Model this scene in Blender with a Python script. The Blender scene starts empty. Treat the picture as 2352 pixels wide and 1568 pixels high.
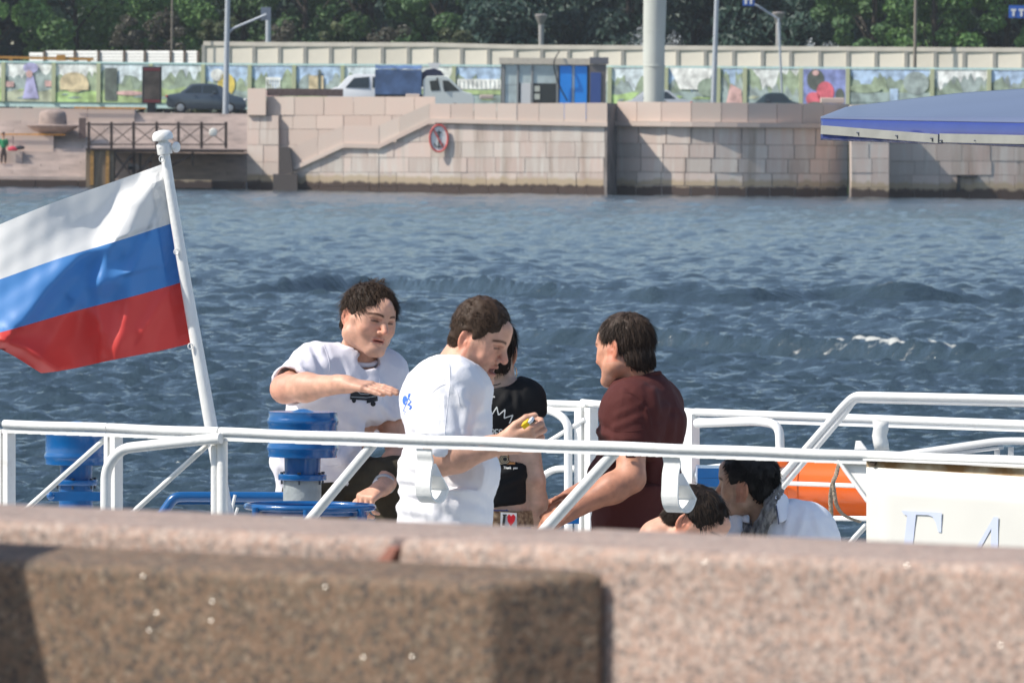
import bpy, bmesh, math, random
import numpy as np
from mathutils import Vector, Matrix
from mathutils.bvhtree import BVHTree

random.seed(7)
rng = np.random.default_rng(7)
R = math.radians
S = bpy.context.scene
COL = S.collection

# ---------------------------------------------------------------- camera
EYE = 4.2                     # metres above the river
FPX = 21400.0                 # focal length in units of a 2352 px wide frame
PITCH = math.atan((784 - 270) / FPX)
ROLL = R(0.6)
CAM = Vector((0, 0, EYE))
FWD = Vector((0, math.cos(PITCH), -math.sin(PITCH)))
_r0 = Vector((1, 0, 0)); _u0 = Vector((0, math.sin(PITCH), math.cos(PITCH)))
RGT = _r0 * math.cos(ROLL) + _u0 * math.sin(ROLL)
UPV = _u0 * math.cos(ROLL) - _r0 * math.sin(ROLL)
cam = bpy.data.cameras.new('camera'); camo = bpy.data.objects.new('camera', cam); COL.objects.link(camo)
m = Matrix((RGT, UPV, -FWD)).transposed().to_4x4(); m.translation = CAM
camo.matrix_world = m
cam.sensor_width = 22.2; cam.lens = 22.2 * FPX / 2352
cam.clip_start = 0.5; cam.clip_end = 3000
cam.dof.use_dof = True; cam.dof.focus_distance = 35.0; cam.dof.aperture_fstop = 18.0; cam.dof.aperture_blades = 7
S.camera = camo

# ---------------------------------------------------------------- light
SUN_EL = 46.0
_h = Vector((-0.90, -0.22)).normalized()
SUN = Vector((_h.x * math.cos(R(SUN_EL)), _h.y * math.cos(R(SUN_EL)), math.sin(R(SUN_EL))))
w = bpy.data.worlds.new('World'); S.world = w; w.use_nodes = True
nt = w.node_tree
sky = nt.nodes.new('ShaderNodeTexSky'); sky.sky_type = 'NISHITA'; sky.sun_disc = False
sky.sun_elevation = R(SUN_EL); sky.sun_rotation = math.atan2(SUN.x, SUN.y); sky.air_density = 1.0; sky.dust_density = 1.0; sky.ozone_density = 1.0
bg = nt.nodes['Background']; bg.inputs['Strength'].default_value = 0.13
nt.links.new(sky.outputs[0], bg.inputs[0])
sl = bpy.data.lights.new('sun', 'SUN'); sl.energy = 4.2; sl.angle = R(0.53); sl.color = (1, .94, .84)
slo = bpy.data.objects.new('sun', sl); COL.objects.link(slo)
slo.rotation_euler = SUN.to_track_quat('Z', 'Y').to_euler(); slo.location = (-30, -20, 60)
S.view_settings.view_transform = 'Standard'; S.view_settings.look = 'None'
S.view_settings.exposure = 0.40; S.view_settings.gamma = 1; S.view_settings.use_curve_mapping = False
S.render.engine = 'CYCLES'
S.cycles.use_denoising = True
S.cycles.max_bounces = 8; S.cycles.transparent_max_bounces = 12

# ---------------------------------------------------------------- picking helpers
def ray(px, py):
    return FWD + RGT * ((px - 1176) / FPX) - UPV * ((py - 784) / FPX)
def at(px, py, Y):
    d = ray(px, py); return CAM + d * (Y / d.y)
def at_z(px, py, z):
    d = ray(px, py); return CAM + d * ((z - EYE) / d.z)
def yh(px): return 270 + (px - 1176) * math.tan(ROLL)

# ---------------------------------------------------------------- materials
MATS = {}
def mat(name, col, rough=.6, metal=0, var=0, vscale=6, bump=0, bscale=60, col2=None, spec=.5, sss=0, coat=0,
        rnd=0, attr=None, trans=0, translu=0, stretch=None):
    if name in MATS: return MATS[name]
    m = bpy.data.materials.new(name); m.use_nodes = True
    N = m.node_tree.nodes; L = m.node_tree.links
    p = N['Principled BSDF']
    p.inputs['Roughness'].default_value = rough; p.inputs['Metallic'].default_value = metal
    p.inputs['Specular IOR Level'].default_value = spec
    if coat: p.inputs['Coat Weight'].default_value = coat; p.inputs['Coat Roughness'].default_value = .08
    if sss:
        p.inputs['Subsurface Weight'].default_value = sss; p.inputs['Subsurface Radius'].default_value = (.012, .005, .003)
        p.inputs['Subsurface Scale'].default_value = 1.0
    if trans: p.inputs['Transmission Weight'].default_value = trans
    tc = N.new('ShaderNodeTexCoord'); mp = N.new('ShaderNodeMapping'); L.new(tc.outputs['Object'], mp.inputs[0])
    if stretch: mp.inputs['Scale'].default_value = stretch
    c = (*col, 1)
    out = None
    if var or col2:
        nz = N.new('ShaderNodeTexNoise'); nz.inputs['Scale'].default_value = vscale; nz.inputs['Detail'].default_value = 5
        L.new(mp.outputs[0], nz.inputs['Vector'])
        rp = N.new('ShaderNodeValToRGB'); rp.color_ramp.elements[0].position = .35; rp.color_ramp.elements[1].position = .65
        a = col2 if col2 else tuple(min(1, x * (1 + var)) for x in col); b = col if col2 else tuple(x * (1 - var) for x in col)
        rp.color_ramp.elements[0].color = (*b, 1); rp.color_ramp.elements[1].color = (*a, 1)
        L.new(nz.outputs[0], rp.inputs[0]); out = rp.outputs[0]
    if rnd:
        oi = N.new('ShaderNodeObjectInfo'); hv = N.new('ShaderNodeHueSaturation')
        mr = N.new('ShaderNodeMapRange'); mr.inputs[3].default_value = 1 - rnd; mr.inputs[4].default_value = 1 + rnd
        L.new(oi.outputs['Random'], mr.inputs[0]); L.new(mr.outputs[0], hv.inputs['Value'])
        if out: L.new(out, hv.inputs['Color'])
        else: hv.inputs['Color'].default_value = c
        out = hv.outputs[0]
    if attr:
        at_ = N.new('ShaderNodeAttribute'); at_.attribute_name = attr
        mx = N.new('ShaderNodeMix'); mx.data_type = 'RGBA'; mx.blend_type = 'MULTIPLY'; mx.inputs[0].default_value = 1
        if out: L.new(out, mx.inputs[6])
        else: mx.inputs[6].default_value = c
        L.new(at_.outputs['Color'], mx.inputs[7]); out = mx.outputs[2]
    if out: L.new(out, p.inputs['Base Color'])
    else: p.inputs['Base Color'].default_value = c
    if bump:
        bz = N.new('ShaderNodeTexNoise'); bz.inputs['Scale'].default_value = bscale; bz.inputs['Detail'].default_value = 4
        L.new(mp.outputs[0], bz.inputs['Vector'])
        bm_ = N.new('ShaderNodeBump'); bm_.inputs['Strength'].default_value = bump; bm_.inputs['Distance'].default_value = .01
        L.new(bz.outputs[0], bm_.inputs['Height']); L.new(bm_.outputs[0], p.inputs['Normal'])
    if translu:
        tr = N.new('ShaderNodeBsdfTranslucent'); mxs = N.new('ShaderNodeMixShader'); mxs.inputs[0].default_value = translu
        if out: L.new(out, tr.inputs[0])
        else: tr.inputs[0].default_value = c
        L.new(p.outputs[0], mxs.inputs[1]); L.new(tr.outputs[0], mxs.inputs[2])
        L.new(mxs.outputs[0], N['Material Output'].inputs['Surface'])
    MATS[name] = m
    return m

# ---------------------------------------------------------------- object helpers
WLOC = {}                      # world location of every object made here (no rotations are used on parents)
def tag(o, label=None, cat=None, group=None, kind=None):
    if label: o['label'] = label
    if cat: o['category'] = cat
    if group: o['group'] = group
    if kind: o['kind'] = kind
    return o
def thing(name, loc, label, cat, group=None):
    o = bpy.data.objects.new(name, None); COL.objects.link(o); o.empty_display_size = .2
    o.location = loc; WLOC[o.name] = Vector(loc)
    return tag(o, label, cat, group)
def put(name, verts, faces, material, parent=None, smooth=False, colors=None, origin=None):
    v = np.asarray(verts, dtype=np.float64)
    org = np.asarray(origin if origin is not None else v.mean(axis=0))
    me = bpy.data.meshes.new(name); me.from_pydata((v - org).tolist(), [], faces if isinstance(faces, list) else faces.tolist())
    me.materials.append(material)
    if smooth: me.polygons.foreach_set('use_smooth', [True] * len(me.polygons))
    if colors is not None:
        ca = me.color_attributes.new('tint', 'FLOAT_COLOR', 'POINT')
        c4 = np.ones((len(v), 4), dtype=np.float32); c4[:, :3] = colors
        ca.data.foreach_set('color', c4.ravel())
    o = bpy.data.objects.new(name, me); COL.objects.link(o)
    WLOC[o.name] = Vector(org)
    if parent is not None:
        o.parent = parent; o.location = Vector(org) - WLOC[parent.name]
    else: o.location = org
    return o
def clone(o, parent, loc, rotz=0, scale=None):
    c = o.copy(); COL.objects.link(c); WLOC[c.name] = Vector(loc)
    if parent is not None: c.parent = parent; c.location = Vector(loc) - WLOC[parent.name]
    else: c.parent = None; c.location = loc
    c.rotation_euler = (0, 0, rotz)
    if scale: c.scale = scale
    return c

class MB:
    """collects shapes (world coordinates) and builds them as one mesh object"""
    def __init__(s): s.v = []; s.f = []
    def add(s, vs, fs):
        n = len(s.v); s.v += [tuple(x) for x in vs]; s.f += [tuple(i + n for i in f) for f in fs]; return s
    def box(s, lo, hi): 
        x0, y0, z0 = lo; x1, y1, z1 = hi
        return s.hexa([(x0, y0, z0), (x1, y0, z0), (x1, y1, z0), (x0, y1, z0), (x0, y0, z1), (x1, y0, z1), (x1, y1, z1), (x0, y1, z1)])
    def hexa(s, c): return s.add(c, [(0, 3, 2, 1), (4, 5, 6, 7), (0, 1, 5, 4), (1, 2, 6, 5), (2, 3, 7, 6), (3, 0, 4, 7)])
    def obox(s, c, ax, ay, az):                      # centre and three half-axis vectors
        c, ax, ay, az = map(Vector, (c, ax, ay, az))
        return s.hexa([c + ax * a + ay * b + az * d for d in (-1, 1) for a, b in ((-1, -1), (1, -1), (1, 1), (-1, 1))])
    def bar(s, a, b, wa, wb, up=(0, 0, 1)):          # rectangular bar from a to b
        a, b = Vector(a), Vector(b); d = (b - a).normalized(); up = Vector(up)
        if abs(d.dot(up)) > .98: up = Vector((0, 1, 0))
        x = d.cross(up).normalized(); y = x.cross(d)
        return s.obox((a + b) / 2, x * wa / 2, y * wb / 2, (b - a) / 2)
    def tube(s, pts, r, n=10, closed=False, caps=True):
        pts = [Vector(p) for p in pts]; k = len(pts); rs = r if isinstance(r, (list, tuple)) else [r] * k
        vs = []; up = None
        for i, p in enumerate(pts):
            if closed: t = pts[(i + 1) % k] - pts[i - 1]
            else: t = pts[min(i + 1, k - 1)] - pts[max(i - 1, 0)]
            t.normalize()
            if up is None:
                up = Vector((0, 0, 1)) if abs(t.z) < .9 else Vector((1, 0, 0))
            x = t.cross(up).normalized(); y = x.cross(t).normalized(); up = y
            # keep the width at bends
            vs += [p + (x * math.cos(2 * math.pi * j / n) + y * math.sin(2 * math.pi * j / n)) * rs[i] for j in range(n)]
        fs = []
        for i in range(k if closed else k - 1):
            a = i * n; b = ((i + 1) % k) * n
            for j in range(n): fs.append((a + j, a + (j + 1) % n, b + (j + 1) % n, b + j))
        if caps and not closed: fs += [tuple(range(n - 1, -1, -1)), tuple((k - 1) * n + j for j in range(n))]
        return s.add(vs, fs)
    def lathe(s, o, prof, n=32, ax=(0, 0, 1)):       # prof: (radius, height) pairs
        o = Vector(o); az = Vector(ax).normalized(); x = az.orthogonal().normalized(); y = az.cross(x)
        vs = []; k = len(prof)
        for r, h in prof: vs += [o + az * h + (x * math.cos(2 * math.pi * j / n) + y * math.sin(2 * math.pi * j / n)) * max(r, 1e-4) for j in range(n)]
        fs = [(i * n + j, i * n + (j + 1) % n, (i + 1) * n + (j + 1) % n, (i + 1) * n + j) for i in range(k - 1) for j in range(n)]
        fs += [tuple(range(n - 1, -1, -1)), tuple((k - 1) * n + j for j in range(n))]
        return s.add(vs, fs)
    def prism(s, poly, ext):                         # planar polygon pushed along a vector
        n = len(poly); e = Vector(ext); p = [Vector(q) for q in poly]
        return s.add(p + [q + e for q in p], [tuple(range(n - 1, -1, -1)), tuple(range(n, 2 * n))] + [(i, (i + 1) % n, n + (i + 1) % n, n + i) for i in range(n)])
    def grid(s, P):                                  # P[i][j] points
        a = len(P); b = len(P[0])
        return s.add([q for r in P for q in r], [(i * b + j, i * b + j + 1, (i + 1) * b + j + 1, (i + 1) * b + j) for i in range(a - 1) for j in range(b - 1)])
    def ball(s, c, r, n=12):
        prof = [(math.sin(math.pi * i / (n // 2 + 2)), -math.cos(math.pi * i / (n // 2 + 2))) for i in range(n // 2 + 3)]
        rx = r if isinstance(r, (tuple, list)) else (r, r, r); c = Vector(c); vs = []; k = len(prof)
        for q, h in prof: vs += [c + Vector((max(q, 1e-3) * math.cos(2 * math.pi * j / n) * rx[0], max(q, 1e-3) * math.sin(2 * math.pi * j / n) * rx[1], h * rx[2])) for j in range(n)]
        return s.add(vs, [(i * n + j, i * n + (j + 1) % n, (i + 1) * n + (j + 1) % n, (i + 1) * n + j) for i in range(k - 1) for j in range(n)])
    def build(s, name, material, parent=None, smooth=False, bevel=0, seg=2, origin=None, fix=True):
        o = put(name, s.v, s.f, material, parent, origin=origin)
        me = o.data
        if fix or bevel:
            b = bmesh.new(); b.from_mesh(me)
            if fix: bmesh.ops.recalc_face_normals(b, faces=b.faces)
            if bevel: 
                ed = [e for e in b.edges if len(e.link_faces) == 2 and e.calc_face_angle(0) > .5]
                bmesh.ops.bevel(b, geom=ed, offset=bevel, segments=seg, profile=.5, affect='EDGES', clamp_overlap=True)
            b.to_mesh(me); b.free()
        if smooth:
            me.polygons.foreach_set('use_smooth', [True] * len(me.polygons))
            me.set_sharp_from_angle(angle=R(38))
        return o
def struct(o): o['kind'] = 'structure'; return o
def stuff(o): o['kind'] = 'stuff'; return o
def boxpx(mb, x0, x1, y0, y1, Y, depth):
    """box whose front face spans these picture extents at distance Y"""
    xm = (x0 + x1) / 2; ym = (y0 + y1) / 2
    X0 = at(x0, ym, Y).x; X1 = at(x1, ym, Y).x; z1 = at(xm, y0, Y).z; z0 = at(xm, y1, Y).z
    mb.box((X0, Y, z0), (X1, Y + depth, z1)); return (X0, X1, z0, z1)
def smoothline(pts, k=6):
    """Catmull-Rom through points"""
    P = [Vector(p) for p in pts]; out = []
    for i in range(len(P) - 1):
        a = P[max(i - 1, 0)]; b = P[i]; c = P[i + 1]; d = P[min(i + 2, len(P) - 1)]
        for j in range(k):
            t = j / k
            out.append(.5 * ((2 * b) + (c - a) * t + (2 * a - 5 * b + 4 * c - d) * t * t + (3 * b - a - 3 * c + d) * t ** 3))
    out.append(P[-1]); return out
def fillet(pts, r, k=5):
    """polyline with rounded corners"""
    P = [Vector(p) for p in pts]; out = [P[0]]
    for i in range(1, len(P) - 1):
        a = (P[i - 1] - P[i]); b = (P[i + 1] - P[i]); rr = min(r, a.length * .45, b.length * .45)
        s_ = P[i] + a.normalized() * rr; e = P[i] + b.normalized() * rr
        for j in range(k + 1):
            t = j / k; out.append(s_ * (1 - t) ** 2 + P[i] * 2 * t * (1 - t) + e * t * t)
    out.append(P[-1]); return out
# ================================================================ the river
def make_river():
    nx = 460
    # rows close together near the boats, wider far off
    dep = np.concatenate([np.linspace(1 / 36.0, 1 / 84.0, 150), np.linspace(1 / 83.0, 1 / 560.0, 1480)]); Y = 1 / dep; ny = len(Y)
    u = np.linspace(-1, 1, nx)
    YY = Y[:, None] * np.ones(nx)[None]; XX = YY * u[None] * .115
    Z = np.zeros_like(XX)
    r = np.random.default_rng(3)
    wind = R(255)
    for lam, amp, n in ((14, .022, 5), (6, .013, 7), (3.2, .011, 10), (1.7, .011, 18), (.95, .018, 26), (.5, .021, 34), (.28, .011, 26)):
        fade = np.clip(1.6 - (YY * YY / 4.2 / 9300) / lam * .22, .5, 1)
        for i in range(n):
            l = lam * r.uniform(.72, 1.4); a = wind + r.normal(0, .5); k = 2 * math.pi / l; ph = r.uniform(0, 6.28)
            kx, ky = math.cos(a) * k, math.sin(a) * k
            th = kx * XX + ky * YY + ph + .6 * np.sin(XX * .11 * r.uniform(.5, 1.5) + YY * .05 * r.uniform(.5, 1.5) + ph)
            s_ = (np.sin(th) + .28 * np.cos(2 * th))
            Z += fade * s_ * amp * r.uniform(.6, 1.3) * 1.25 / math.sqrt(n) * 1.7
    foam = np.zeros_like(Z)
    # wake of a passing boat: long low ridges, breaking here and there
    def ridge(pts, amp, width, seed, brk=.5):
        rr = np.random.default_rng(seed)
        P = [at_z(px, py, 0) for px, py in pts]
        xs = np.array([p.x for p in P]); ys = np.array([p.y for p in P])
        ext = (ys[-1] - ys[-2]) / (xs[-1] - xs[-2])
        yl = np.interp(XX, xs, ys) + np.where(XX > xs[-1], (XX - xs[-1]) * ext, 0) + np.where(XX < xs[0], (XX - xs[0]) * .8, 0)
        yl = yl + .8 * np.sin(XX * .55 + seed) + .35 * np.sin(XX * 1.7 + seed * 2)
        t = (YY - yl) / width
        along = np.clip((XX - xs[0] + 2) / 4, 0, 1) * np.clip((xs[-1] + 8 - XX) / 6, 0, 1)
        mod = .72 + .28 * np.sin(XX * .95 + seed * 3) * np.sin(XX * .41 + seed)
        h = np.where(t < 0, np.exp(-(t / .42) ** 2), np.exp(-(t / 1.6) ** 2))
        Zr = amp * along * mod * h
        f = np.exp(-((t + .1) / .30) ** 2) * along * np.clip(mod - brk, 0, 1) * 4.5
        return Zr, f
    for pts, amp, wd, sd, br in (([(540, 672), (900, 668), (1200, 690), (1500, 700), (1900, 698), (2340, 706)], .50, 1.25, 1, .80),
                                 ([(860, 772), (1230, 790), (1560, 806), (2000, 828), (2340, 838)], .44, 1.0, 5, .76),
                                 ([(1750, 806), (2000, 822), (2200, 830), (2350, 834)], .10, .7, 8, .22),
                                 ([(520, 712), (900, 720), (1500, 742), (2340, 764)], .16, 1.6, 11, 1.2),
                                 ([(560, 790), (800, 800), (1250, 842), (1700, 850), (2340, 870)], .18, 1.6, 14, 1.2)):
        a, b = ridge(pts, amp, wd, sd, br); Z += a; foam = np.maximum(foam, b)
    # scattered whitecaps
    V = np.stack([XX, YY, Z], -1).reshape(-1, 3)
    i = np.arange(ny - 1)[:, None] * nx + np.arange(nx - 1)[None]
    F = np.stack([i, i + 1, i + nx + 1, i + nx], -1).reshape(-1, 4)
    me = bpy.data.meshes.new('river')
    me.vertices.add(len(V)); me.vertices.foreach_set('co', V.ravel())
    me.loops.add(F.size); me.loops.foreach_set('vertex_index', F.ravel().astype(np.int32))
    me.polygons.add(len(F)); me.polygons.foreach_set('loop_start', np.arange(0, F.size, 4, dtype=np.int32))
    me.polygons.foreach_set('use_smooth', np.ones(len(F), bool)); me.update(); me.validate()
    ca = me.attributes.new('foam', 'FLOAT', 'POINT'); ca.data.foreach_set('value', foam.ravel().astype(np.float32))
    m = bpy.data.materials.new('river_water'); m.use_nodes = True
    N = m.node_tree.nodes; L = m.node_tree.links; p = N['Principled BSDF']
    p.inputs['Roughness'].default_value = .10; p.inputs['IOR'].default_value = 1.34
    a = N.new('ShaderNodeAttribute'); a.attribute_name = 'foam'
    tc = N.new('ShaderNodeTexCoord')
    nz = N.new('ShaderNodeTexNoise'); nz.inputs['Scale'].default_value = 4.0; nz.inputs['Detail'].default_value = 8; nz.inputs['Roughness'].default_value = .75
    mpf = N.new('ShaderNodeMapping'); mpf.inputs['Scale'].default_value = (.16, .6, 1)
    L.new(tc.outputs['Object'], mpf.inputs[0]); L.new(mpf.outputs[0], nz.inputs['Vector'])
    mu = N.new('ShaderNodeMath'); mu.operation = 'MULTIPLY'; L.new(a.outputs['Fac'], mu.inputs[0]); L.new(nz.outputs[0], mu.inputs[1])
    rp = N.new('ShaderNodeValToRGB'); rp.color_ramp.elements[0].position = .40; rp.color_ramp.elements[1].position = .80
    rp.color_ramp.elements[0].color = (0, 0, 0, 1); rp.color_ramp.elements[1].color = (1, 1, 1, 1)
    L.new(mu.outputs[0], rp.inputs[0])
    mx = N.new('ShaderNodeMix'); mx.data_type = 'RGBA'; L.new(rp.outputs[0], mx.inputs[0])
    mx.inputs[6].default_value = (.031, .052, .068, 1); mx.inputs[7].default_value = (.48, .49, .46, 1)
    L.new(mx.outputs[2], p.inputs['Base Color'])
    rm = N.new('ShaderNodeMapRange'); rm.inputs[3].default_value = .12; rm.inputs[4].default_value = .8; L.new(rp.outputs[0], rm.inputs[0]); L.new(rm.outputs[0], p.inputs['Roughness'])
    # ripples finer than the mesh
    mp2 = N.new('ShaderNodeMapping'); mp2.inputs['Rotation'].default_value = (0, 0, R(20)); mp2.inputs['Scale'].default_value = (1.0, 1.5, 1)
    L.new(tc.outputs['Object'], mp2.inputs[0])
    n2 = N.new('ShaderNodeTexNoise'); n2.inputs['Scale'].default_value = 3.6; n2.inputs['Detail'].default_value = 5
    L.new(mp2.outputs[0], n2.inputs['Vector'])
    bp = N.new('ShaderNodeBump'); bp.inputs['Strength'].default_value = .8; bp.inputs['Distance'].default_value = .10
    L.new(n2.outputs[0], bp.inputs['Height']); L.new(bp.outputs[0], p.inputs['Normal'])
    me.materials.append(m)
    o = bpy.data.objects.new('river', me); COL.objects.link(o); struct(o); WLOC[o.name] = Vector()
    # the same river outside the waves in view
    lo = MB().add([(-900, -60, -.55), (900, -60, -.55), (900, 700, -.55), (-900, 700, -.55)], [(0, 1, 2, 3)]).build('river_reach', m)
    struct(lo)
make_river()
# ================================================================ far bank
def stone_mat(name, a, b, rnd=.14, stain=0, streak=.35):
    """granite block: tone per block, vertical lime streaks, waterline stain by height above the river"""
    m = bpy.data.materials.new(name); m.use_nodes = True
    N = m.node_tree.nodes; L = m.node_tree.links; p = N['Principled BSDF']; p.inputs['Roughness'].default_value = .85
    g = N.new('ShaderNodeNewGeometry'); oi = N.new('ShaderNodeObjectInfo')
    n1 = N.new('ShaderNodeTexNoise'); n1.inputs['Scale'].default_value = 1.7; n1.inputs['Detail'].default_value = 7; n1.inputs['Roughness'].default_value = .7
    L.new(g.outputs['Position'], n1.inputs['Vector'])
    mx = N.new('ShaderNodeMix'); mx.data_type = 'RGBA'; mx.inputs[6].default_value = (*a, 1); mx.inputs[7].default_value = (*b, 1)
    ad = N.new('ShaderNodeMath'); ad.operation = 'ADD'; ad.use_clamp = True
    mr = N.new('ShaderNodeMapRange'); mr.inputs[3].default_value = -.32; mr.inputs[4].default_value = .32
    L.new(oi.outputs['Random'], mr.inputs[0]); L.new(mr.outputs[0], ad.inputs[0]); L.new(n1.outputs[0], ad.inputs[1]); L.new(ad.outputs[0], mx.inputs[0])
    hv = N.new('ShaderNodeHueSaturation'); mv = N.new('ShaderNodeMapRange'); mv.inputs[3].default_value = 1 - rnd; mv.inputs[4].default_value = 1 + rnd
    mm = N.new('ShaderNodeMath'); mm.operation = 'FRACT'; m7 = N.new('ShaderNodeMath'); m7.operation = 'MULTIPLY'; m7.inputs[1].default_value = 7.31
    L.new(oi.outputs['Random'], m7.inputs[0]); L.new(m7.outputs[0], mm.inputs[0]); L.new(mm.outputs[0], mv.inputs[0])
    L.new(mv.outputs[0], hv.inputs['Value']); L.new(mx.outputs[2], hv.inputs['Color'])
    out = hv.outputs[0]
    sx = N.new('ShaderNodeSeparateXYZ'); L.new(g.outputs['Position'], sx.inputs[0])
    if stain:
        mp = N.new('ShaderNodeMapping'); mp.inputs['Scale'].default_value = (1.5, 1.5, .16); L.new(g.outputs['Position'], mp.inputs[0])
        n2 = N.new('ShaderNodeTexNoise'); n2.inputs['Scale'].default_value = 1.0; n2.inputs['Detail'].default_value = 6; n2.inputs['Roughness'].default_value = .65
        L.new(mp.outputs[0], n2.inputs['Vector'])
        rp = N.new('ShaderNodeValToRGB'); rp.color_ramp.elements[0].position = .49; rp.color_ramp.elements[1].position = .66
        rp.color_ramp.elements[0].color = (0, 0, 0, 1); rp.color_ramp.elements[1].color = (streak * 2,) * 3 + (1,)
        L.new(n2.outputs[0], rp.inputs[0])
        x1 = N.new('ShaderNodeMix'); x1.data_type = 'RGBA'; x1.inputs[7].default_value = (.62, .58, .52, 1)
        L.new(rp.outputs[0], x1.inputs[0]); L.new(out, x1.inputs[6]); out = x1.outputs[2]
        # brown runs
        mp3 = N.new('ShaderNodeMapping'); mp3.inputs['Scale'].default_value = (1.1, 1.1, .1); mp3.inputs['Location'].default_value = (9, 4, 2); L.new(g.outputs['Position'], mp3.inputs[0])
        n3 = N.new('ShaderNodeTexNoise'); n3.inputs['Scale'].default_value = 1.0; n3.inputs['Detail'].default_value = 5; L.new(mp3.outputs[0], n3.inputs['Vector'])
        r3 = N.new('ShaderNodeValToRGB'); r3.color_ramp.elements[0].position = .54; r3.color_ramp.elements[1].position = .72
        r3.color_ramp.elements[0].color = (0, 0, 0, 1); r3.color_ramp.elements[1].color = (.6, .6, .6, 1); L.new(n3.outputs[0], r3.inputs[0])
        x3 = N.new('ShaderNodeMix'); x3.data_type = 'RGBA'; x3.inputs[7].default_value = (.20, .13, .08, 1); L.new(r3.outputs[0], x3.inputs[0]); L.new(out, x3.inputs[6]); out = x3.outputs[2]
        # tide marks: ochre crust then wet dark band
        wob = N.new('ShaderNodeMath'); wob.operation = 'MULTIPLY_ADD'; wob.inputs[1].default_value = -.75; L.new(n2.outputs[0], wob.inputs[0]); L.new(sx.outputs[2], wob.inputs[2])
        r4 = N.new('ShaderNodeValToRGB'); e = r4.color_ramp.elements; e[0].position = 0; e[0].color = (1, 1, 1, 1); e[1].position = 1; e[1].color = (0, 0, 0, 1)
        mz = N.new('ShaderNodeMapRange'); mz.inputs[1].default_value = .40; mz.inputs[2].default_value = .58; L.new(wob.outputs[0], mz.inputs[0]); L.new(mz.outputs[0], r4.inputs[0])
        x4 = N.new('ShaderNodeMix'); x4.data_type = 'RGBA'; x4.inputs[7].default_value = (.40, .30, .17, 1)
        h4 = N.new('ShaderNodeMath'); h4.operation = 'MULTIPLY'; h4.inputs[1].default_value = .75; L.new(r4.outputs[0], h4.inputs[0]); L.new(h4.outputs[0], x4.inputs[0]); L.new(out, x4.inputs[6]); out = x4.outputs[2]
        m5 = N.new('ShaderNodeMapRange'); m5.inputs[1].default_value = .20; m5.inputs[2].default_value = .06; L.new(wob.outputs[0], m5.inputs[0])
        x5 = N.new('ShaderNodeMix'); x5.data_type = 'RGBA'; x5.inputs[7].default_value = (.07, .045, .035, 1); L.new(m5.outputs[0], x5.inputs[0]); L.new(out, x5.inputs[6]); out = x5.outputs[2]
    L.new(out, p.inputs['Base Color'])
    MATS[name] = m; return m
M_stone = stone_mat('far_granite', (.55, .49, .43), (.585, .445, .38), stain=1, streak=.42)
M_stone_dry = stone_mat('far_granite_dry', (.54, .46, .395), (.58, .44, .37), rnd=.07)
M_mortar = mat('joint_mortar', (.43, .37, .335), .95, var=.2)
M_step = mat('step_granite', (.52, .43, .38), .9, var=.16, vscale=.9, rnd=.06)
M_asphalt = mat('asphalt', (.10, .10, .10), .9, var=.15, vscale=.4)

ZG = 4.25
# ground on the far side, one sheet out to the trees and beyond
g = MB(); g.box((-400, 536, -2), (400, 1400, ZG - .06)); struct(g.build('far_ground', mat('park_grass', (.055, .085, .03), .95, var=.3, vscale=.3)))
g = MB(); g.box((-120, 535.2, ZG - .3), (120, 558, ZG)); struct(g.build('far_road', M_asphalt))

def clip_poly(poly, f):
    out = []
    for i in range(len(poly)):
        a = poly[i]; b = poly[(i + 1) % len(poly)]; fa, fb = f(a), f(b)
        if fa >= 0: out.append(a)
        if fa * fb < 0:
            t = fa / (fa - fb); out.append((a[0] + (b[0] - a[0]) * t, a[1] + (b[1] - a[1]) * t))
    return out
_r = random.Random(5)
def stone_prism(parent, poly, Y, depth, name='stone', material=None, gap=.42):
    """block whose face is a picture polygon at distance Y (each corner keeps its own place in the world)"""
    cx = sum(q[0] for q in poly) / len(poly); cy = sum(q[1] for q in poly) / len(poly)
    pts = []
    for x, y in poly:
        x += gap * (1 if x < cx else -1); y += gap * (1 if y < cy else -1)
        p = at(x, y, Y(x) if callable(Y) else Y); pts.append((p.x, p.y, p.z))
    j = _r.uniform(-.025, .025); pts = [(x, y + j, z) for x, y, z in pts]
    mb = MB(); mb.prism(pts, (0, depth, 0))
    return mb.build(name, material or M_stone, parent)
def courses(parent, x0, x1, rows, Y, depth, top=None, knots=(), wmin=48, wmax=74, material=None):
    for (ya, yb) in rows:
        x = x0; xs = [x0]
        while x < x1 - 20:
            x += _r.uniform(wmin, wmax)
            for k in knots:
                if abs(x - k) < 16: x = k
            if x > x1 - 20: x = x1
            xs.append(x)
        for a, b in zip(xs[:-1], xs[1:]):
            poly = [(a, ya), (b, ya), (b, yb), (a, yb)]
            if top:
                # trim to the sloped top, knot by knot
                segs = [(p, q) for p, q in zip(top[:-1], top[1:]) if q[0] > a and p[0] < b]
                for p, q in segs:
                    pl = clip_poly(poly, lambda v, p=p: v[0] - max(p[0], a)); pl = clip_poly(pl, lambda v, q=q: min(q[0], b) - v[0])
                    pl = clip_poly(pl, lambda v, p=p, q=q: v[1] - (p[1] + (q[1] - p[1]) * (v[0] - p[0]) / (q[0] - p[0])))
                    if len(pl) >= 3:
                        A = abs(sum(pl[i][0] * pl[(i + 1) % len(pl)][1] - pl[(i + 1) % len(pl)][0] * pl[i][1] for i in range(len(pl)))) / 2
                        if A > 60: stone_prism(parent, pl, Y, depth, material=material)
            else: stone_prism(parent, poly, Y, depth, material=material)
def backing(parent, poly, Y, depth, name='core'):
    pts = [at(x, y, Y(x) if callable(Y) else Y) for x, y in poly]; mb = MB(); mb.prism(pts, (0, depth, 0)); return mb.build(name, M_mortar, parent)

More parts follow.
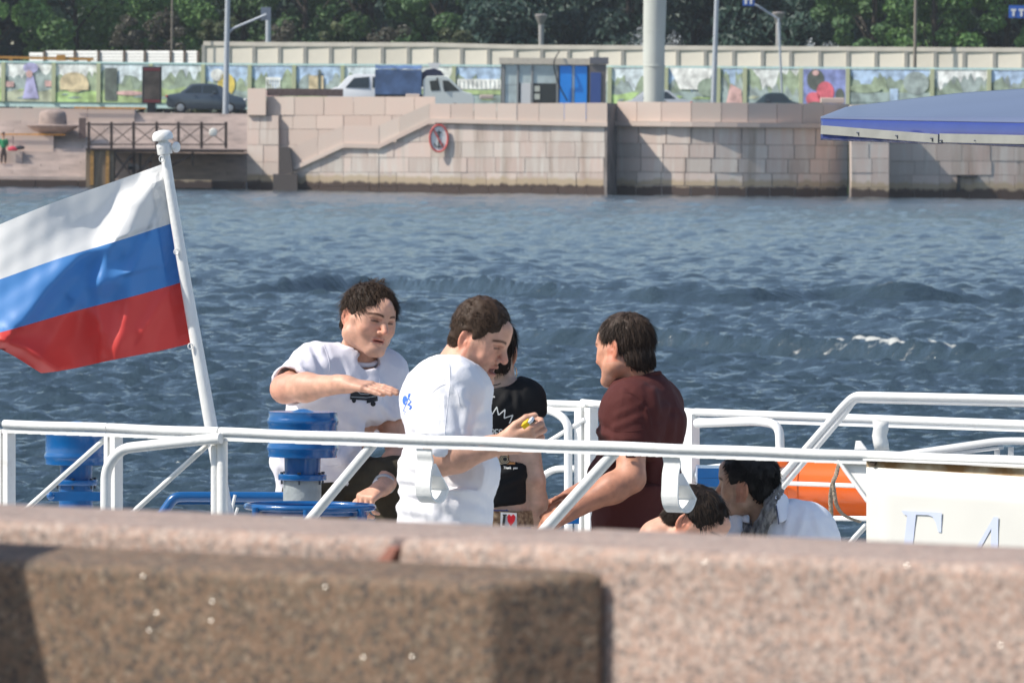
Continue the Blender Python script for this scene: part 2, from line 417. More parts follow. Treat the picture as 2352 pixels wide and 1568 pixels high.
# ---- wall behind the stair ramp
Y1 = lambda d=0: (lambda x: 518.8 + d + (1000 - x) * .011)
Y2 = lambda d=0: (lambda x: 511 + d + (1395 - x) * .010)
wall1 = thing('embankment_wall', at(800, 437, 516), 'pink granite wall of big blocks behind the stair ramp across the river', 'wall')
courses(wall1, 612, 1000, [(222, 265), (265, 297), (297, 333), (333, 372), (372, 404), (404, 440)], Y1(), .5, material=M_stone_dry)
courses(wall1, 567, 640, [(265, 297), (297, 333), (333, 372), (372, 404), (404, 436)], Y1(-.4), .5, wmin=28, wmax=44)
stone_prism(wall1, [(568, 203), (611, 203), (611, 265), (568, 265)], Y1(-.6), 1.0, 'pedestal', M_stone_dry)
backing(wall1, [(569, 206), (610, 206), (610, 232), (998, 237), (998, 445), (569, 440)], Y1(.12), 1.2)
mb = MB(); boxpx(mb, 613, 788, 204, 221, 524.5, .3); mb.build('dark_kerb', mat('dark_stone', (.13, .09, .08), .8, var=.2), wall1)
for i, xx in enumerate((948, 1118)): 
    mb = MB(); boxpx(mb, xx - 16, xx + 16, 216 + i * 2, 228, 519.6, .6); mb.build('parapet_stone', M_stone_dry, wall1, bevel=.05)

# ---- ramp and quay wall in front
ramp_top = [(640, 395), (666, 396), (789, 339), (870, 341), (990, 282), (1395, 291)]
par_top = [(666, 340), (789, 288), (870, 288), (987, 238), (1395, 236)]
def fy(L_, x):
    return np.interp(x, [p[0] for p in L_], [p[1] for p in L_])
wall2 = thing('quay_wall', at(1020, 440, 511), 'granite quay wall with a sloping stair parapet and lime streaks above the water', 'wall')
courses(wall2, 668, 1395, [(285, 326), (326, 362), (362, 396), (396, 428), (428, 452)], Y2(.3), .6, top=ramp_top, knots=(789, 870, 990))
backing(wall2, [(670, 402), (789, 345), (870, 347), (990, 288), (1393, 297), (1393, 462), (670, 455)], Y2(.42), 1.5)
# parapet slabs above the moulding
xs = [666, 730, 789, 870, 918, 987, 1035, 1088, 1141, 1187, 1238, 1296, 1346, 1395]
for a, b in zip(xs[:-1], xs[1:]):
    stone_prism(wall2, [(a, fy(par_top, a)), (b, fy(par_top, b)), (b, fy(ramp_top, b) - 9), (a, fy(ramp_top, a) - 9)], Y2(.2), .45, 'parapet_slab', M_stone_dry, gap=.5)
pl = ramp_top[1:]
for (xa, ya), (xb, yb) in zip(pl[:-1], pl[1:]):
    pts = [at(xa, ya - 10, Y2(.10)(xa)), at(xb, yb - 10, Y2(.10)(xb)), at(xb, yb, Y2(.10)(xb)), at(xa, ya, Y2(.10)(xa))]
    MB().prism(pts, (0, .8, 0)).build('moulding', M_stone_dry, wall2)
stone_prism(wall2, [(641, 338), (666, 338), (673, 399), (641, 399)], Y2(-.2), .8, 'newel', mat('blackish_stone', (.05, .042, .04), .8), gap=0)  # near-black base colour for the newel and its base
stone_prism(wall2, [(627, 400), (683, 400), (683, 445), (627, 442)], Y2(-.9), 1.6, 'newel_base', mat('blackish_stone', (.05, .042, .04)), gap=0)
# end face of the quay wall, turned away from the sun
xc0 = at(1396, 300, 511.2).x
MB().prism([at(1394, 237, 511.25), at(1418, 238, 514.4), at(1418, 470, 514.4), at(1394, 470, 511.25)], (-.5, .4, 0)).build('end_face', mat('dark_granite', (.17, .15, .14), .9, var=.25, vscale=1.2), wall2)  # base colour darker than the rest of the wall

# ---- round bastion
bast = thing('bastion', at(1680, 462, 507), 'curved granite bastion streaked white and ochre, right of the quay wall corner', 'wall')
Yb = 514.2; sB = Yb / FPX
xa, xb = 1417, 1950
Wb = (xb - xa) * sB; t0, t1 = R(-45), R(55)
RB = Wb / (math.sin(t1) - math.sin(t0)); cxB = at(xa, 300, Yb).x - RB * math.sin(t0); cyB = Yb - .2 + RB * math.cos(t0)
def bpt(t, r, z): return Vector((cxB + math.sin(t) * r, cyB - math.cos(t) * r, z))
zrow = [at(1650, y, 512).z for y in (236, 281, 292, 332, 364, 397, 428, 468)]
zrow[-1] = -.8
def arc_stone(ta, tb, z0, z1, r0, r1, name, material):
    k = max(1, int((tb - ta) / R(7)) ); mb = MB(); vs = []
    A = [ta + (tb - ta) * i / k for i in range(k + 1)]
    poly = [bpt(t, r1, z0) for t in A] + [bpt(t, r0, z0) for t in reversed(A)]
    mb.prism(poly, (0, 0, z1 - z0)); return mb.build(name, material, bast)
for ri in range(7):
    z1, z0 = zrow[ri], zrow[ri + 1]; t = t0
    while t < t1 - .02:
        d = _r.uniform(1.25, 1.75) / RB if ri != 1 else 2.4 / RB
        if t + d > t1 - .06: d = t1 - t
        g_ = .035 / RB
        if ri == 1: arc_stone(t, t + d, z0, z1, RB - .3, RB + .30, 'moulding', M_stone_dry)
        elif ri == 0: arc_stone(t + g_ / 2, t + d - g_ / 2, z0 + .01, z1, RB - .35, RB + .02, 'parapet_slab', M_stone_dry)
        else: arc_stone(t + g_, t + d - g_, z0 + .025, z1 - .025, RB - .4, RB + _r.uniform(-.02, .02), 'stone', M_stone)
        t += d
mb = MB(); A = [t0 + (t1 - t0) * i / 24 for i in range(25)]
mb.prism([bpt(t, RB - .06, -1) for t in A] + [bpt(t0, RB - 4, -1), bpt(t1, RB - 6, -1)][::-1], (0, 0, zrow[0] + .9)).build('core', M_mortar, bast)
boxz = MB(); boxpx(boxz, 1885, 1940, 225, 238, 511, .8); boxz.build('parapet_stone', M_stone_dry, bast, bevel=.05)

# ---- pier and wall right of the bastion
wall3 = thing('embankment_wall', at(2150, 468, 511), 'granite wall with a square pier right of the bastion, under the blue awning', 'wall')
courses(wall3, 1955, 2042, [(240, 286), (286, 330), (330, 364), (364, 397), (397, 430), (430, 475)], 509.2, 1.2, wmin=40, wmax=48)
backing(wall3, [(1957, 242), (2040, 242), (2040, 480), (1957, 480)], 509.4, 4.5)
courses(wall3, 2040, 2420, [(242, 286), (286, 330), (330, 370), (370, 402), (402, 434), (434, 478)], 513.2, .6, wmin=52, wmax=70)
backing(wall3, [(2040, 244), (2420, 246), (2420, 482), (2040, 482)], 513.32, 1.2)
# mooring niche
mb = MB(); boxpx(mb, 2198, 2246, 402, 407, 512.9, .4); boxpx(mb, 2198, 2206, 404, 440, 512.9, .4); mb.build('niche_iron', mat('dark_iron', (.03, .03, .032), .7), wall3)

# ---- landing stairs at the left
stair = thing('landing_stairs', at(250, 425, 524), 'broad pink granite landing stairs going down to the water beside the wooden jetty', 'stairs')
XL, XR = -34.0, at(570, 330, 528).x
NST = 22
for i in range(NST):
    z0 = .42 + .174 * i; y0 = 527 + .36 * i
    # each tread is laid from long slabs
    xx = XL
    k0 = 0
    while xx < XR - .1:
        ln = min(_r.uniform(4.5, 8.5), XR - xx)
        if XR - xx - ln < 1.2: ln = XR - xx
        MB().box((xx + .008, y0 + _r.uniform(-.012, .012), z0 - .25), (xx + ln - .008, y0 + .5, z0 + .174)).build('step', M_step, stair)
        xx += ln
xx = XL
while xx < XR - .1:
    ln = min(2.4, XR - xx)
    MB().box((xx + .02, 522 + _r.uniform(0, .03), -.9), (xx + ln - .02, 528, .42)).build('landing_slab', M_stone, stair); xx += ln
mb = MB(); mb.box((XL, 522.3, -1), (XR, 536, .40)); mb.build('core', M_mortar, stair)
mb = MB(); boxpx(mb, 388, 486, 413, 432, 520.5, 1.4); mb.build('lower_step', M_stone, stair)
orange_tape = mat('orange_tape', (.62, .27, .04), .7, var=.3)
for (xe, yt, zb, Yf) in ((309, 251, 3.2, 533.6), (123, 312, 1.9, 530.2), (51, 347, 1.2, 528.7)):
    zt = at(xe, yt, Yf).z; x1 = at(xe, yt, Yf).x; xx = XL
    while xx < x1 - .1:
        ln = _r.uniform(2.0, 3.2)
        if x1 - xx - ln < 1.5: ln = x1 - xx
        MB().box((xx + .012, Yf + _r.uniform(-.01, .01), zb - .5), (xx + ln - .012, Yf + 2.6, zt)).build('flank_block', M_stone_dry, stair); xx += ln
for (xe, x0_, yt, Yf) in ((335, 170, 250, 533.5), (150, 0, 311, 530.1)):
    mb = MB(); mb.box((at(x0_, yt, Yf).x, Yf - .02, at(xe, yt, Yf).z - .01), (at(xe, yt, Yf).x, Yf + .02, at(xe, yt, Yf).z + .07))
    mb.build('warning_tape', orange_tape, stair)
mb = MB(); boxpx(mb, 181, 196, 271, 318, 530.5, .9); mb.build('block_post', mat('dark_stone', (.13, .09, .08)), stair)

bowl = thing('stone_vase', at(120, 310, 531.2), 'round stone vase on a wide saucer standing on the stair flank across the river', 'stone vase')
c0 = at(121, 311, 531.2); M_vase = mat('vase_stone', (.30, .23, .20), .9, var=.15, vscale=3)
MB().lathe(c0, [(.5, 0), (.6, .1), (1.1, .25), (1.45, .48), (1.50, .56), (1.42, .6), (.8, .62)], 32).build('saucer', M_vase, bowl, smooth=True)
MB().lathe(c0 + Vector((0, 0, .6)), [(.82, 0), (.8, .3), (.76, .62), (.66, .76), (.35, .86), (.1, .88)], 32).build('body', M_vase, bowl, smooth=True)

# ---- wooden jetty
jet = thing('wooden_jetty', at(380, 420, 521), 'dark wooden jetty with crossed railings built out over the landing stairs', 'jetty')
M_dark = mat('tarred_timber', (.055, .035, .028), .8, var=.25, vscale=4); M_weath = mat('weathered_timber', (.20, .15, .10), .9, var=.3, vscale=2.5, stretch=(4, 4, .3)); M_yel = mat('rusty_ochre_paint', (.42, .22, .06), .8, var=.25)
YJ = 520.6
def J(px, py, dy=0): return at(px, py, YJ + dy)
px_posts = [204, 256, 307, 360, 410, 463, 519]
for back in (0, 2.4):
    for x in px_posts: MB().bar(J(x, 280, back), J(x, 341, back), .15, .15).build('railing_post', M_dark, jet)
    MB().bar(J(198, 286, back), J(523, 286, back), .10, .10).build('handrail', M_dark, jet)
    MB().bar(J(200, 332, back), J(523, 332, back), .10, .07).build('lower_rail', M_dark, jet)
    for a, b in zip(px_posts[:-1], px_posts[1:]):
        MB().bar(J(a, 289, back), J(b, 331, back), .06, .05).build('cross_brace', M_dark, jet); MB().bar(J(a, 331, back + .06), J(b, 289, back + .06), .06, .05).build('cross_brace', M_dark, jet)
a = J(196, 341); b = J(560, 348)
nb = 26
for i in range(nb):
    x0 = a.x + (b.x - a.x) * i / nb; x1 = a.x + (b.x - a.x) * (i + 1) / nb
    MB().box((x0 + .012, YJ - .1, a.z - .07), (x1 - .012, YJ + 9.5, a.z)).build('deck_plank', M_dark, jet)
mb = MB(); mb.bar(J(262, 347, .05), J(560, 347, .05), .18, .14); mb.build('beam', M_dark, jet)
mb = MB(); boxpx(mb, 197, 261, 343, 432, YJ + .1, 2.2); mb.build('timber_crib', M_weath, jet)
for x in (211, 247): mb = MB(); boxpx(mb, x - 4, x + 4, 346, 425, YJ - .02, .12); mb.build('fender_strip', M_yel, jet)
for (p, q, dy) in (((262, 352), (300, 400), .2), ((305, 352), (264, 410), .2), ((308, 350), (308, 398), .8), ((322, 352), (322, 398), 1.6), ((355, 352), (316, 400), .3), ((443, 350), (443, 380), .5), ((395, 380), (445, 352), .5)):
    MB().bar(J(*p, dy), J(*q, dy), .13, .13).build('brace', M_dark, jet)
lb = MB(); lb.lathe(J(490, 304, -.06), [(.02, 0), (.2, .02), (.24, .08), (.2, .14), (.02, .16)], 16, (0, -1, 0)); o = lb.build('life_ring', mat('dull_white', (.7, .68, .62), .6))
tag(o, 'small white round ring tied on the jetty railing at its right end', 'life ring')

# ---- round no-anchoring sign on the quay wall
sg = thing('round_sign', at(1008, 318, 511), 'round white sign with a red rim, crossed out anchor, on the quay wall', 'sign')
c0 = at(1008, 318, 514.86)
MB().lathe(c0, [(.001, 0), (.52, 0), (.52, .05), (.001, .05)], 28, (0, -1, 0)).build('plate', mat('sign_white', (.78, .76, .72), .5), sg)
mb = MB()
ring = [(c0 + Vector((math.cos(t) * .5, -.07, math.sin(t) * .74))) for t in [2 * math.pi * i / 32 for i in range(32)]]
sg.scale = (1, 1, 1)
mb.tube(ring, .06, 6, closed=True); mb.build('rim', mat('sign_red', (.55, .06, .05), .5), sg)
bpy.data.objects['plate'].scale = (1, 1, 1.42)
mb = MB(); mb.bar(c0 + Vector((-.30, -.08, .5)), c0 + Vector((.25, -.08, -.5)), .08, .03, (0, 1, 0)); mb.build('slash', mat('sign_red', (.55, .06, .05)), sg)
mb = MB(); q = c0 + Vector((0, -.075, 0))
mb.bar(q + Vector((0.0, 0, -.5)), q + Vector((0.0, 0, .45)), .07, .02, (0, 1, 0)); mb.tube([q + Vector((math.sin(t) * .26, 0, -.22 - math.cos(t) * .26)) for t in [R(a) for a in range(-75, 80, 15)]], .035, 6)
mb.bar(q + Vector((-.15, 0, .32)), q + Vector((.15, 0, .32)), .06, .02, (0, 1, 0)); mb.build('anchor', mat('sign_black', (.03, .03, .03), .5), sg)

# ---- printed hoarding along the road
def multi(name, polys, parent, origin=None):
    """flat print: list of (points, material)"""
    vs = []; fs = []; mi = []; ms = []
    for pts, m_ in polys:
        n = len(vs); vs += [tuple(p) for p in pts]; fs.append(tuple(range(n, n + len(pts))))
        if m_ not in ms: ms.append(m_)
        mi.append(ms.index(m_))
    o = put(name, vs, fs, ms[0], parent)
    for m_ in ms[1:]: o.data.materials.append(m_)
    o.data.polygons.foreach_set('material_index', mi)
    return o
hoard = thing('printed_hoarding', at(700, 240, 562), 'long hoarding of printed park pictures between pale yellow posts behind the road', 'hoarding')
YF = lambda x: 560 + (2352 - x) * .010
ftop = lambda x: np.interp(x, [0, 560, 1100, 1700, 2352], [142, 148, 151, 155, 159])
fbot = lambda x: ftop(x) + 91
posts = [-110, 7, 123, 226, 346, 466, 573, 675, 786, 902, 1042, 1160, 1280, 1400, 1530, 1650, 1711, 1840, 1947, 2141, 2272, 2385, 2480]
P_ = lambda n, c: mat('print_' + n, tuple(v * .88 + .45 * .12 for v in c), .6, var=.35, vscale=1.8)
skyc = [P_('sky_pale', (.62, .70, .74)), P_('sky_white', (.72, .74, .72)), P_('sky_blue', (.35, .48, .66))]
treec = [P_('tree_dark', (.19, .25, .18)), P_('tree_mid', (.25, .32, .20)), P_('tree_blue', (.25, .31, .30))]
lawnc = [P_('lawn', (.28, .37, .14)), P_('lawn_bright', (.33, .48, .16)), P_('meadow', (.36, .38, .26)), P_('pond', (.22, .29, .28))]
ex = dict(violet=P_('violet', (.36, .34, .58)), yellow=P_('ochre', (.50, .42, .20)), pink=P_('pink', (.55, .32, .30)), red=P_('red', (.55, .06, .10)), white=P_('white', (.75, .75, .72)), navy=P_('navy', (.09, .14, .36)), dark=P_('dark', (.04, .06, .045)), gold=P_('gold', (.6, .45, .05)), grey=P_('grey', (.33, .36, .36)), sand=P_('sand', (.58, .46, .27)))
_h2 = random.Random(11)
for i, (xa, xb) in enumerate(zip(posts[:-1], posts[1:])):
    xa_, xb_ = xa + 3, xb - 3
    def U(u, v, d=0): x = xa_ + (xb_ - xa_) * u; return at(x, ftop(x) + 3 + (fbot(x) - ftop(x) - 3) * v, YF(x) - .02 - d)
    polys = [([U(0, 1), U(1, 1), U(1, 0), U(0, 0)], skyc[_h2.randrange(3)])]
    if i == 17: continue
    if True:
        # uneven tree line, two depths
        for layer in range(2):
            n = 16; pts = []
            base = _h2.uniform(.12, .42) + .14 * layer; gapc = _h2.uniform(.2, .8); gw = _h2.uniform(.1, .35)
            for k in range(n + 1):
                u = k / n; v = base + .12 * math.sin(k * _h2.uniform(.6, 1.4) + i) + _h2.uniform(-.07, .07)
                if abs(u - gapc) < gw * .5: v += .32
                pts.append(U(u, min(.75, max(0.0, v)), .02 * (layer + 1)))
            polys.append(([U(0, .8, .02 * (layer + 1)), U(1, .8, .02 * (layer + 1))] + pts[::-1], treec[(i + layer + _h2.randrange(2)) % 3]))
        lv = _h2.uniform(.6, .74)
        lp = [U(k / 8, lv + .04 * math.sin(k * 1.3 + i), .06) for k in range(9)]
        polys.append(([U(0, 1, .06), U(1, 1, .06)] + lp[::-1], lawnc[_h2.randrange(4)]))
        for q in range(3):
            u0 = _h2.uniform(0, .7); v0 = _h2.uniform(.66, .9); ww = _h2.uniform(.15, .4); hh = _h2.uniform(.04, .1)
            polys.append(([U(u0, v0 + hh, .08), U(u0 + ww * .6, v0 + hh * 1.2, .08), U(min(1, u0 + ww), v0 + hh * .4, .08), U(u0 + ww * .5, v0, .08)], lawnc[_h2.randrange(4)]))
    D = .1
    def ell(u, v, a, b, m_, d=D, n=14): polys.append(([U(u + a * math.cos(2 * math.pi * k / n), v - b * math.sin(2 * math.pi * k / n), d) for k in range(n)][::-1], m_))
    def quad(u0, u1, v0, v1, m_, d=D): polys.append(([U(u0, v1, d), U(u1, v1, d), U(u1, v0, d), U(u0, v0, d)], m_))
    if i == 1:
        polys.append(([U(.38, .92, D), U(.72, .92, D), U(.6, .3, D), U(.48, .3, D)], ex['violet'])); ell(.55, .12, .16, .14, ex['violet']); ell(.52, .28, .07, .1, ex['pink'], .12)
        quad(.02, .2, .48, .62, ex['pink']); quad(.85, .98, .45, .6, ex['pink'])
    if i == 2: ell(.45, .48, .34, .26, ex['sand']); quad(.12, .8, .5, .68, ex['sand'], .13)
    if i == 3: quad(.1, .35, .1, .95, ex['dark']); ell(.6, .75, .3, .06, ex['pink'])
    if i == 5: ell(.5, .5, .2, .3, ex['gold']); ell(.3, .25, .16, .16, ex['white'])
    if i == 6:
        quad(.35, .72, .3, .36, ex['white'])
        for k in range(6): quad(.36 + k * .062, .39 + k * .062, .36, .6, ex['white'])
        ell(.5, .72, .35, .08, ex['pink'])
    if i == 7: quad(.3, .62, .25, .62, ex['sand']); quad(.5, .56, .1, .62, ex['dark'], .12)
    if i in (9, 10): quad(.05, .95, .32, .58, ex['white']); [quad(.08 + k * .09, .1 + k * .09, .36, .56, ex['grey'], .12) for k in range(10)]; quad(0, 1, .6, .72, lawnc[0])
    if i == 14: polys.append(([U(.25, .55, D), U(.75, .55, D), U(.95, 0, D), U(.05, 0, D)], ex['white'])); ell(.85, .5, .25, .25, treec[0], .12)
    if i == 15: polys.append(([U(.25, .95, D), U(.95, .95, D), U(.9, .55, D), U(.45, .4, D)], ex['pink']))
    if i == 18: quad(0, 1, .60, .86, lawnc[3]); quad(.5, .6, .5, .84, skyc[2], .13); ell(.2, .5, .2, .12, treec[1], .12); ell(.82, .35, .16, .3, treec[2], .12)
    o = multi('picture_panel', polys, hoard)
# the dark-blue panel with a red dressed figure replaces the landscape between two posts
xa_, xb_ = 1843, 1944
def U(u, v, d=0): x = xa_ + (xb_ - xa_) * u; return at(x, ftop(x) + 3 + (fbot(x) - ftop(x) - 3) * v, YF(x) - .16 - d)
polys = [([U(0, 1), U(1, 1), U(1, 0), U(0, 0)], P_('indigo', (.16, .20, .46)))]
for (u, v, a, b, k, d) in ((.3, .28, .2, .28, 'dark', .02), (.52, .6, .2, .28, 'red', .04), (.25, .78, .17, .18, 'red', .04), (.3, .1, .08, .07, 'pink', .05), (.85, .7, .1, .2, 'dark', .03), (.3, .95, .2, .1, 'dark', .05)):
    polys.append(([U(u + a * math.cos(2 * math.pi * q / 16), v - b * math.sin(2 * math.pi * q / 16), d) for q in range(16)][::-1], ex[k]))
tag(multi('picture_panel', polys, hoard), 'dark blue picture with a red clothed figure')
M_post = mat('pale_yellow_paint', (.62, .62, .38), .6); M_teal = mat('pale_teal_paint', (.36, .52, .52), .6, var=.1)
for x in posts: 
    mb = MB(); boxpx(mb, x - 4.5, x + 4.5, ftop(x) + 1, fbot(x), YF(x) - .22, .2); mb.build('post', M_post, hoard)
for xa, xb in zip(posts[:-1], posts[1:]):
    MB().bar(at(xa, ftop(xa), YF(xa)), at(xb, ftop(xb), YF(xb)), .14, .12).build('top_rail', M_teal, hoard)
    x = (xa + xb) / 2
    mb = MB(); mb.prism([at(xa, fbot(xa), YF(xa)), at(xb, fbot(xb), YF(xb)), at(xb, fbot(xb) + 12, YF(xb)), at(xa, fbot(xa) + 12, YF(xa))], (0, .2, 0)); mb.build('base_board', mat('base_teal', (.42, .55, .54), .7, var=.1), hoard)

# ---- concrete panel wall behind
cw = thing('concrete_wall', at(1400, 150, 578), 'long beige concrete wall of framed panels behind the printed hoarding', 'wall')
ctop = lambda x: np.interp(x, [467, 600, 1000, 1176, 1700, 2352], [95, 97, 98, 103, 106, 110])
YC = lambda x: 578 + (2352 - x) * .010
cps = [467, 525, 583, 642, 700, 759, 811, 878, 938, 999, 1060, 1122, 1183, 1244, 1306, 1367, 1430, 1493, 1556, 1620, 1685, 1751, 1816, 1883, 1947, 2012, 2081, 2148, 2214, 2284, 2350, 2416]
M_cp = mat('beige_panel', (.66, .61, .52), .9, var=.07, vscale=.5, rnd=.08); M_cf = mat('concrete_frame', (.50, .46, .40), .9, var=.1, vscale=.7)
for xa, xb in zip(cps[:-1], cps[1:]):
    x = (xa + xb) / 2
    mb = MB(); mb.prism([at(xa + 3, ctop(x) + 13, YC(xa) + .07), at(xb - 3, ctop(x) + 13, YC(xb) + .07), at(xb - 3, 172, YC(xb) + .07), at(xa + 3, 172, YC(xa) + .07)], (0, .2, 0)); mb.build('panel', M_cp, cw)
    mb = MB(); mb.prism([at(xa, ctop(xa), YC(xa) - .02), at(xb, ctop(xb), YC(xb) - .02), at(xb, ctop(xb) + 10, YC(xb) - .02), at(xa, ctop(xa) + 10, YC(xa) - .02)], (0, .6, 0)); mb.build('cap_beam', M_cf, cw)
    mb = MB(); mb.prism([at(xa, ctop(xa) + 10, YC(xa) + .04), at(xb, ctop(xb) + 10, YC(xb) + .04), at(xb, ctop(xb) + 13, YC(xb) + .04), at(xa, ctop(xa) + 13, YC(xa) + .04)], (0, .4, 0)); mb.build('frame_strip', M_cf, cw)
for x in cps: mb = MB(); boxpx(mb, x - 4, x + 4, ctop(x) + 8, 172, YC(x) - .025, .5); mb.build('pillar', M_cf, cw)
# white hoarding and orange beam at the left
wf = thing('white_fence', at(280, 145, 572), 'white ribbed sheet fence with brown posts behind the printed hoarding', 'fence')
wp = [150, 163, 251, 327, 412, 479, 563, 610, 655]; wp = [a * .7 + 0 for a in (93, 145, 245, 323, 407, 475, 560, 605, 650)]
for i, (xa, xb) in enumerate(zip(wp[:-1], wp[1:])):
    for r_ in range(4):
        ya_ = (121 if i == 0 else 117) + r_ * 7.2; YW = lambda x: 592 + (470 - x) * .013; mb = MB(); mb.prism([at(xa + 2, ya_, YW(xa)), at(xb - 2, ya_, YW(xb)), at(xb - 2, ya_ + 6.6, YW(xb) - .03), at(xa + 2, ya_ + 6.6, YW(xa) - .03)], (0, .06, 0)); mb.build('sheet', mat('white_sheet', (.74, .73, .70), .5, rnd=.05), wf)
for x in wp[1:]: mb = MB(); boxpx(mb, x - 3, x + 3, 117, 150, 591.85 + (470 - x) * .013, .15); mb.build('post', mat('brown_post', (.22, .16, .12), .8), wf)
ob = MB(); ob.bar(at(-60, 131, 587), at(215, 136, 587), .16, .16); boxpx(ob, 130, 150, 126, 140, 586.8, .3)
boxpx(ob, 20, 28, 134, 240, 587.2, .25); boxpx(ob, 200, 208, 136, 240, 587.2, .25)
tag(ob.build('barrier_beam', mat('orange_paint', (.55, .26, .05), .6, var=.1)), 'long orange beam lying level above the left end of the printed hoarding', 'barrier')
# ================================================================ road furniture and vehicles on the far bank
M_grey = mat('galvanised_steel', (.42, .45, .48), .5, metal=.3, var=.06); M_glass = mat('dark_glass', (.03, .04, .045), .08); M_tyre = mat('tyre_rubber', (.02, .02, .02), .8); M_rim = mat('alloy', (.5, .5, .5), .35, metal=.7)
def pole(x0, y0, x1, y1, Y, r0, r1, label, cat='lamp post', name='lamp_post', material=None, group=None):
    t = thing(name, at(x1, y1, Y), label, cat, group)
    MB().tube([at(x1, y1, Y), at(x0, y0, Y)], [r1, r0], 16).build('pole', material or M_grey, t, smooth=True); return t
t = pole(524, -60, 518, 262, 527, .13, .17, 'tall grey lamp post with an arm, standing in front of the dark car')
MB().tube(fillet([at(523, 78, 527), at(535, 66, 527), at(612, 34, 527)], .8), .075, 10).build('arm', M_grey, t, smooth=True)
mb = MB(); boxpx(mb, 599, 622, 17, 47, 527.3, .25); mb.build('sign_back', mat('sign_back', (.16, .19, .24), .6), t)
t = pole(616, 40, 616, 120, 600, .16, .18, 'short grey post behind the concrete wall, under the lamp arm', 'post', 'post')
pp = thing('concrete_column', at(1503, 238, 520), 'very thick pale grey round column standing behind the bastion parapet', 'column')
MB().tube([at(1502, 262, 520), at(1502, 100, 520), at(1506, -60, 520)], [.565, .61, .66], 40).build('shaft', mat('pale_column', (.50, .52, .47), .75, var=.05, vscale=.6), pp, smooth=True)
for yy in (70, 152): 
    MB().lathe(at(1503, yy, 520), [(.63, -.03), (.64, 0), (.63, .03)], 40).build('seam', mat('pale_column', (.5, .52, .47)), pp, smooth=True)
pole(1648, -60, 1638, 262, 524, .12, .16, 'tall grey lamp post right of the thick round column')
pole(2104, -60, 2101, 165, 579, .09, .11, 'thin brown post rising from the concrete wall at the right', 'post', 'post', mat('brown_pole', (.20, .17, .14), .8))
pole(396, -60, 394, 150, 596, .05, .06, 'very thin brown pole among the trees above the white fence', 'post', 'post', mat('brown_pole', (.2, .17, .14)))
for i, (x, yt, lab) in enumerate(((1243, 32, 'funnel topped street lamp above the kiosk'), (1788, 27, 'funnel topped street lamp right of the tall lamp post'))):
    t = thing('street_lamp', at(x, 160, 596), lab, 'street lamp', 'funnel street lamps')
    MB().tube([at(x, 160, 596), at(x, yt + 22, 596)], .17, 12).build('pole', mat('lamp_grey', (.30, .29, .28), .7), t, smooth=True)
    MB().lathe(at(x, yt + 22, 596), [(.16, -.1), (.2, 0), (.36, .32), (.42, .52), (.36, .58), (.05, .6)], 20).build('lamp_shade', mat('lamp_grey2', (.22, .20, .19), .6), t, smooth=True)
def road_sign(x0, x1, y0, y1, Y, lab, arrows):
    t = thing('road_sign', at((x0 + x1) / 2, y1, Y), lab, 'road sign')
    mb = MB(); boxpx(mb, x0, x1, y0, y1, Y, .08); mb.build('plate', mat('sign_blue', (.03, .12, .45), .5), t)
    for (ax, ay) in arrows:
        mb = MB(); boxpx(mb, ax - 2.5, ax + 2.5, ay, y1 - 4, Y - .03, .02); boxpx(mb, ax - 6, ax + 6, ay - 3, ay + 2, Y - .034, .02); mb.build('mark', mat('sign_white', (.78, .76, .72)), t)
    return t
t = road_sign(1706, 1733, -14, 14, 545, 'blue road sign with white marks on a curved arm at the top edge', [(1713, -2), (1725, -2)])
MB().tube([at(1720, 6, 545.3), at(1740, 14, 545.3), at(1788, 44, 545.3), at(1800, 300, 545.3)], .07, 8).build('arm', M_grey, t)
t = road_sign(2317, 2372, 13, 42, 545, 'blue road sign with two white arrows at the right edge above the trees', [(2328, 24), (2346, 24), (2362, 24)])
MB().tube([at(2380, 30, 545.3), at(2400, 60, 545.3), at(2400, 300, 545.3)], .09, 8).build('arm', M_grey, t)
# advertising pillar
t = thing('advert_pillar', at(348, 258, 540), 'dark advertising pillar with red bands on a black foot, left of the dark car', 'advertising pillar')
mb = MB(); boxpx(mb, 326, 371, 153, 238, 540, .5); mb.build('case', mat('black_case', (.02, .02, .024), .4), t, bevel=.05)
mb = MB(); boxpx(mb, 338, 357, 238, 262, 540.1, .35); mb.build('foot', mat('black_case', (.02, .02, .024)), t)
mb = MB(); boxpx(mb, 331, 367, 164, 228, 539.97, .03); mb.build('poster', mat('poster_dark', (.07, .055, .045), .3, var=.6, vscale=1.2), t)
for (a, b) in ((156, 163), (229, 236)): mb = MB(); boxpx(mb, 330, 368, a, b, 539.96, .04); mb.build('red_band', mat('band_red', (.16, .03, .035), .5), t)

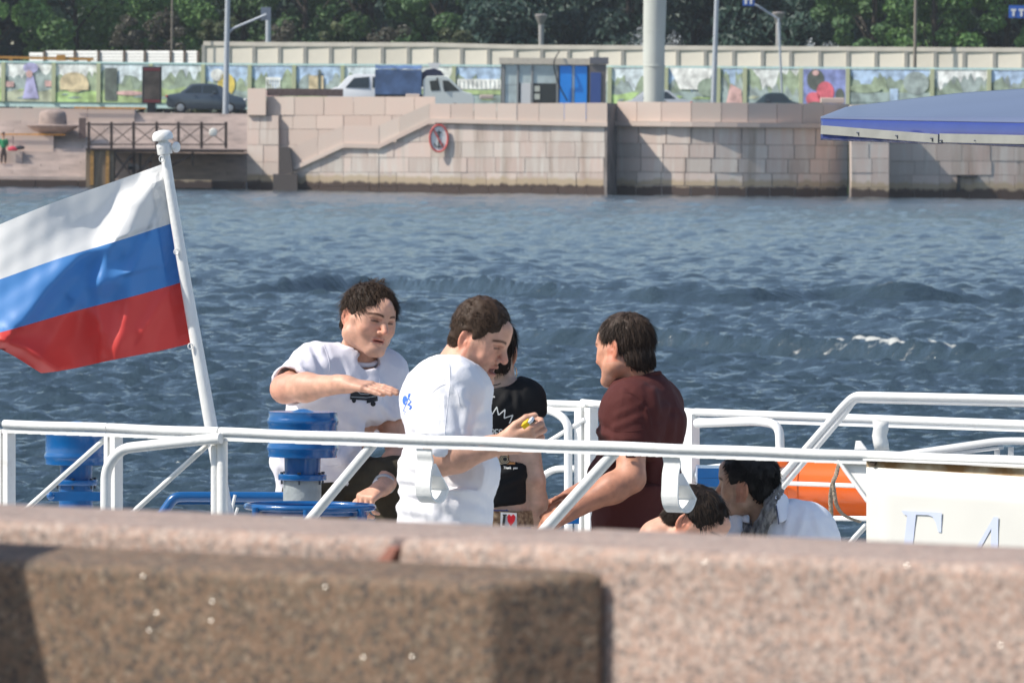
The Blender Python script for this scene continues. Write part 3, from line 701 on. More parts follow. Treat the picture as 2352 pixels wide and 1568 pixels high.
# ---- vehicles
def vehicle(name, label, x0, x1, ybase, ytop, Y, prof, glass, paint, wheels, wr, width=1.75, group=None, flip=False, extra=None):
    """prof: side outline of the body (u along the car, v up, 0..1); cabin narrows towards the roof"""
    L_ = at(x1, ybase, Y).x - at(x0, ybase, Y).x; zb = ZG; H_ = at((x0 + x1) / 2, ytop, Y).z - zb; X0 = at(x0, ybase, Y).x
    t = thing(name, (X0 + L_ / 2, Y + width / 2, zb), label, 'car' if 'truck' not in name else 'truck', group)
    def pt(u, v, side): 
        k = 0 if v < .55 else (v - .55) * .42
        y = Y + (k if side == 0 else width - k)
        return Vector((X0 + (1 - u if flip else u) * L_, y, zb + v * H_))
    mb = MB(); n = len(prof)
    mb.add([pt(u, v, 0) for u, v in prof] + [pt(u, v, 1) for u, v in prof], [tuple(range(n)), tuple(range(2 * n - 1, n - 1, -1))] + [(i, (i + 1) % n, n + (i + 1) % n, n + i) for i in range(n)])
    mb.build('body', paint, t, bevel=.035, smooth=True)
    for q in glass:
        for side in (0, 1):
            s_ = -.012 if side == 0 else .012
            ps = [pt(u, v, side) + Vector((0, s_, 0)) for u, v in q]
            MB().prism(ps, (0, -s_ * .9, 0)).build('window', M_glass, t)
    for u in wheels:
        for side in (0, 1):
            c = Vector((X0 + (1 - u if flip else u) * L_, Y - .02 if side == 0 else Y + width + .02, zb + wr))
            s_ = 1 if side == 0 else -1
            wv = MB().lathe(c, [(wr * .6, 0), (wr * .95, .0), (wr, .05), (wr, .18), (wr * .9, .2)], 24, (0, s_, 0)).build('wheel', M_tyre, t, smooth=True)
            MB().lathe(c + Vector((0, -.012 * s_, 0)), [(.02, -.02), (wr * .2, -.01), (wr * .62, .01), (wr * .66, .05)], 18, (0, s_, 0)).build('rim', M_rim, wv, smooth=True)
            for kk in range(5):
                a_ = 2 * math.pi * kk / 5; e = Vector((math.cos(a_), 0, math.sin(a_)))
                MB().bar(c + e * wr * .12 + Vector((0, -.022 * s_, 0)), c + e * wr * .6 + Vector((0, -.022 * s_, 0)), .05, .02, (0, 1, 0)).build('spoke', M_rim, wv)
    if extra: extra(t, pt)
    return t
sedan = [(.0, .32), (.01, .52), (.03, .62), (.17, .68), (.31, .97), (.40, 1.0), (.56, 1.0), (.64, .95), (.80, .64), (.94, .54), (.99, .42), (1.0, .24), (.97, .16), (.88, .14), (.84, .2), (.74, .2), (.70, .14), (.27, .14), (.23, .2), (.13, .2), (.09, .16), (.02, .2)]
sglass = [[(.22, .68), (.33, .92), (.44, .94), (.44, .67)], [(.455, .67), (.455, .94), (.56, .94), (.63, .90), (.66, .66)]]
def sed_extra(t, pt):
    MB().prism([pt(.665, .69, 0) + Vector((0, .25, 0)), pt(.795, .655, 0) + Vector((0, .2, .02)), pt(.795, .655, 1) + Vector((0, -.2, .02)), pt(.665, .93, 1) + Vector((0, -.3, 0)), pt(.655, .93, 0) + Vector((0, .3, .0))], (.02, 0, .015)).build('windscreen', M_glass, t)
    for u, nm, c in ((.985, 'headlight', (.7, .7, .68)), (.01, 'tail_light', (.35, .03, .03))):
        for s in (0, 1):
            q = pt(u, .47 if u > .5 else .56, s); MB().ball(q, (.09, .1, .07), 10).build(nm, mat('lens_' + nm, c, .15), t, smooth=True)
    MB().obox(pt(.60, .70, 0) + Vector((0, -.1, 0)), (.09, 0, 0), (0, .09, 0), (0, 0, .06)).build('mirror', mat('grey_paint', (.07, .09, .11)), t, bevel=.02)
    for u in (.36, .56): MB().obox(pt(u, .60, 0) + Vector((0, -.02, 0)), (.09, 0, 0), (0, .02, 0), (0, 0, .02)).build('door_handle', mat('grey_paint', (.07, .09, .11)), t)
M_carg = mat('grey_paint', (.07, .09, .11), .3, metal=.3, coat=.6)
vehicle('parked_car', 'dark blue grey saloon car parked by the lamp post', 381, 566, 258, 192, 545, sedan, sglass, M_carg, (.18, .79), .33, extra=sed_extra, group='saloon cars across the river')
vehicle('parked_car', 'silver car seen behind the thick round column, only its roof above the parapet', 1417, 1590, 258, 206, 541, sedan, sglass, mat('silver_paint', (.55, .56, .55), .3, metal=.3, coat=.5), (.18, .79), .33, flip=True, group='saloon cars across the river', extra=sed_extra)
vehicle('parked_car', 'dark green car with just its roof above the parapet, left of the blue picture', 1712, 1840, 262, 213, 541, sedan, sglass, mat('green_black_paint', (.03, .05, .05), .25, coat=.8), (.18, .79), .33, flip=True, group='saloon cars across the river', extra=sed_extra)
suv = [(.0, .3), (.0, .5), (.02, .62), (.13, .68), (.26, .95), (.36, 1.0), (.9, .98), (.96, .9), (1.0, .6), (1.0, .25), (.95, .17), (.9, .16), (.86, .22), (.76, .22), (.72, .16), (.28, .16), (.24, .22), (.14, .22), (.1, .16), (.02, .2)]
vehicle('parked_van', 'white people carrier behind the blue truck, nose to the left', 752, 935, 258, 170, 549, suv, [[(.22, .66), (.33, .90), (.52, .93), (.52, .66)], [(.56, .66), (.56, .93), (.74, .92), (.74, .66)], [(.78, .66), (.78, .92), (.93, .88), (.96, .66)]], mat('white_paint_car', (.74, .75, .75), .35, coat=.5), (.19, .81), .34)
# truck with a tarpaulin body
def truck():
    Y = 544.0; zb = ZG
    X = lambda px: at(px, 220, Y).x
    Z = lambda py, px=960: at(px, py, Y).z
    t = thing('flatbed_truck', (X(970), Y + 1, zb), 'small white cab truck with a faded blue tarpaulin body', 'truck')
    M_tarp = mat('blue_tarp', (.08, .14, .27), .7, var=.3, vscale=1.3, bump=.5, bscale=3)
    w_ = 2.0
    prof = [(X(861), Z(163)), (X(861), Z(214)), (X(968), Z(214)), (X(968), Z(166))]
    P = []
    for i in range(9):
        a = i / 8; P.append([])
        for j in range(11):
            b = j / 10; yy = Y + b * w_; arch = .22 * math.sin(math.pi * b) * (1 - .0 * a)
            P[-1].append(Vector((X(861) + (X(968) - X(861)) * a, yy, Z(166) - .05 * math.sin(a * math.pi * 3) ** 2 + arch + .2)))
    mb = MB(); mb.grid(P); n = len(mb.v)
    mb.box((X(861), Y, Z(218)), (X(968), Y + w_, Z(166) + .14)); mb.build('tarpaulin', M_tarp, t, smooth=True)
    # raised hood over the cab
    pr = [(970, 190), (966, 172), (975, 160), (995, 156), (1015, 162), (1020, 180)]
    pr = [(968, 200), (968, 168), (978, 160), (996, 157), (1012, 162), (1019, 172), (1019, 186)]
    MB().prism([(X(a), Y + .12, Z(b)) for a, b in pr], (0, w_ - .24, 0)).build('wind_hood', mat('dark_tarp', (.02, .025, .06), .7), t, bevel=.04)
    cab = [(971, 246), (971, 185), (979, 175), (1022, 174), (1034, 181), (1062, 208), (1084, 214), (1090, 222), (1090, 248)]
    MB().prism([(X(a), Y + .05, Z(b)) for a, b in cab], (0, w_ - .1, 0)).build('cab', mat('cab_white', (.62, .66, .63), .4, coat=.3), t, bevel=.05)
    for q in ([(986, 186), (1006, 184), (1012, 208), (990, 209)], [(1016, 184), (1030, 185), (1056, 208), (1020, 210)]):
        MB().prism([(X(a), Y + .035, Z(b)) for a, b in q], (0, .02, 0)).build('window', M_glass, t)
    MB().prism([(X(1028), Y + .3, Z(180)), (X(1060), Y + .25, Z(207)), (X(1060), Y + w_ - .25, Z(207)), (X(1028), Y + w_ - .3, Z(180))], (.03, 0, .03)).build('windscreen', M_glass, t)
    MB().box((X(861), Y + .1, zb + .5), (X(1080), Y + w_ - .1, Z(218))).build('chassis', mat('dark_iron', (.03, .03, .032)), t)
    for px in (890, 1045):
        for yy, s_ in ((Y + .02, 1), (Y + w_ - .02, -1)):
            MB().lathe((X(px), yy, zb + .38), [(.2, 0), (.36, 0), (.38, .05), (.38, .2), (.3, .22)], 22, (0, s_, 0)).build('wheel', M_tyre, t, smooth=True)
    MB().obox((X(1004), Y - .1, Z(183)), (.05, 0, 0), (0, .06, 0), (0, 0, .12)).build('mirror', mat('dark_iron', (.03, .03, .032)), t)
truck()
# white triangle sign behind the van
t = thing('yield_sign', at(998, 240, 552), 'white downward triangle road sign behind the white van', 'road sign')
MB().prism([at(982, 145, 552), at(1014, 145, 552), at(998, 168, 552)], (0, .05, 0)).build('plate', mat('sign_white', (.78, .76, .72)), t)
MB().tube([at(998, 250, 552.1), at(998, 150, 552.1)], .04, 8).build('pole', M_grey, t)
t.location = t.location
# ---- kiosk
def kiosk():
    Y = 530.0; zb = ZG - .1
    X = lambda px: at(px, 200, Y).x
    Z = lambda py: at(1270, py, Y).z
    k = thing('kiosk', (X(1270), Y + 1.5, zb), 'glass street kiosk with two bright blue doors and a dark end pillar', 'kiosk')
    M_fr = mat('kiosk_frame', (.33, .33, .32), .5); M_gl = mat('kiosk_glass', (.50, .57, .55), .3, var=.2, vscale=1.2); M_bl = mat('kiosk_blue', (.02, .30, .90), .4)
    MB().box((X(1146), Y - .15, Z(148)), (X(1357), Y + 3.0, Z(134))).build('roof', mat('kiosk_fascia', (.66, .58, .46), .7, var=.08), k)
    MB().box((X(1150), Y + .25, zb), (X(1355), Y + 2.9, Z(149))).build('back_wall', mat('kiosk_inside', (.20, .21, .20), .8), k)
    for a, b, ya, yb in ((1160, 1188, 150, 196), (1192, 1221, 150, 192), (1225, 1277, 150, 192), (1160, 1188, 197, 238), (1225, 1277, 193, 238)):
        MB().box((X(a), Y, Z(yb)), (X(b), Y + .04, Z(ya))).build('pane', M_gl if (yb < 200 or a < 1200) else M_glass, k)
    MB().box((X(1196), Y - .02, Z(240)), (X(1219), Y + .1, Z(192))).build('notice', mat('sign_white', (.78, .76, .72)), k)
    for x_, y_ in ((1233, 204), (1233, 222)): MB().box((X(x_ - 6), Y - .03, Z(y_ + 7)), (X(x_ + 7), Y - .005, Z(y_ - 6))).build('price_card', mat('card_cream', (.6, .6, .5), .6), k)
    for x in (1156, 1189, 1222, 1280): MB().box((X(x - 2), Y - .06, zb), (X(x + 2), Y + .2, Z(149))).build('mullion', M_fr, k)
    for a, b in ((1285, 1313), (1320, 1348)): MB().box((X(a), Y - .03, zb), (X(b), Y + .2, Z(151))).build('door', M_bl, k)
    MB().box((X(1314), Y - .01, zb), (X(1319), Y + .2, Z(150))).build('door_post', mat('frame_pale', (.45, .52, .6), .5), k)
    e = MB().box((X(1354), Y - .3, zb), (X(1392), Y + 2.6, Z(147))).build('end_pillar', mat('kiosk_brown', (.17, .15, .14), .7), k)
    MB().box((X(1356), Y - .34, zb), (X(1380), Y - .31, Z(166))).build('blue_panel', mat('panel_blue', (.05, .10, .30), .5), k)
    MB().box((X(1354), Y - .4, Z(146)), (X(1397), Y + 2.7, Z(131))).build('pillar_cap', mat('kiosk_grey', (.15, .15, .17), .7), k)
    MB().tube(smoothline([at(1285, 118, Y - .2), at(1274, 138, Y - .4), at(1273, 158, Y - .3), at(1284, 195, Y - .2), at(1303, 232, Y - .1)]), .035, 6).build('cable', mat('sign_black', (.03, .03, .03)), k)
kiosk()
# fountain spray behind the concrete wall: fine droplets
def spray(x, y, wpx, hpx, n, lab, seed):
    r = random.Random(seed); mb = MB()
    for i in range(n):
        a = r.gauss(0, 1); u = r.random(); q = at(x + a * wpx * (.25 + u * .75) * .45, y - hpx * u * (1 - .35 * abs(a)) + hpx * .25 * a * a * u, 602 + r.uniform(-2, 2)); s = r.uniform(.012, .045)
        v = [q + Vector((r.uniform(-s, s), r.uniform(-s, s), r.uniform(-s, s))) for _ in range(4)]
        mb.add(v, [(0, 1, 2), (0, 2, 3), (0, 3, 1), (1, 3, 2)])
    o = mb.build('fountain_spray', mat('spray_white', (.8, .82, .85), .5), fix=False); stuff(o); return o
spray(1482, 112, 80, 60, 900, '', 3); spray(1548, 112, 50, 44, 450, '', 8); spray(1862, 114, 26, 28, 260, '', 4); spray(1905, 114, 50, 20, 200, '', 5)
# ================================================================ trees behind the wall
def leaf_mat(name, a, b, translu=.32):
    m = bpy.data.materials.new(name); m.use_nodes = True
    N = m.node_tree.nodes; L = m.node_tree.links; p = N['Principled BSDF']; p.inputs['Roughness'].default_value = .55
    g = N.new('ShaderNodeNewGeometry'); mx = N.new('ShaderNodeMix'); mx.data_type = 'RGBA'
    mx.inputs[6].default_value = (*a, 1); mx.inputs[7].default_value = (*b, 1); L.new(g.outputs['Random Per Island'], mx.inputs[0])
    oi = N.new('ShaderNodeObjectInfo'); hv = N.new('ShaderNodeHueSaturation'); mr = N.new('ShaderNodeMapRange'); mr.inputs[3].default_value = .8; mr.inputs[4].default_value = 1.2
    L.new(oi.outputs['Random'], mr.inputs[0]); L.new(mr.outputs[0], hv.inputs['Value']); L.new(mx.outputs[2], hv.inputs['Color'])
    L.new(hv.outputs[0], p.inputs['Base Color'])
    tr = N.new('ShaderNodeBsdfTranslucent'); L.new(hv.outputs[0], tr.inputs[0]); ms = N.new('ShaderNodeMixShader'); ms.inputs[0].default_value = translu
    L.new(p.outputs[0], ms.inputs[1]); L.new(tr.outputs[0], ms.inputs[2]); L.new(ms.outputs[0], N['Material Output'].inputs['Surface'])
    return m
ML = dict(bright=leaf_mat('leaves_bright', (.07, .155, .042), (.145, .265, .075)), mid=leaf_mat('leaves_mid', (.043, .105, .034), (.09, .165, .058)),
          dark=leaf_mat('leaves_dark', (.020, .052, .042), (.050, .10, .07)), bush=leaf_mat('leaves_bush', (.06, .08, .035), (.12, .14, .055)), lilac=leaf_mat('leaves_lilac', (.075, .075, .05), (.125, .11, .08)))
M_bark = mat('bark', (.045, .035, .028), .95, var=.3)
def leaves(name, centres, radii, n, size, material, parent, seed, flat=1.0, down=0.0):
    r = np.random.default_rng(seed); c = np.asarray(centres); rad = np.asarray(radii)
    wgt = (rad[:, 0] * rad[:, 2]); wgt = wgt / wgt.sum(); k = r.choice(len(c), n, p=wgt)
    d = r.normal(size=(n, 3)); d /= np.linalg.norm(d, axis=1)[:, None]
    rr = r.uniform(.62, 1.06, n) ** .45
    P = c[k] + d * rad[k] * rr[:, None]
    s = size * r.uniform(.5, 1.3, n)[:, None]
    nrm = d * .8 + r.normal(size=(n, 3)) * .6 + np.array([0, 0, .35]); nrm /= np.linalg.norm(nrm, axis=1)[:, None]
    t = np.cross(nrm, r.normal(size=(n, 3))); t /= np.linalg.norm(t, axis=1)[:, None] + 1e-6; b = np.cross(nrm, t)
    tip = np.array([0, 0, -down])
    V = np.stack([P - t * s, P - b * s * .55 * flat + nrm * s * .15, P + t * s + tip * s, P + b * s * .55 * flat + nrm * s * .15], 1).reshape(-1, 3)
    F = np.arange(n * 4).reshape(n, 4)
    return put(name, V, F, material, parent)
def tree(px, py_top, Y, width, kind, label, seed, base_px=120, n=3600, group=None, cat='tree', name='tree', size=.34, trunk=True):
    r = random.Random(seed); s = Y / FPX
    base = at(px, base_px, Y); base.z = ZG - .1
    top = at(px, py_top, Y).z; H = top - base.z; W_ = width * s / 2
    t = thing(name, base, label, cat, group)
    cs = []; rs = []
    if kind == 'dark':                                # spruce-like tiers
        k = 9
        for i in range(k):
            f = (i + .5) / k; z = base.z + .6 + (H - .6) * f; w_ = W_ * (1.05 - .8 * f)
            for j in range(5):
                a = r.uniform(0, 6.28); cs.append((base.x + math.cos(a) * w_ * .6, base.y + math.sin(a) * w_ * .6, z + r.uniform(-.4, .4))); rs.append((w_ * r.uniform(.45, .65), w_ * .55, H / k * r.uniform(.45, .75)))
    else:
        lo = .06 if not trunk else .20
        for i in range(38):
            f = r.random(); z = base.z + H * (lo + (1 - lo) * f); w_ = W_ * math.sin(math.pi * min(.97, .2 + .72 * f)) ** .6
            a = r.uniform(0, 6.28); q = math.sqrt(r.random())
            R_ = W_ * r.uniform(.17, .30)
            cs.append((base.x + math.cos(a) * w_ * q, base.y + math.sin(a) * w_ * q, z)); rs.append((R_, R_, R_ * r.uniform(.6, .85)))
    leaves('crown', cs, rs, n, size, ML[kind], t, seed, down=.5 if kind == 'dark' else .15)
    if trunk:
        mb = MB(); mb.tube([base, base + Vector((r.uniform(-.2, .2), 0, H * .35)), base + Vector((r.uniform(-.4, .4), 0, H * .7))], [.26, .2, .08], 9)
        for i in range(6):
            a = r.uniform(0, 6.28); z = H * r.uniform(.25, .55); mb.tube([base + Vector((0, 0, z)), base + Vector((math.cos(a) * W_ * .5, math.sin(a) * W_ * .5, z + H * .18))], [.1, .03], 6)
        mb.build('trunk', M_bark, t, smooth=True)
    return t
G = 'trees behind the concrete wall'
fr = [(-40, -170, 612, 330, 'bright', 'bright leafy tree at the left end, its low crown over the orange beam'),
      (175, -190, 616, 330, 'bright', 'bright leafy tree behind the white fence, left of the thin brown pole'),
      (385, -180, 622, 300, 'bright', 'broad leafy tree above the advertising pillar'),
      (560, -200, 626, 300, 'mid', 'mid green tree rising behind the first lamp post'),
      (705, -220, 622, 270, 'mid', 'mid green loose tree right of the lamp arm'),
      (850, -230, 628, 250, 'mid', 'green tree over the white people carrier'),
      (1010, -240, 624, 250, 'mid', 'dull green tree standing above the blue truck'),
      (1150, -260, 620, 260, 'dark', 'dark conifer just left of the funnel lamp over the kiosk'),
      (1310, -260, 626, 270, 'dark', 'dark conifer just right of the funnel lamp over the kiosk'),
      (1450, -260, 622, 250, 'dark', 'dark conifer behind the thick round column, on its left'),
      (1590, -260, 628, 250, 'dark', 'dark conifer between the round column and the tall lamp post'),
      (1740, -260, 622, 250, 'dark', 'dark conifer behind the blue road sign at the top edge'),
      (1880, -250, 620, 230, 'dark', 'dark conifer right of the second funnel lamp'),
      (2010, -210, 614, 260, 'mid', 'green tree left of the thin brown post at the right'),
      (2150, -200, 610, 280, 'bright', 'bright leafy tree right of the thin brown post'),
      (2310, -200, 612, 300, 'bright', 'bright leafy tree behind the road sign at the right edge'),
      (2470, -200, 614, 300, 'mid', 'green tree beyond the right edge road sign')]
for i, (x, yt, Y, wd, kd, lab) in enumerate(fr): tree(x, yt, Y + 16 + max(0, (1200 - x) * .012), wd, kd, lab, 100 + i, n=8500 if kd != 'dark' else 7500, size=.22 if kd != 'dark' else .30)
bu = [(300, 42, 600, 120, 'lilac', 'brownish lilac bush above the white fence, beside the thin brown pole'), (390, 32, 601, 130, 'lilac', 'brownish lilac bush right of the advertising pillar top'), (500, 46, 600, 120, 'bush', 'olive bush behind the first lamp post'),
      (640, 52, 602, 120, 'lilac', 'brown flowering bush behind the short grey post'), (760, 60, 602, 120, 'bush', 'low olive bush over the concrete wall above the van'), (900, 58, 602, 130, 'lilac', 'brown flowering bush over the concrete wall above the truck'), (1040, 66, 602, 120, 'bush', 'low olive bush left of the kiosk lamp')]
for i, (x, yt, Y, wd, kd, lab) in enumerate(bu): tree(x, yt, Y + 10, wd, kd, lab, 300 + i, n=3200, cat='bush', name='bush', size=.15, trunk=False)
# far wood closing the view
r = np.random.default_rng(9); cs = []; rs = []
for i in range(240):
    Y = r.uniform(680, 720); x = r.uniform(-60, 60); z = ZG + r.uniform(0, 18); cs.append((x, Y, z)); R_ = r.uniform(2.2, 4); rs.append((R_, R_, R_))
o = leaves('far_wood', cs, rs, 70000, .66, ML['dark'], None, 77); stuff(o)
# ================================================================ the tour boat
AX = Vector((math.cos(R(37)), -math.sin(R(37)), 0))      # along the boat, towards the right and nearer
NX = Vector((-math.sin(R(37)), -math.cos(R(37)), 0))     # across, towards the quay
RAILDROP = .965
def yr(px): return 965 + 85 * px / 2352
def Yr(px): return RAILDROP * FPX / (yr(px) - yh(px))
def N_(px, py, dy=0): return at(px, py, Yr(px) + dy)      # point in the near rail plane
M_white = mat('white_rail_paint', (.78, .78, .76), .40, var=.025, vscale=18, bump=.13, bscale=70)
_n = M_white.node_tree.nodes; _l = M_white.node_tree.links; _p = _n['Principled BSDF']; _src = _p.inputs['Base Color'].links[0].from_socket
_g = _n.new('ShaderNodeNewGeometry'); _z = _n.new('ShaderNodeTexNoise'); _z.inputs['Scale'].default_value = 5.5; _z.inputs['Detail'].default_value = 9; _z.inputs['Roughness'].default_value = .72
_l.new(_g.outputs['Position'], _z.inputs['Vector']); _r2 = _n.new('ShaderNodeMapRange'); _r2.inputs[1].default_value = .60; _r2.inputs[2].default_value = .80; _r2.inputs[4].default_value = .75; _l.new(_z.outputs[0], _r2.inputs[0])
_m = _n.new('ShaderNodeMix'); _m.data_type = 'RGBA'; _m.inputs[7].default_value = (.42, .36, .28, 1); _l.new(_r2.outputs[0], _m.inputs[0]); _l.new(_src, _m.inputs[6]); _l.new(_m.outputs[2], _p.inputs['Base Color'])
M_blue = mat('blue_gloss_paint', (.004, .088, .27), .25, coat=.3, var=.12, vscale=6, bump=.12, bscale=40)
M_deck = mat('deck_paint', (.25, .27, .28), .8, var=.15)
DECK = 1.9
bo = at(1176, 1007, Yr(1176)); bo.z = 0
boat = thing('tour_boat', bo, 'white railed tour boat moored behind the granite parapet, blue fittings on deck', 'boat')
def bl(a, c, z): p = bo + AX * a - NX * c; return Vector((p.x, p.y, z))     # along, across (away from the quay), height
BEAM = 5.2
hull = MB(); secs = []
for i in range(11):
    a = -5.2 + 14.0 * i / 10; q = 1 - max(0, (-a - 3.2) / 2.4) ** 2 * .5
    secs.append([bl(a, BEAM / 2 - BEAM / 2 * q * k, z) for k, z in ((.8, -.4), (.97, .4), (1.0, DECK), (.98, DECK + .12))] + [bl(a, BEAM / 2 + BEAM / 2 * q * k, z) for k, z in ((.98, DECK + .12), (1.0, DECK), (.97, .4), (.8, -.4))])
hull.grid([s_ for s_ in secs]); hull.f.append(tuple(range(8))); hull.f.append(tuple(80 + i for i in range(8))[::-1])
hull.build('hull', mat('hull_white', (.72, .72, .70), .45, var=.05), boat)
MB().prism([bl(-5.1, .3, DECK - .05), bl(8.6, .1, DECK - .05), bl(8.6, BEAM - .1, DECK - .05), bl(-5.1, BEAM - .3, DECK - .05)], (0, 0, .05)).build('deck', M_deck, boat)

class Grp:
    pass
rail = thing('railing', N_(1176, 1200), None, None); rail.parent = boat; rail.location = WLOC[rail.name] - WLOC[boat.name]
def rt(name, pts, r, k=10, smooth=True, parent=rail, bend=.0, n=12):
    pts = [Vector(p) for p in pts]
    if bend: pts = fillet(pts, bend, 6)
    return MB().tube(pts, r, n).build(name, M_white, parent, smooth=smooth)
# near top rail: round tube over a flat bar, slightly wavy and welded in lengths
for a, b in ((-330, -6), (10, 248), (250, 503), (507, 980), (980, 1430), (1430, 1560), (1560, 1922), (1922, 2700)):
    n = 8; xs = [a + (b - a) * i / n for i in range(n + 1)]
    rt('top_rail', [N_(x, yr(x) + 8 + .8 * math.sin(x * .021)) for x in xs], .0138)
    mb = MB()
    for u, v in zip(xs[:-1], xs[1:]):
        mb.bar(N_(u, yr(u) + 24, .012), N_(v, yr(v) + 23, .012), .027, .013)
    mb.build('flat_bar', M_white, rail)
def postbar(x, y0, y1, wpx, dy=.02, depth=.04, dx=0):
    return MB().bar(N_(x, y0, dy), N_(x + dx, y1, dy), wpx * Yr(x) / FPX, depth, NX).build('post', M_white, rail)
foot = 1700
for x, w_ in ((8, 9), (21, 14), (252, 11), (267, 15)): postbar(x, yr(x) + 20, foot, w_)
for x, r_ in ((494, .013), (511, .0165)): rt('post', [N_(x, yr(x) + 22, .02), N_(x, foot, .02)], r_)
for x, w_ in ((-250, 18), (2300, 16)): postbar(x, yr(x) + 20, foot, w_)
rt('bent_pipe', fillet([N_(507, 1006, -.03), N_(400, 1016, -.05), N_(278, 1030, -.06), N_(243, 1075, -.06), N_(240, foot, -.05)], .10, 8), .0165)
rt('brace', [N_(250, 1000, .02), N_(70, 1160, .02), N_(-60, 1276, .02)], .0085)
rt('brace', [N_(478, 1020, .02), N_(310, 1172, .02), N_(120, 1344, .02)], .0085)
rt('brace', [N_(858, 1018, .02), N_(716, 1188, .02), N_(500, 1446, .02)], .0155)
rt('brace', [N_(1412, 1038, .02), N_(1262, 1204, .02), N_(1040, 1450, .02)], .0175)
# hooks of flat strip hanging from the rail
def sm_step(x): x = max(0, min(1, x)); return x * x * (3 - 2 * x)
def hook(x0, wpx, ytop, ybot):
    s_ = Yr(x0) / FPX; half0 = wpx * s_ / .8 / 2; L_ = []
    prof = [(.006, ytop), (.006, ytop + 14), (.012, ytop + 30), (.004, ytop + 52), (0, ybot - 50), (.0, ybot - 32), (.010, ybot - 12), (.036, ybot - 1), (.056, ybot - 9), (.074, ybot - 30)]
    pr = smoothline([Vector((a, b / 100, 0)) for a, b in prof], 4) + [Vector((.073, (ybot - 31) / 100, 0)), Vector((.038, (ybot - 61) / 100, 0)), Vector((.038, (ybot - 62) / 100, 0)), Vector((.062, (ybot - 88) / 100, 0))]
    n = len(pr)
    for i, q in enumerate(pr):
        base = N_(x0, q.y * 100, .0) - NX * q.x; base.z = N_(x0, q.y * 100).z; half = half0 * (.06 if i == n - 1 else 1 + .42 * sm_step((i - n + 18) / 10))
        L_.append([base - AX * half, base + AX * half])
    mb = MB(); mb.grid(L_); o = mb.build('rope_hook', M_white, rail, fix=False)
    md = o.modifiers.new('s', 'SOLIDIFY'); md.thickness = .006; md.offset = 0
    return o
hook(972, 35, 1030, 1154); hook(1539, 37, 1036, 1176)
# the name board and its gussets at the right
def plate(pts, name, material, parent=rail, th=.008, dy=0):
    return MB().prism([N_(x, y, dy) for x, y in pts], NX * -th).build(name, material, parent, bevel=.0015)
plate([(1922, 1052), (1996, 1056), (1996, 1140), (1984, 1136), (1940, 1075)], 'gusset', M_white, dy=.02)
rt('gusset_rod', [N_(1926, 1056), N_(1940, 1078), N_(1992, 1150)], .006)
plate([(1965, 1012), (1975, 1012), (1990, 1032), (1962, 1032)], 'lug', M_white, dy=.05)
rt('gusset_rod', [N_(1990, 1205, .03), N_(1965, 1232, .03), N_(1900, 1310, .03)], .008)
board = thing('name_board', N_(2170, 1400), None, None); board.parent = boat; board.location = WLOC[board.name] - WLOC[boat.name]
M_board = mat('cream_board', (.70, .685, .63), .45, var=.04, vscale=3)
def yb0(x): return 1063 + (x - 1990) * (1085 - 1063) / 362
P = []
for j in range(6):
    P.append([]); f = j / 5
    for i in range(14):
        x = 1990 + (2760 - 1990) * i / 13; y = yb0(x) + 9 + f * 330; P[-1].append(N_(x, y, -.025 - .012 * math.sin(f * 2.6)))
mb = MB(); mb.grid(P); o = mb.build('panel', M_board, board, smooth=True); o.modifiers.new('s', 'SOLIDIFY').thickness = .004
m_rust = mat('rusty_white', (.62, .52, .36), .8, col2=(.24, .12, .035), vscale=11)
MB().prism([N_(1990, yb0(1990) - 6, -.022), N_(2760, yb0(2760) - 14, -.022), N_(2760, yb0(2760) + 11, -.022), N_(1990, yb0(1990) + 11, -.022)], NX * -.004).build('rusty_strip', m_rust, board)
MB().bar(N_(1986, 1055, -.03), N_(2760, 1055 + 30, -.03), .02, .006).build('board_lip', M_white, board)
MB().lathe(N_(2009, 1062, -.02), [(.001, 0), (.009, .0), (.009, .012), (.001, .014)], 10, NX).build('bolt', mat('rusty_bolt', (.09, .06, .04), .8), board)
# painted letters (only their upper halves show above the parapet)
M_let = mat('faded_blue_letter', (.60, .65, .80), .5, var=.06)
def letter(polys):
    for pts in polys:
        q = [N_(x, y, -.0378) for x, y in pts]; MB().prism(q, NX * .0005).build('letter', M_let, board)
letter([[(2071, 1172), (2163, 1176), (2162, 1222), (2155, 1221), (2150, 1200), (2142, 1186), (2132, 1182), (2104, 1181), (2090, 1320), (2105, 1326), (2055, 1326), (2068, 1320), (2084, 1184), (2076, 1180)]])
letter([[(2283, 1186), (2293, 1187), (2292, 1326), (2274, 1326), (2277, 1213), (2215, 1326), (2202, 1326)], ])
letter([[(2232, 1288), (2276, 1288), (2276, 1296), (2228, 1296)]])
letter([[(2420, 1190), (2520, 1194), (2520, 1204), (2476, 1202), (2474, 1326), (2456, 1326), (2458, 1202), (2420, 1200)]])

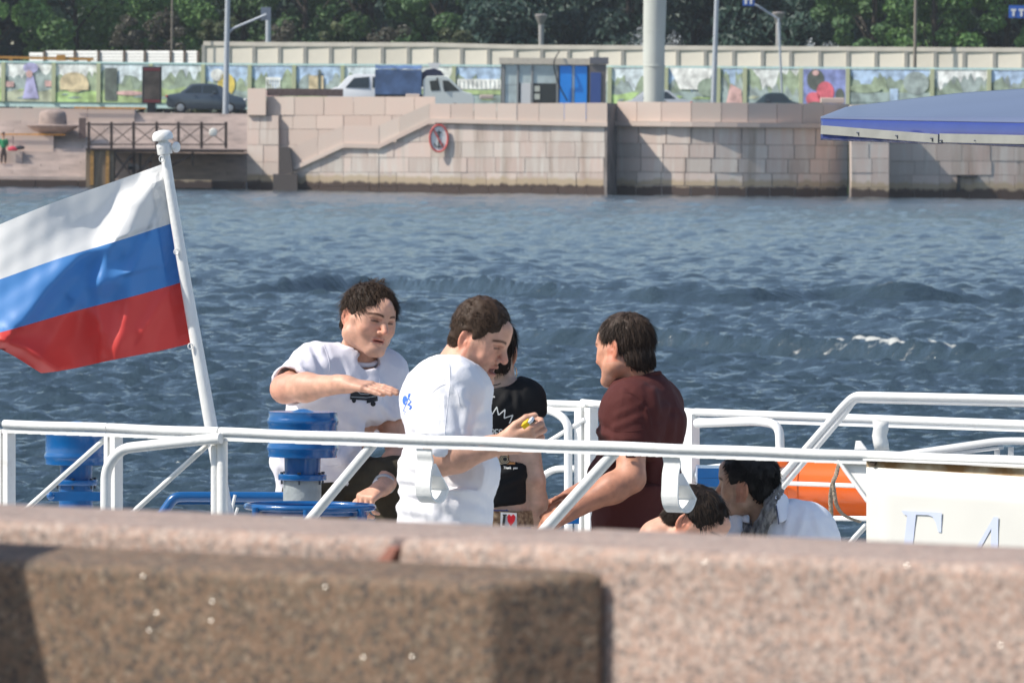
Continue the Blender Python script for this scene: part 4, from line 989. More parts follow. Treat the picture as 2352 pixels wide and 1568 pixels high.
# ---- further railings
far = thing('far_railing', at(1500, 1200, 33), None, None); far.parent = boat; far.location = WLOC[far.name] - WLOC[boat.name]
Yf = lambda px: 1 / (1 / 36.2 + (1 / 33.4 - 1 / 36.2) * px / 2352)
def F_(px, py, dy=0): return at(px, py, Yf(px) + dy)
def fr_(name, pts, r, bend=0): return rt(name, pts, r, parent=far, bend=bend)
fr_('top_rail', [F_(1180, 924), F_(1348, 929)], .0135); fr_('top_rail', [F_(1336, 924), F_(1345, 925), F_(1600, 947)], .0135)
MB().bar(F_(1180, 935), F_(1348, 941), .02, .012).build('flat_bar', M_white, far)
fr_('top_rail', [F_(1588, 952), F_(1596, 946), F_(1980, 960), F_(2700, 986)], .0142)
MB().bar(F_(1590, 962, .01), F_(2700, 998, .01), .02, .014).build('flat_bar', M_white, far)
def fp(x0, x1, y0, y1, dy=0): 
    s_ = Yf(x0) / FPX; return MB().bar(F_((x0 + x1) / 2, y0, dy), F_((x0 + x1) / 2, y1, dy), (x1 - x0) * s_, .05, NX).build('post', M_white, far)
fp(1326, 1346, 936, 1560); fp(1350, 1366, 936, 1560); fp(1568, 1579, 945, 1560, .03); fp(1577, 1600, 950, 1560)
fr_('bent_pipe', fillet([F_(1180, 939, -.05), F_(1268, 941, -.05), F_(1305, 968, -.05), F_(1306, 1560, -.05)], .12, 8), .0155)
fr_('brace', [F_(1344, 962, -.03), F_(1256, 1016, -.03), F_(1100, 1110, -.03)], .0085)
fr_('bent_pipe', fillet([F_(1100, 1240, .1), F_(1218, 1128, .1), F_(1262, 1076, .1), F_(1345, 1076, .1)], .06, 6), .013)
fr_('mid_rail', [F_(1200, 1160, .05), F_(1330, 1162, .05)], .009)
fr_('bent_pipe', fillet([F_(1598, 972, -.1), F_(1740, 966, -.1), F_(1790, 975, -.1), F_(1792, 1040, -.1), F_(1790, 1130, -.1), F_(1788, 1560, -.1)], .10, 8), .0165)
fr_('mid_rail', [F_(1600, 1090, .0), F_(1680, 1088, 0), F_(1800, 1096, 0)], .0155)
fr_('mid_rail', [F_(1600, 1080, .3), F_(1700, 1068, .3), F_(1720, 1066, .3)], .0155)
# raised handrail running up to the right
Yh = lambda px: Yf(px) - 2.9
def H_(px, py, dy=0): return at(px, py, Yh(px) + dy)
for nm, off, r_ in (('handrail', 0, .0128),):
    fr_(nm, fillet([H_(1770, 1124), H_(1935, 934), H_(1962, 907), H_(2000, 908), H_(2360, 916), H_(2700, 923)], .09, 6), r_)
    fr_('handrail_bar', fillet([H_(1784, 1134, .01), H_(1946, 942, .01), H_(1962, 917, .01), H_(2010, 919, .01), H_(2360, 927, .01), H_(2700, 934, .01)], .06, 5), .0105)
# strip bracket between the two rails at the right
P = [[at(a, b, 27.9) for a, b in r_] for r_ in (((2005, 966), (2041, 968)), ((2006, 985), (2041, 987)), ((2003, 1000), (2037, 1001)), ((2006, 1018), (2041, 1018)), ((2009, 1033), (2043, 1034)))]
mb = MB(); mb.grid(P); o = mb.build('strip_bracket', M_white, rail, smooth=True); o.modifiers.new('s', 'SOLIDIFY').thickness = .006
# slanted gangway rail behind the board
M_grail = mat('grey_white_paint', (.52, .53, .54), .5, var=.05)
MB().tube(fillet([H_(2040, 1049, .4), H_(2160, 1032, .4), H_(2290, 1013, .4), H_(2330, 1012, .4), H_(2700, 1020, .4)], .05, 5), .013, 10).build('gangway_rail', M_grail, far, smooth=True)
MB().bar(H_(2040, 1058, .42), H_(2300, 1028, .42), .03, .01).build('gangway_plate', M_grail, far)
for x in (2290, 2322): MB().bar(H_(x, 1026, .42), H_(x, 1500, .42), .018, .018).build('post', M_grail, far)
# lower rods seen over the orange canister
fr_('rod', [at(1768, 1108, 31.7), at(2050, 1118, 31.2)], .0075); fr_('rod', [at(1790, 1188, 31.7), at(2050, 1191, 31.2)], .0085)

# ---- blue mushroom ventilators
def vent(cx, s_, ytop, Y, lab, stem=True, full=True):
    u = Y / FPX
    g_ = thing('ventilator', at(cx, 1300, Y), None, None); g_.parent = boat; g_.location = WLOC[g_.name] - WLOC[boat.name]; g_['label'] = lab
    def c(py): return at(cx, py, Y)
    r = 82 * u * s_
    h = lambda py: c(py).z
    z0 = h(ytop + 100 * s_ + 4)
    o = Vector((c(ytop).x, Y, z0)); D = lambda k: k * u * s_
    drum = [(r * .93, 0), (r * .965, .0), (r * .965, D(12)), (r * 1.0, D(17)), (r * 1.01, D(22)), (r * .98, D(27)), (r * .97, D(31)), (r * .965, D(72)), (r * .99, D(76)), (r * 1.01, D(82)), (r * .985, D(88)), (r * .965, D(91)), (r * .965, D(104)), (r * .94, D(104)), (r * .94, D(30)), (r * .5, D(20)), (r * .5, 0)]
    MB().lathe(o, drum[:14], 48).build('drum', M_blue, g_, smooth=True)
    MB().lathe(o + Vector((0, 0, D(90))), [(r * .93, 0), (r * .9, 0), (r * .5, D(10)), (r * .12, D(20)), (.001, D(21))], 40).build('cone_cap', M_blue, g_, smooth=True)
    zn = h(ytop + 142 * s_)
    MB().lathe(Vector((o.x, Y, zn)), [(r * .5, 0), (r * .53, z0 - zn + .05)], 36).build('neck', M_blue, g_, smooth=True)
    MB().lathe(Vector((o.x, Y, zn - D(15))), [(r * .66, 0), (r * .68, .003), (r * .68, D(12)), (r * .66, D(14)), (r * .5, D(15))], 36).build('flange', M_blue, g_, smooth=True)
    for k in range(6):
        a = 2 * math.pi * k / 6 + .4; MB().lathe(Vector((o.x + math.cos(a) * r * .62, Y + math.sin(a) * r * .62, zn - D(24))), [(.0035, 0), (.0035, D(24)), (.006, D(24)), (.006, D(28))], 8).build('bolt', mat('dark_bolt', (.05, .06, .08), .5, metal=.5), g_)
    MB().lathe(Vector((o.x, Y, DECK)), [(r * .535, 0), (r * .535, zn - D(14) - DECK)], 36).build('stem', mat('grey_stem_paint', (.30, .33, .34), .5, var=.12, vscale=20, bump=.3, bscale=60) if stem else M_blue, g_, smooth=True)
    return g_
v1 = vent(696, 1.0, 945, 30.0, 'blue drum ventilator on a grey stem in front of the seated man')
v2 = vent(176, .9, 972, 31.4, 'blue drum ventilator at the left, partly behind the white post', stem=False)
MB().bar(at(112, 1139, 30.9), at(232, 1139, 30.9), .03, .03).build('clamp', M_blue, v2)
MB().ball(at(116, 1138, 30.85), .014, 10).build('clamp_nut', M_blue, v2)
# blue ring rails on deck
br = thing('ring_rail', at(710, 1500, 29.3), None, None); br.parent = boat; br.location = WLOC[br.name] - WLOC[boat.name]
c0 = at(712, 1163, 29.55); rx = 145 * 29.55 / FPX
MB().tube([c0 + Vector((math.cos(t) * rx, math.sin(t) * rx * .95, 0)) for t in [2 * math.pi * i / 60 for i in range(60)]], .0105, 12, closed=True).build('ring', M_blue, br, smooth=True)
MB().lathe(c0 - Vector((0, 0, .024)), [(.001, 0), (rx * .93, 0), (rx * .93, .012), (.001, .012)], 48).build('plate', M_blue, br)
for k in range(6):
    a = 2 * math.pi * k / 6 + .5; q = c0 + Vector((math.cos(a) * rx * .96, math.sin(a) * rx * 1.25, 0)); MB().tube([q, Vector((q.x, q.y, DECK))], .012, 10).build('post', M_blue, br, smooth=True)
MB().tube(fillet([at(330, 1240, 30.8), at(400, 1141, 30.8), at(430, 1140, 30.8), at(700, 1141, 30.8), at(740, 1300, 30.8)], .05, 6), .017, 12).build('bent_pipe', M_blue, br, smooth=True)
MB().bar(at(400, 1154, 30.83), at(640, 1154, 30.83), .02, .01).build('pipe_flange', M_blue, br)
for (a, b) in (((540, 1136), (536, 1200)), ((546, 1165), (536, 1200))): MB().tube(smoothline([at(a[0], a[1], 30.0), at(a[0] - 6, (a[1] + b[1]) / 2, 30.0), at(b[0], b[1], 30.0)]), .005, 8).build('rod', M_white, br, smooth=True)
MB().bar(at(1600, 1082, 33.6), at(1690, 1083, 33.6), .3, .035).build('locker_edge', M_blue, br); MB().bar(at(1600, 1103, 33.6), at(1700, 1105, 33.6), .3, .03).build('locker_edge', M_blue, br)
MB().bar(at(1200, 1188, 33), at(1330, 1190, 33), .2, .03).build('locker_edge', M_blue, br)

# ---- flagstaff
fs = thing('flagstaff', at(505, 1500, 29.5), None, None); fs.parent = boat; fs.location = WLOC[fs.name] - WLOC[boat.name]
YFL = 29.45
pts = [at(378, 345, YFL), at(392, 440, YFL), at(425, 640, YFL), at(484, 975, YFL), at(520, 1180, YFL), at(575, 1500, YFL)]
MB().tube(pts, [.0148, .0158, .0178, .0205, .022, .023], 20).build('pole', M_white, fs, smooth=True)
axis = (pts[0] - pts[1]).normalized(); c0 = at(379, 352, YFL)
MB().lathe(c0, [(.0225, -.004), (.024, 0), (.024, .028), (.02, .032), (.016, .034), (.016, .04), (.032, .042), (.0335, .050), (.031, .062), (.024, .070), (.01, .073), (.001, .074)], 28, axis).build('truck_cap', M_white, fs, smooth=True)
for dx in (-.022, .022): 
    MB().lathe(at(383, 338, YFL) + Vector((dx + .008, -.006, 0)), [(.001, -.008), (.014, -.008), (.017, -.004), (.017, .004), (.014, .008), (.001, .008)], 20, (1, -.5, 0)).build('sheave', M_white, fs, smooth=True)
for x, y in ((371, 365), (405, 578), (437, 795)): MB().tube([at(x, y, YFL - .02) + Vector((math.cos(t) * .007, 0, math.sin(t) * .009)) for t in [2 * math.pi * i / 12 for i in range(12)]], .0022, 6, closed=True).build('ring', M_white, fs, smooth=True)

# ---- the flag
flag = thing('flag', at(372, 380, YFL), 'flag of white, blue and red bands blowing from the white pole', 'flag')
nu, nv = 110, 75
hoist = [(371, 380), (393, 515), (416, 650), (438, 790)]
far_ = [(-260, 600), (-262, 690), (-258, 772), (-150, 705)]
mid_ = [(0, 517), (-2, 642), (-4, 762), (95, 853)]
def fl(u, v):
    t = v * 3; i = min(2, int(t)); f = t - i
    def q(L_): return Vector((L_[i][0] + (L_[i + 1][0] - L_[i][0]) * f, L_[i][1] + (L_[i + 1][1] - L_[i][1]) * f, 0))
    a, b, c = q(hoist), q(mid_), q(far_)
    if u <= .58: w_ = u / .58; p = a.lerp(b, w_)
    else: p = b.lerp(c, (u - .58) / .42)
    # sagging edges and folds
    w_ = u / .58
    p.y += 6 * math.sin(w_ * 5.2 + 1.2 + v * 1.5) * min(1, w_ * 1.5) * (.4 + .6 * v) - 2
    p.y += 8 * math.sin(math.pi * min(1, w_)) * (1 - v) * -.3 + 9 * math.sin(math.pi * min(1, w_)) * v
    return p
def sm(x): x = max(0, min(1, x)); return x * x * (3 - 2 * x)
def fold(x, y):
    """distance towards the viewer of the cloth at picture point (x, y)"""
    d = 0
    def crease(pts, wl, wr, amp):
        best = 1e9; sgn = 1
        for (ax, ay), (bx, by) in zip(pts[:-1], pts[1:]):
            L2 = (bx - ax) ** 2 + (by - ay) ** 2; t = max(0, min(1, ((x - ax) * (bx - ax) + (y - ay) * (by - ay)) / L2))
            cx, cy = ax + (bx - ax) * t, ay + (by - ay) * t; e = math.hypot(x - cx, y - cy)
            if e < best: best = e; sgn = 1 if (bx - ax) * (y - ay) - (by - ay) * (x - ax) > 0 else -1
        w_ = wl if sgn > 0 else wr
        return 1.35 * amp * math.exp(-(best / w_) ** 1.6)
    h = (x - 20) / 370
    d += .05 * math.sin(h * 5.2 + (y - 500) * .006 + .6) * sm((400 - x) / 160)
    d += crease([(300, 470), (262, 560), (232, 640), (228, 760)], 26, 60, .050)
    d += crease([(262, 555), (180, 590), (110, 660), (50, 740)], 55, 26, .055)
    d += crease([(265, 640), (190, 660), (140, 740), (80, 850)], 60, 32, .045)
    d += crease([(330, 560), (300, 640), (290, 720), (262, 830)], 22, 48, .034)
    d += crease([(355, 420), (320, 470), (290, 560)], 20, 30, .018)
    d += crease([(180, 700), (232, 740), (240, 800)], 18, 30, .022)
    d += crease([(0, 780), (60, 800), (130, 850)], 20, 26, .05)
    d += crease([(372, 690), (330, 760)], 14, 26, .014)
    # small puckers along the hoist
    d += .0013 * math.sin(y * .28 + x * .05) * math.exp(-(abs((x - (371 + (y - 380) * .163)))) / 22)
    d += .0016 * math.sin(x * .11 + y * .07) * math.sin(y * .05 - x * .03)
    return d
Mf = {}
for nm, c in (('white', (.74, .74, .73)), ('blue', (.08, .26, .60)), ('red', (.74, .075, .065))):
    Mf[nm] = mat('flag_' + nm, c, .42, spec=.35, translu=.30, bump=.06, bscale=260)
def stripe(nm, v0, v1):
    rows = max(6, int((v1 - v0) * 75)); Pg = []
    for i in range(rows + 1):
        v = v0 + (v1 - v0) * i / rows; Pg.append([])
        for j in range(nu + 1):
            p = fl(j / nu, v); Pg[-1].append(at(p.x, p.y, YFL + .03 - fold(p.x, p.y) + .05 * min(0, p.x) / -200))
    mb = MB(); mb.grid(Pg); o = mb.build('stripe', Mf[nm], flag, smooth=False, fix=False)
    o.data.polygons.foreach_set('use_smooth', [True] * len(o.data.polygons)); o['label'] = nm + ' band of the flag'
stripe('white', 0, 1 / 3); stripe('blue', 1 / 3, 2 / 3); stripe('red', 2 / 3, 1)
def band(v0, v1, nm):
    Pg = []
    for i in range(13):
        v = v0 + (v1 - v0) * i / 12; Pg.append([])
        for j in range(4):
            p = fl(j / 3 * .042, v); Pg[-1].append(at(p.x + 1.0, p.y, YFL + .024 - fold(p.x, p.y)))
    mb = MB(); mb.grid(Pg); o = mb.build('hoist_hem', Mf[nm], flag, fix=False)
band(.0, 1 / 3, 'white'); band(1 / 3, 2 / 3, 'blue'); band(2 / 3, 1, 'red')

# ---- blue awning, its posts stand further right
aw = thing('awning', at(2700, 1500, 27.5), None, None); aw.parent = boat; aw.location = WLOC[aw.name] - WLOC[boat.name]
M_aw = mat('blue_pvc_top', (.105, .128, .205), .38, var=.04, vscale=2); M_av = mat('blue_pvc_edge', (.026, .042, .20), .22, coat=.3, bump=.12, bscale=14, var=.06, vscale=9)
def A_(px, py, Y): return at(px, py, Y)
Ya = lambda px: 27.6 - (px - 1885) * .0021
edge = lambda x: np.interp(x, [1885, 2040, 2352, 2700], [273, 277, 283, 292])
ridge_ = lambda x: np.interp(x, [1885, 1910, 1945, 2060, 2200, 2352, 2700], [271, 261, 247.5, 233, 216, 205.5, 192])
Pg = []
for i in range(41):
    x = 1885 + (2700 - 1885) * (i / 40) ** 1.4; Pg.append([])
    for j in range(9):
        f = j / 8; yv = edge(x) + (ridge_(x) - edge(x)) * (1 - (1 - f) ** 1.5); Pg[-1].append(A_(x, yv, Ya(x) + f * 1.9 * min(1, .15 + (x - 1885) / 110)))
mb = MB(); mb.grid(Pg); o = mb.build('canopy', M_aw, aw, smooth=True, fix=False); o.modifiers.new('s', 'SOLIDIFY').thickness = .003
bot = lambda x: np.interp(x, [1885, 1960, 2080, 2150, 2157, 2170, 2352, 2700], [322, 325, 329, 331, 331, 330, 339, 352])
Pg = []
for i in range(150):
    x = 1885 + (2700 - 1885) * i / 149; Pg.append([])
    for j in range(9):
        f = j / 8; y = edge(x) + (bot(x) - edge(x)) * f; bil = .010 * math.sin(math.pi * f) + (.007 * math.sin(x * .12) * math.sin(x * .041) * (f > .6) * (x < 2160))
        Pg[-1].append(A_(x, y, Ya(x) - bil - .006))
mb = MB(); mb.grid(Pg); o = mb.build('valance', M_av, aw, smooth=True, fix=False); o.modifiers.new('s', 'SOLIDIFY').thickness = .002
Pg = [[A_(1885, 273 + (322 - 273) * j / 4, Ya(1885)) for j in range(5)], [A_(1888, 272 + (322 - 272) * j / 4, Ya(1885) + .1) for j in range(5)]]
M_strip = mat('dull_aluminium', (.30, .30, .275), .5, metal=.2, var=.12, vscale=12)
for (x0, y0, x1, y1) in ((1887, 298, 2156, 319), (2160, 317, 2700, 328)):
    MB().bar(A_(x0, y0, Ya(x0) - .022), A_(x1, y1, Ya(x1) - .022), .006, .0255).build('clamp_strip', M_strip, aw)
for x, y in ((1971, 308), (2060, 315), (2140, 321), (2162, 326), (2241, 326), (2338, 328)):
    MB().tube([A_(x - 3, y - 4, Ya(x) - .028), A_(x + 2, y - 3, Ya(x) - .034), A_(x + 2, y + 4, Ya(x) - .034)], .003, 6).build('clip', mat('dark_bolt', (.05, .06, .08)), aw)
for q in ((2480, 26.7), (2690, 29.0)): MB().tube([at(q[0], 262, q[1]), Vector((at(q[0], 262, q[1]).x, q[1], DECK))], .022, 12).build('post', M_white, aw, smooth=True)

# ---- orange life raft canister with its rope
lr = thing('life_raft', at(1880, 1300, 34.4), 'glossy orange life raft canister on deck behind the seated man', 'life raft')
M_or = mat('orange_grp', (.80, .13, .012), .25, coat=.4, var=.05, vscale=3)
c0 = at(1790, 1116, 34.4); dr = Vector((.95, -.3, 0)).normalized(); rr = 70 * 34.4 / FPX
MB().lathe(c0, [(.001, -.14), (rr * .5, -.13), (rr * .85, -.09), (rr * .98, -.03), (rr, .0), (rr, .06), (rr * 1.035, .065), (rr * 1.035, .10), (rr, .105), (rr, .36), (rr * 1.02, .40), (rr * 1.02, .62), (rr * .9, .70), (.001, .74)], 44, dr).build('canister', M_or, lr, smooth=True)
MB().bar(at(1766, 1072, 33.9), at(1812, 1060, 33.9), .03, .03).build('lifting_handle', M_or, lr, bevel=.008)
for k in (.05, .40): 
    q = c0 + dr * k; MB().box((q.x - .04, q.y - .2, DECK), (q.x + .04, q.y + .2, q.z - rr * .8)).build('cradle', M_white, lr)
rope = thing('rope', at(1915, 1240, 31.2), 'worn grey brown rope looped over the rail rod before the orange canister', 'rope')
M_rope = mat('hemp', (.30, .25, .19), .95, var=.25, vscale=90, bump=.8, bscale=160)
def rp(pts, r=.0075):
    pts = smoothline(pts, 14); mb = MB(); n = len(pts); tot = 0
    for s_ in range(3):
        L_ = []; tot = 0
        for i, p in enumerate(pts):
            if i: tot += (pts[i] - pts[i - 1]).length
            a = tot / .028 * 2 * math.pi + s_ * 2.094; L_.append(p + Vector((math.cos(a), math.sin(a), 0)) * r * .55)
        mb.tube(L_, r * .62, 5)
    mb.build('strand', M_rope, rope, smooth=True)
rp([at(1932, 1035, 31.3), at(1922, 1085, 31.25), at(1913, 1108, 31.2), at(1908, 1140, 31.25), at(1909, 1180, 31.25), at(1911, 1240, 31.25), at(1912, 1330, 31.25)])
rp([at(1913, 1106, 31.2), at(1917, 1135, 31.2), at(1922, 1160, 31.2), at(1938, 1182, 31.25), at(1975, 1198, 31.3)], .0065)
# ================================================================ granite parapet in front
def granite(name, cols, scale, bump=.6, spec=.5):
    m = bpy.data.materials.new(name); m.use_nodes = True
    N = m.node_tree.nodes; L = m.node_tree.links; p = N['Principled BSDF']; p.inputs['Roughness'].default_value = .72
    tc = N.new('ShaderNodeNewGeometry')
    v = N.new('ShaderNodeTexVoronoi'); v.inputs['Scale'].default_value = scale; v.inputs['Randomness'].default_value = 1
    nz = N.new('ShaderNodeTexNoise'); nz.inputs['Scale'].default_value = scale * .8; nz.inputs['Detail'].default_value = 3
    mxv = N.new('ShaderNodeMix'); mxv.data_type = 'VECTOR'; mxv.inputs[0].default_value = .012
    L.new(tc.outputs['Position'], nz.inputs['Vector']); L.new(tc.outputs['Position'], mxv.inputs[4]); L.new(nz.outputs['Color'], mxv.inputs[5]); L.new(mxv.outputs[1], v.inputs['Vector'])
    sp = N.new('ShaderNodeSeparateColor'); L.new(v.outputs['Color'], sp.inputs[0])
    rp = N.new('ShaderNodeValToRGB'); rp.color_ramp.interpolation = 'CONSTANT'; e = rp.color_ramp.elements
    pos = np.cumsum([0] + [c[1] for c in cols])[:-1]
    e[0].position = 0; e[0].color = (*cols[0][0], 1); e[1].position = pos[1]; e[1].color = (*cols[1][0], 1)
    for c, q in zip(cols[2:], pos[2:]): k = e.new(q); k.color = (*c[0], 1)
    L.new(sp.outputs[0], rp.inputs[0])
    n2 = N.new('ShaderNodeTexNoise'); n2.inputs['Scale'].default_value = 14; n2.inputs['Detail'].default_value = 8; n2.inputs['Roughness'].default_value = .7; L.new(tc.outputs['Position'], n2.inputs['Vector'])
    mr = N.new('ShaderNodeMapRange'); mr.inputs[1].default_value = .3; mr.inputs[2].default_value = .7; mr.inputs[3].default_value = .78; mr.inputs[4].default_value = 1.2; L.new(n2.outputs[0], mr.inputs[0])
    hv = N.new('ShaderNodeHueSaturation'); L.new(mr.outputs[0], hv.inputs['Value']); L.new(rp.outputs[0], hv.inputs['Color']); L.new(hv.outputs[0], p.inputs['Base Color'])
    n3 = N.new('ShaderNodeTexNoise'); n3.inputs['Scale'].default_value = 75; n3.inputs['Detail'].default_value = 6; n3.inputs['Roughness'].default_value = .65; L.new(tc.outputs['Position'], n3.inputs['Vector'])
    b = N.new('ShaderNodeBump'); b.inputs['Strength'].default_value = bump; b.inputs['Distance'].default_value = .012; L.new(n3.outputs[0], b.inputs['Height']); L.new(b.outputs[0], p.inputs['Normal'])
    return m
M_gp = granite('pink_granite', [((.405, .275, .215), .36), ((.45, .335, .275), .22), ((.33, .255, .215), .16), ((.21, .17, .15), .13), ((.47, .375, .315), .13)], 215)
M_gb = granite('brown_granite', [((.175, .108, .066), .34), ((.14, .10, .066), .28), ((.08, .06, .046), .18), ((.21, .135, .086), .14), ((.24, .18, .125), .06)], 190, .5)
O = at(1397, 1318, 9.45)                       # foot of the pier's side face on the parapet
def pw(a, n, z): q = O + AX * a + NX * n; return Vector((q.x, q.y, z))
ZC = EYE - .435; ZP = EYE - .462; ZF = 2.65
par = thing('granite_parapet', pw(0, -.17, ZF), 'rough pink granite parapet with rounded top edge along the bottom of the view', 'parapet')
def slab(a0, a1, n0, n1, z0, z1, name, m_, parent, bev, skew=0, sub=None):
    """stone with hewn, slightly uneven faces"""
    b = bmesh.new(); na = max(2, int((a1 - a0) / .03)); 
    c = [pw(a0 - skew * 0, n0, z0), pw(a1, n0, z0), pw(a1, n1, z0), pw(a0, n1, z0), pw(a0, n0, z1), pw(a1, n0, z1), pw(a1, n1, z1), pw(a0 - skew, n1, z1)]
    mb = MB(); mb.hexa(c); o = mb.build(name, m_, parent, bevel=bev, seg=5, smooth=True)
    return o
aj = -.272                                      # joint between the two coping stones
slab(-3.2, aj - .006, -.34, 0.0, ZF + .55, ZC, 'parapet_stone', M_gp, par, .016)
slab(aj + .004, .86, -.34, 0.010, ZF + .55, ZC + .001, 'parapet_stone', M_gp, par, .016)
slab(.872, 4.2, -.34, 0.004, ZF + .55, ZC - .001, 'parapet_stone', M_gp, par, .016)
slab(-3.2, 4.2, -.34, .015, ZF, ZF + .545, 'base_course', M_gp, par, .008)
mb = MB(); mb.prism([pw(aj - .026, .0112, ZC - .032), pw(aj - .004, .0112, ZC - .032), pw(aj + .012, .0112, ZC - .008), pw(aj - .002, .0112, ZC - .008)], NX * -.011); mb.build('joint_mortar', mat('red_mortar', (.30, .13, .095), .9, var=.3), par, bevel=.002)
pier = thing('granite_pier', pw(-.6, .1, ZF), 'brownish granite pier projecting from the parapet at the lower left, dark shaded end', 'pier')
def pier_block(a0, a1, splay):
    p_ = .090; n0 = .0165; zb = ZF + .002
    c = [pw(a0, n0, zb), pw(a1 + splay, n0, zb), pw(a1, n0 + p_, zb), pw(a0, n0 + p_, zb), pw(a0, n0, ZP + .006), pw(a1 + splay, n0, ZP + .006), pw(a1, n0 + p_, ZP - .009), pw(a0, n0 + p_, ZP - .009)]
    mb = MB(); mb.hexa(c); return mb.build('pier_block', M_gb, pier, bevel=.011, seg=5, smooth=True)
pier_block(-1.02, -.070, .080); pier_block(-3.2, -1.025, 0)
# unseen tapered post added beyond the left edge, shaped to shadow the pier
post = thing('shadow_post', pw(-.9, .4, ZF), 'unseen post added beyond the left edge to cast a shadow over the pier', 'shadow caster')
mb = MB(); A = [(ZF, -.90, -1.45, .40, .54), (ZP + .20, -.925, -1.43, .40, .53), (ZP + .36, -.965, -1.40, .40, .52), (ZP + .54, -1.015, -1.36, .405, .515)]
rows_ = [[pw(a1, n1, z), pw(a1, n0, z), pw(a0, n0, z), pw(a0, n1, z)] for z, a1, a0, n0, n1 in A]
mb.add([q for r_ in rows_ for q in r_], [(i * 4 + j, i * 4 + (j + 1) % 4, i * 4 + 4 + (j + 1) % 4, i * 4 + 4 + j) for i in range(3) for j in range(4)] + [(0, 1, 2, 3), (12, 13, 14, 15)])
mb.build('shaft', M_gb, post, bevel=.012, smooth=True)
g = MB(); g.box((-60, -40, ZF - .4), (60, 9, ZF)); 
q = [pw(-60, .6 - .6, ZF), pw(60, 0, ZF), pw(60, 60, ZF), pw(-60, 60, ZF)]
struct(MB().prism([v - Vector((0, 0, .3)) for v in q], (0, 0, .299)).build('pavement', mat('pavement_slabs', (.13, .12, .115), .9, var=.12)))
q = [pw(-60, -.36, ZF), pw(60, -.36, ZF), pw(60, 0.02, ZF), pw(-60, .02, ZF)]
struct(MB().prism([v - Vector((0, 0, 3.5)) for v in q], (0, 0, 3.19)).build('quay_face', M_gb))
# mica flakes in the granite, each turned to glint the sun at the camera
M_mica = mat('mica', (.95, .93, .88), .46, metal=1)
def mica(parent, px, py, n_):
    pl = pw(0, n_, ZP); d = ray(px, py); nv = -NX; t_ = (pl - CAM).dot(nv) / d.dot(nv); q = CAM + d * t_ + NX * .0015
    hv_ = (SUN + (CAM - q).normalized()).normalized(); MB().lathe(q, [(.0001, -.0003), (.0006, -.0003), (.0006, 0), (.0001, 0)], 8, hv_).build('mica_flake', M_mica, parent)
for (x, y) in ((748, 1346), (489, 1380), (362, 1406), (345, 1446), (487, 1424), (836, 1508), (948, 1506), (330, 1322)): mica(pier, x, y, .107)
for (x, y) in ((2085, 1297), (1620, 1290), (2300, 1480)): mica(par, x, y, .0115)
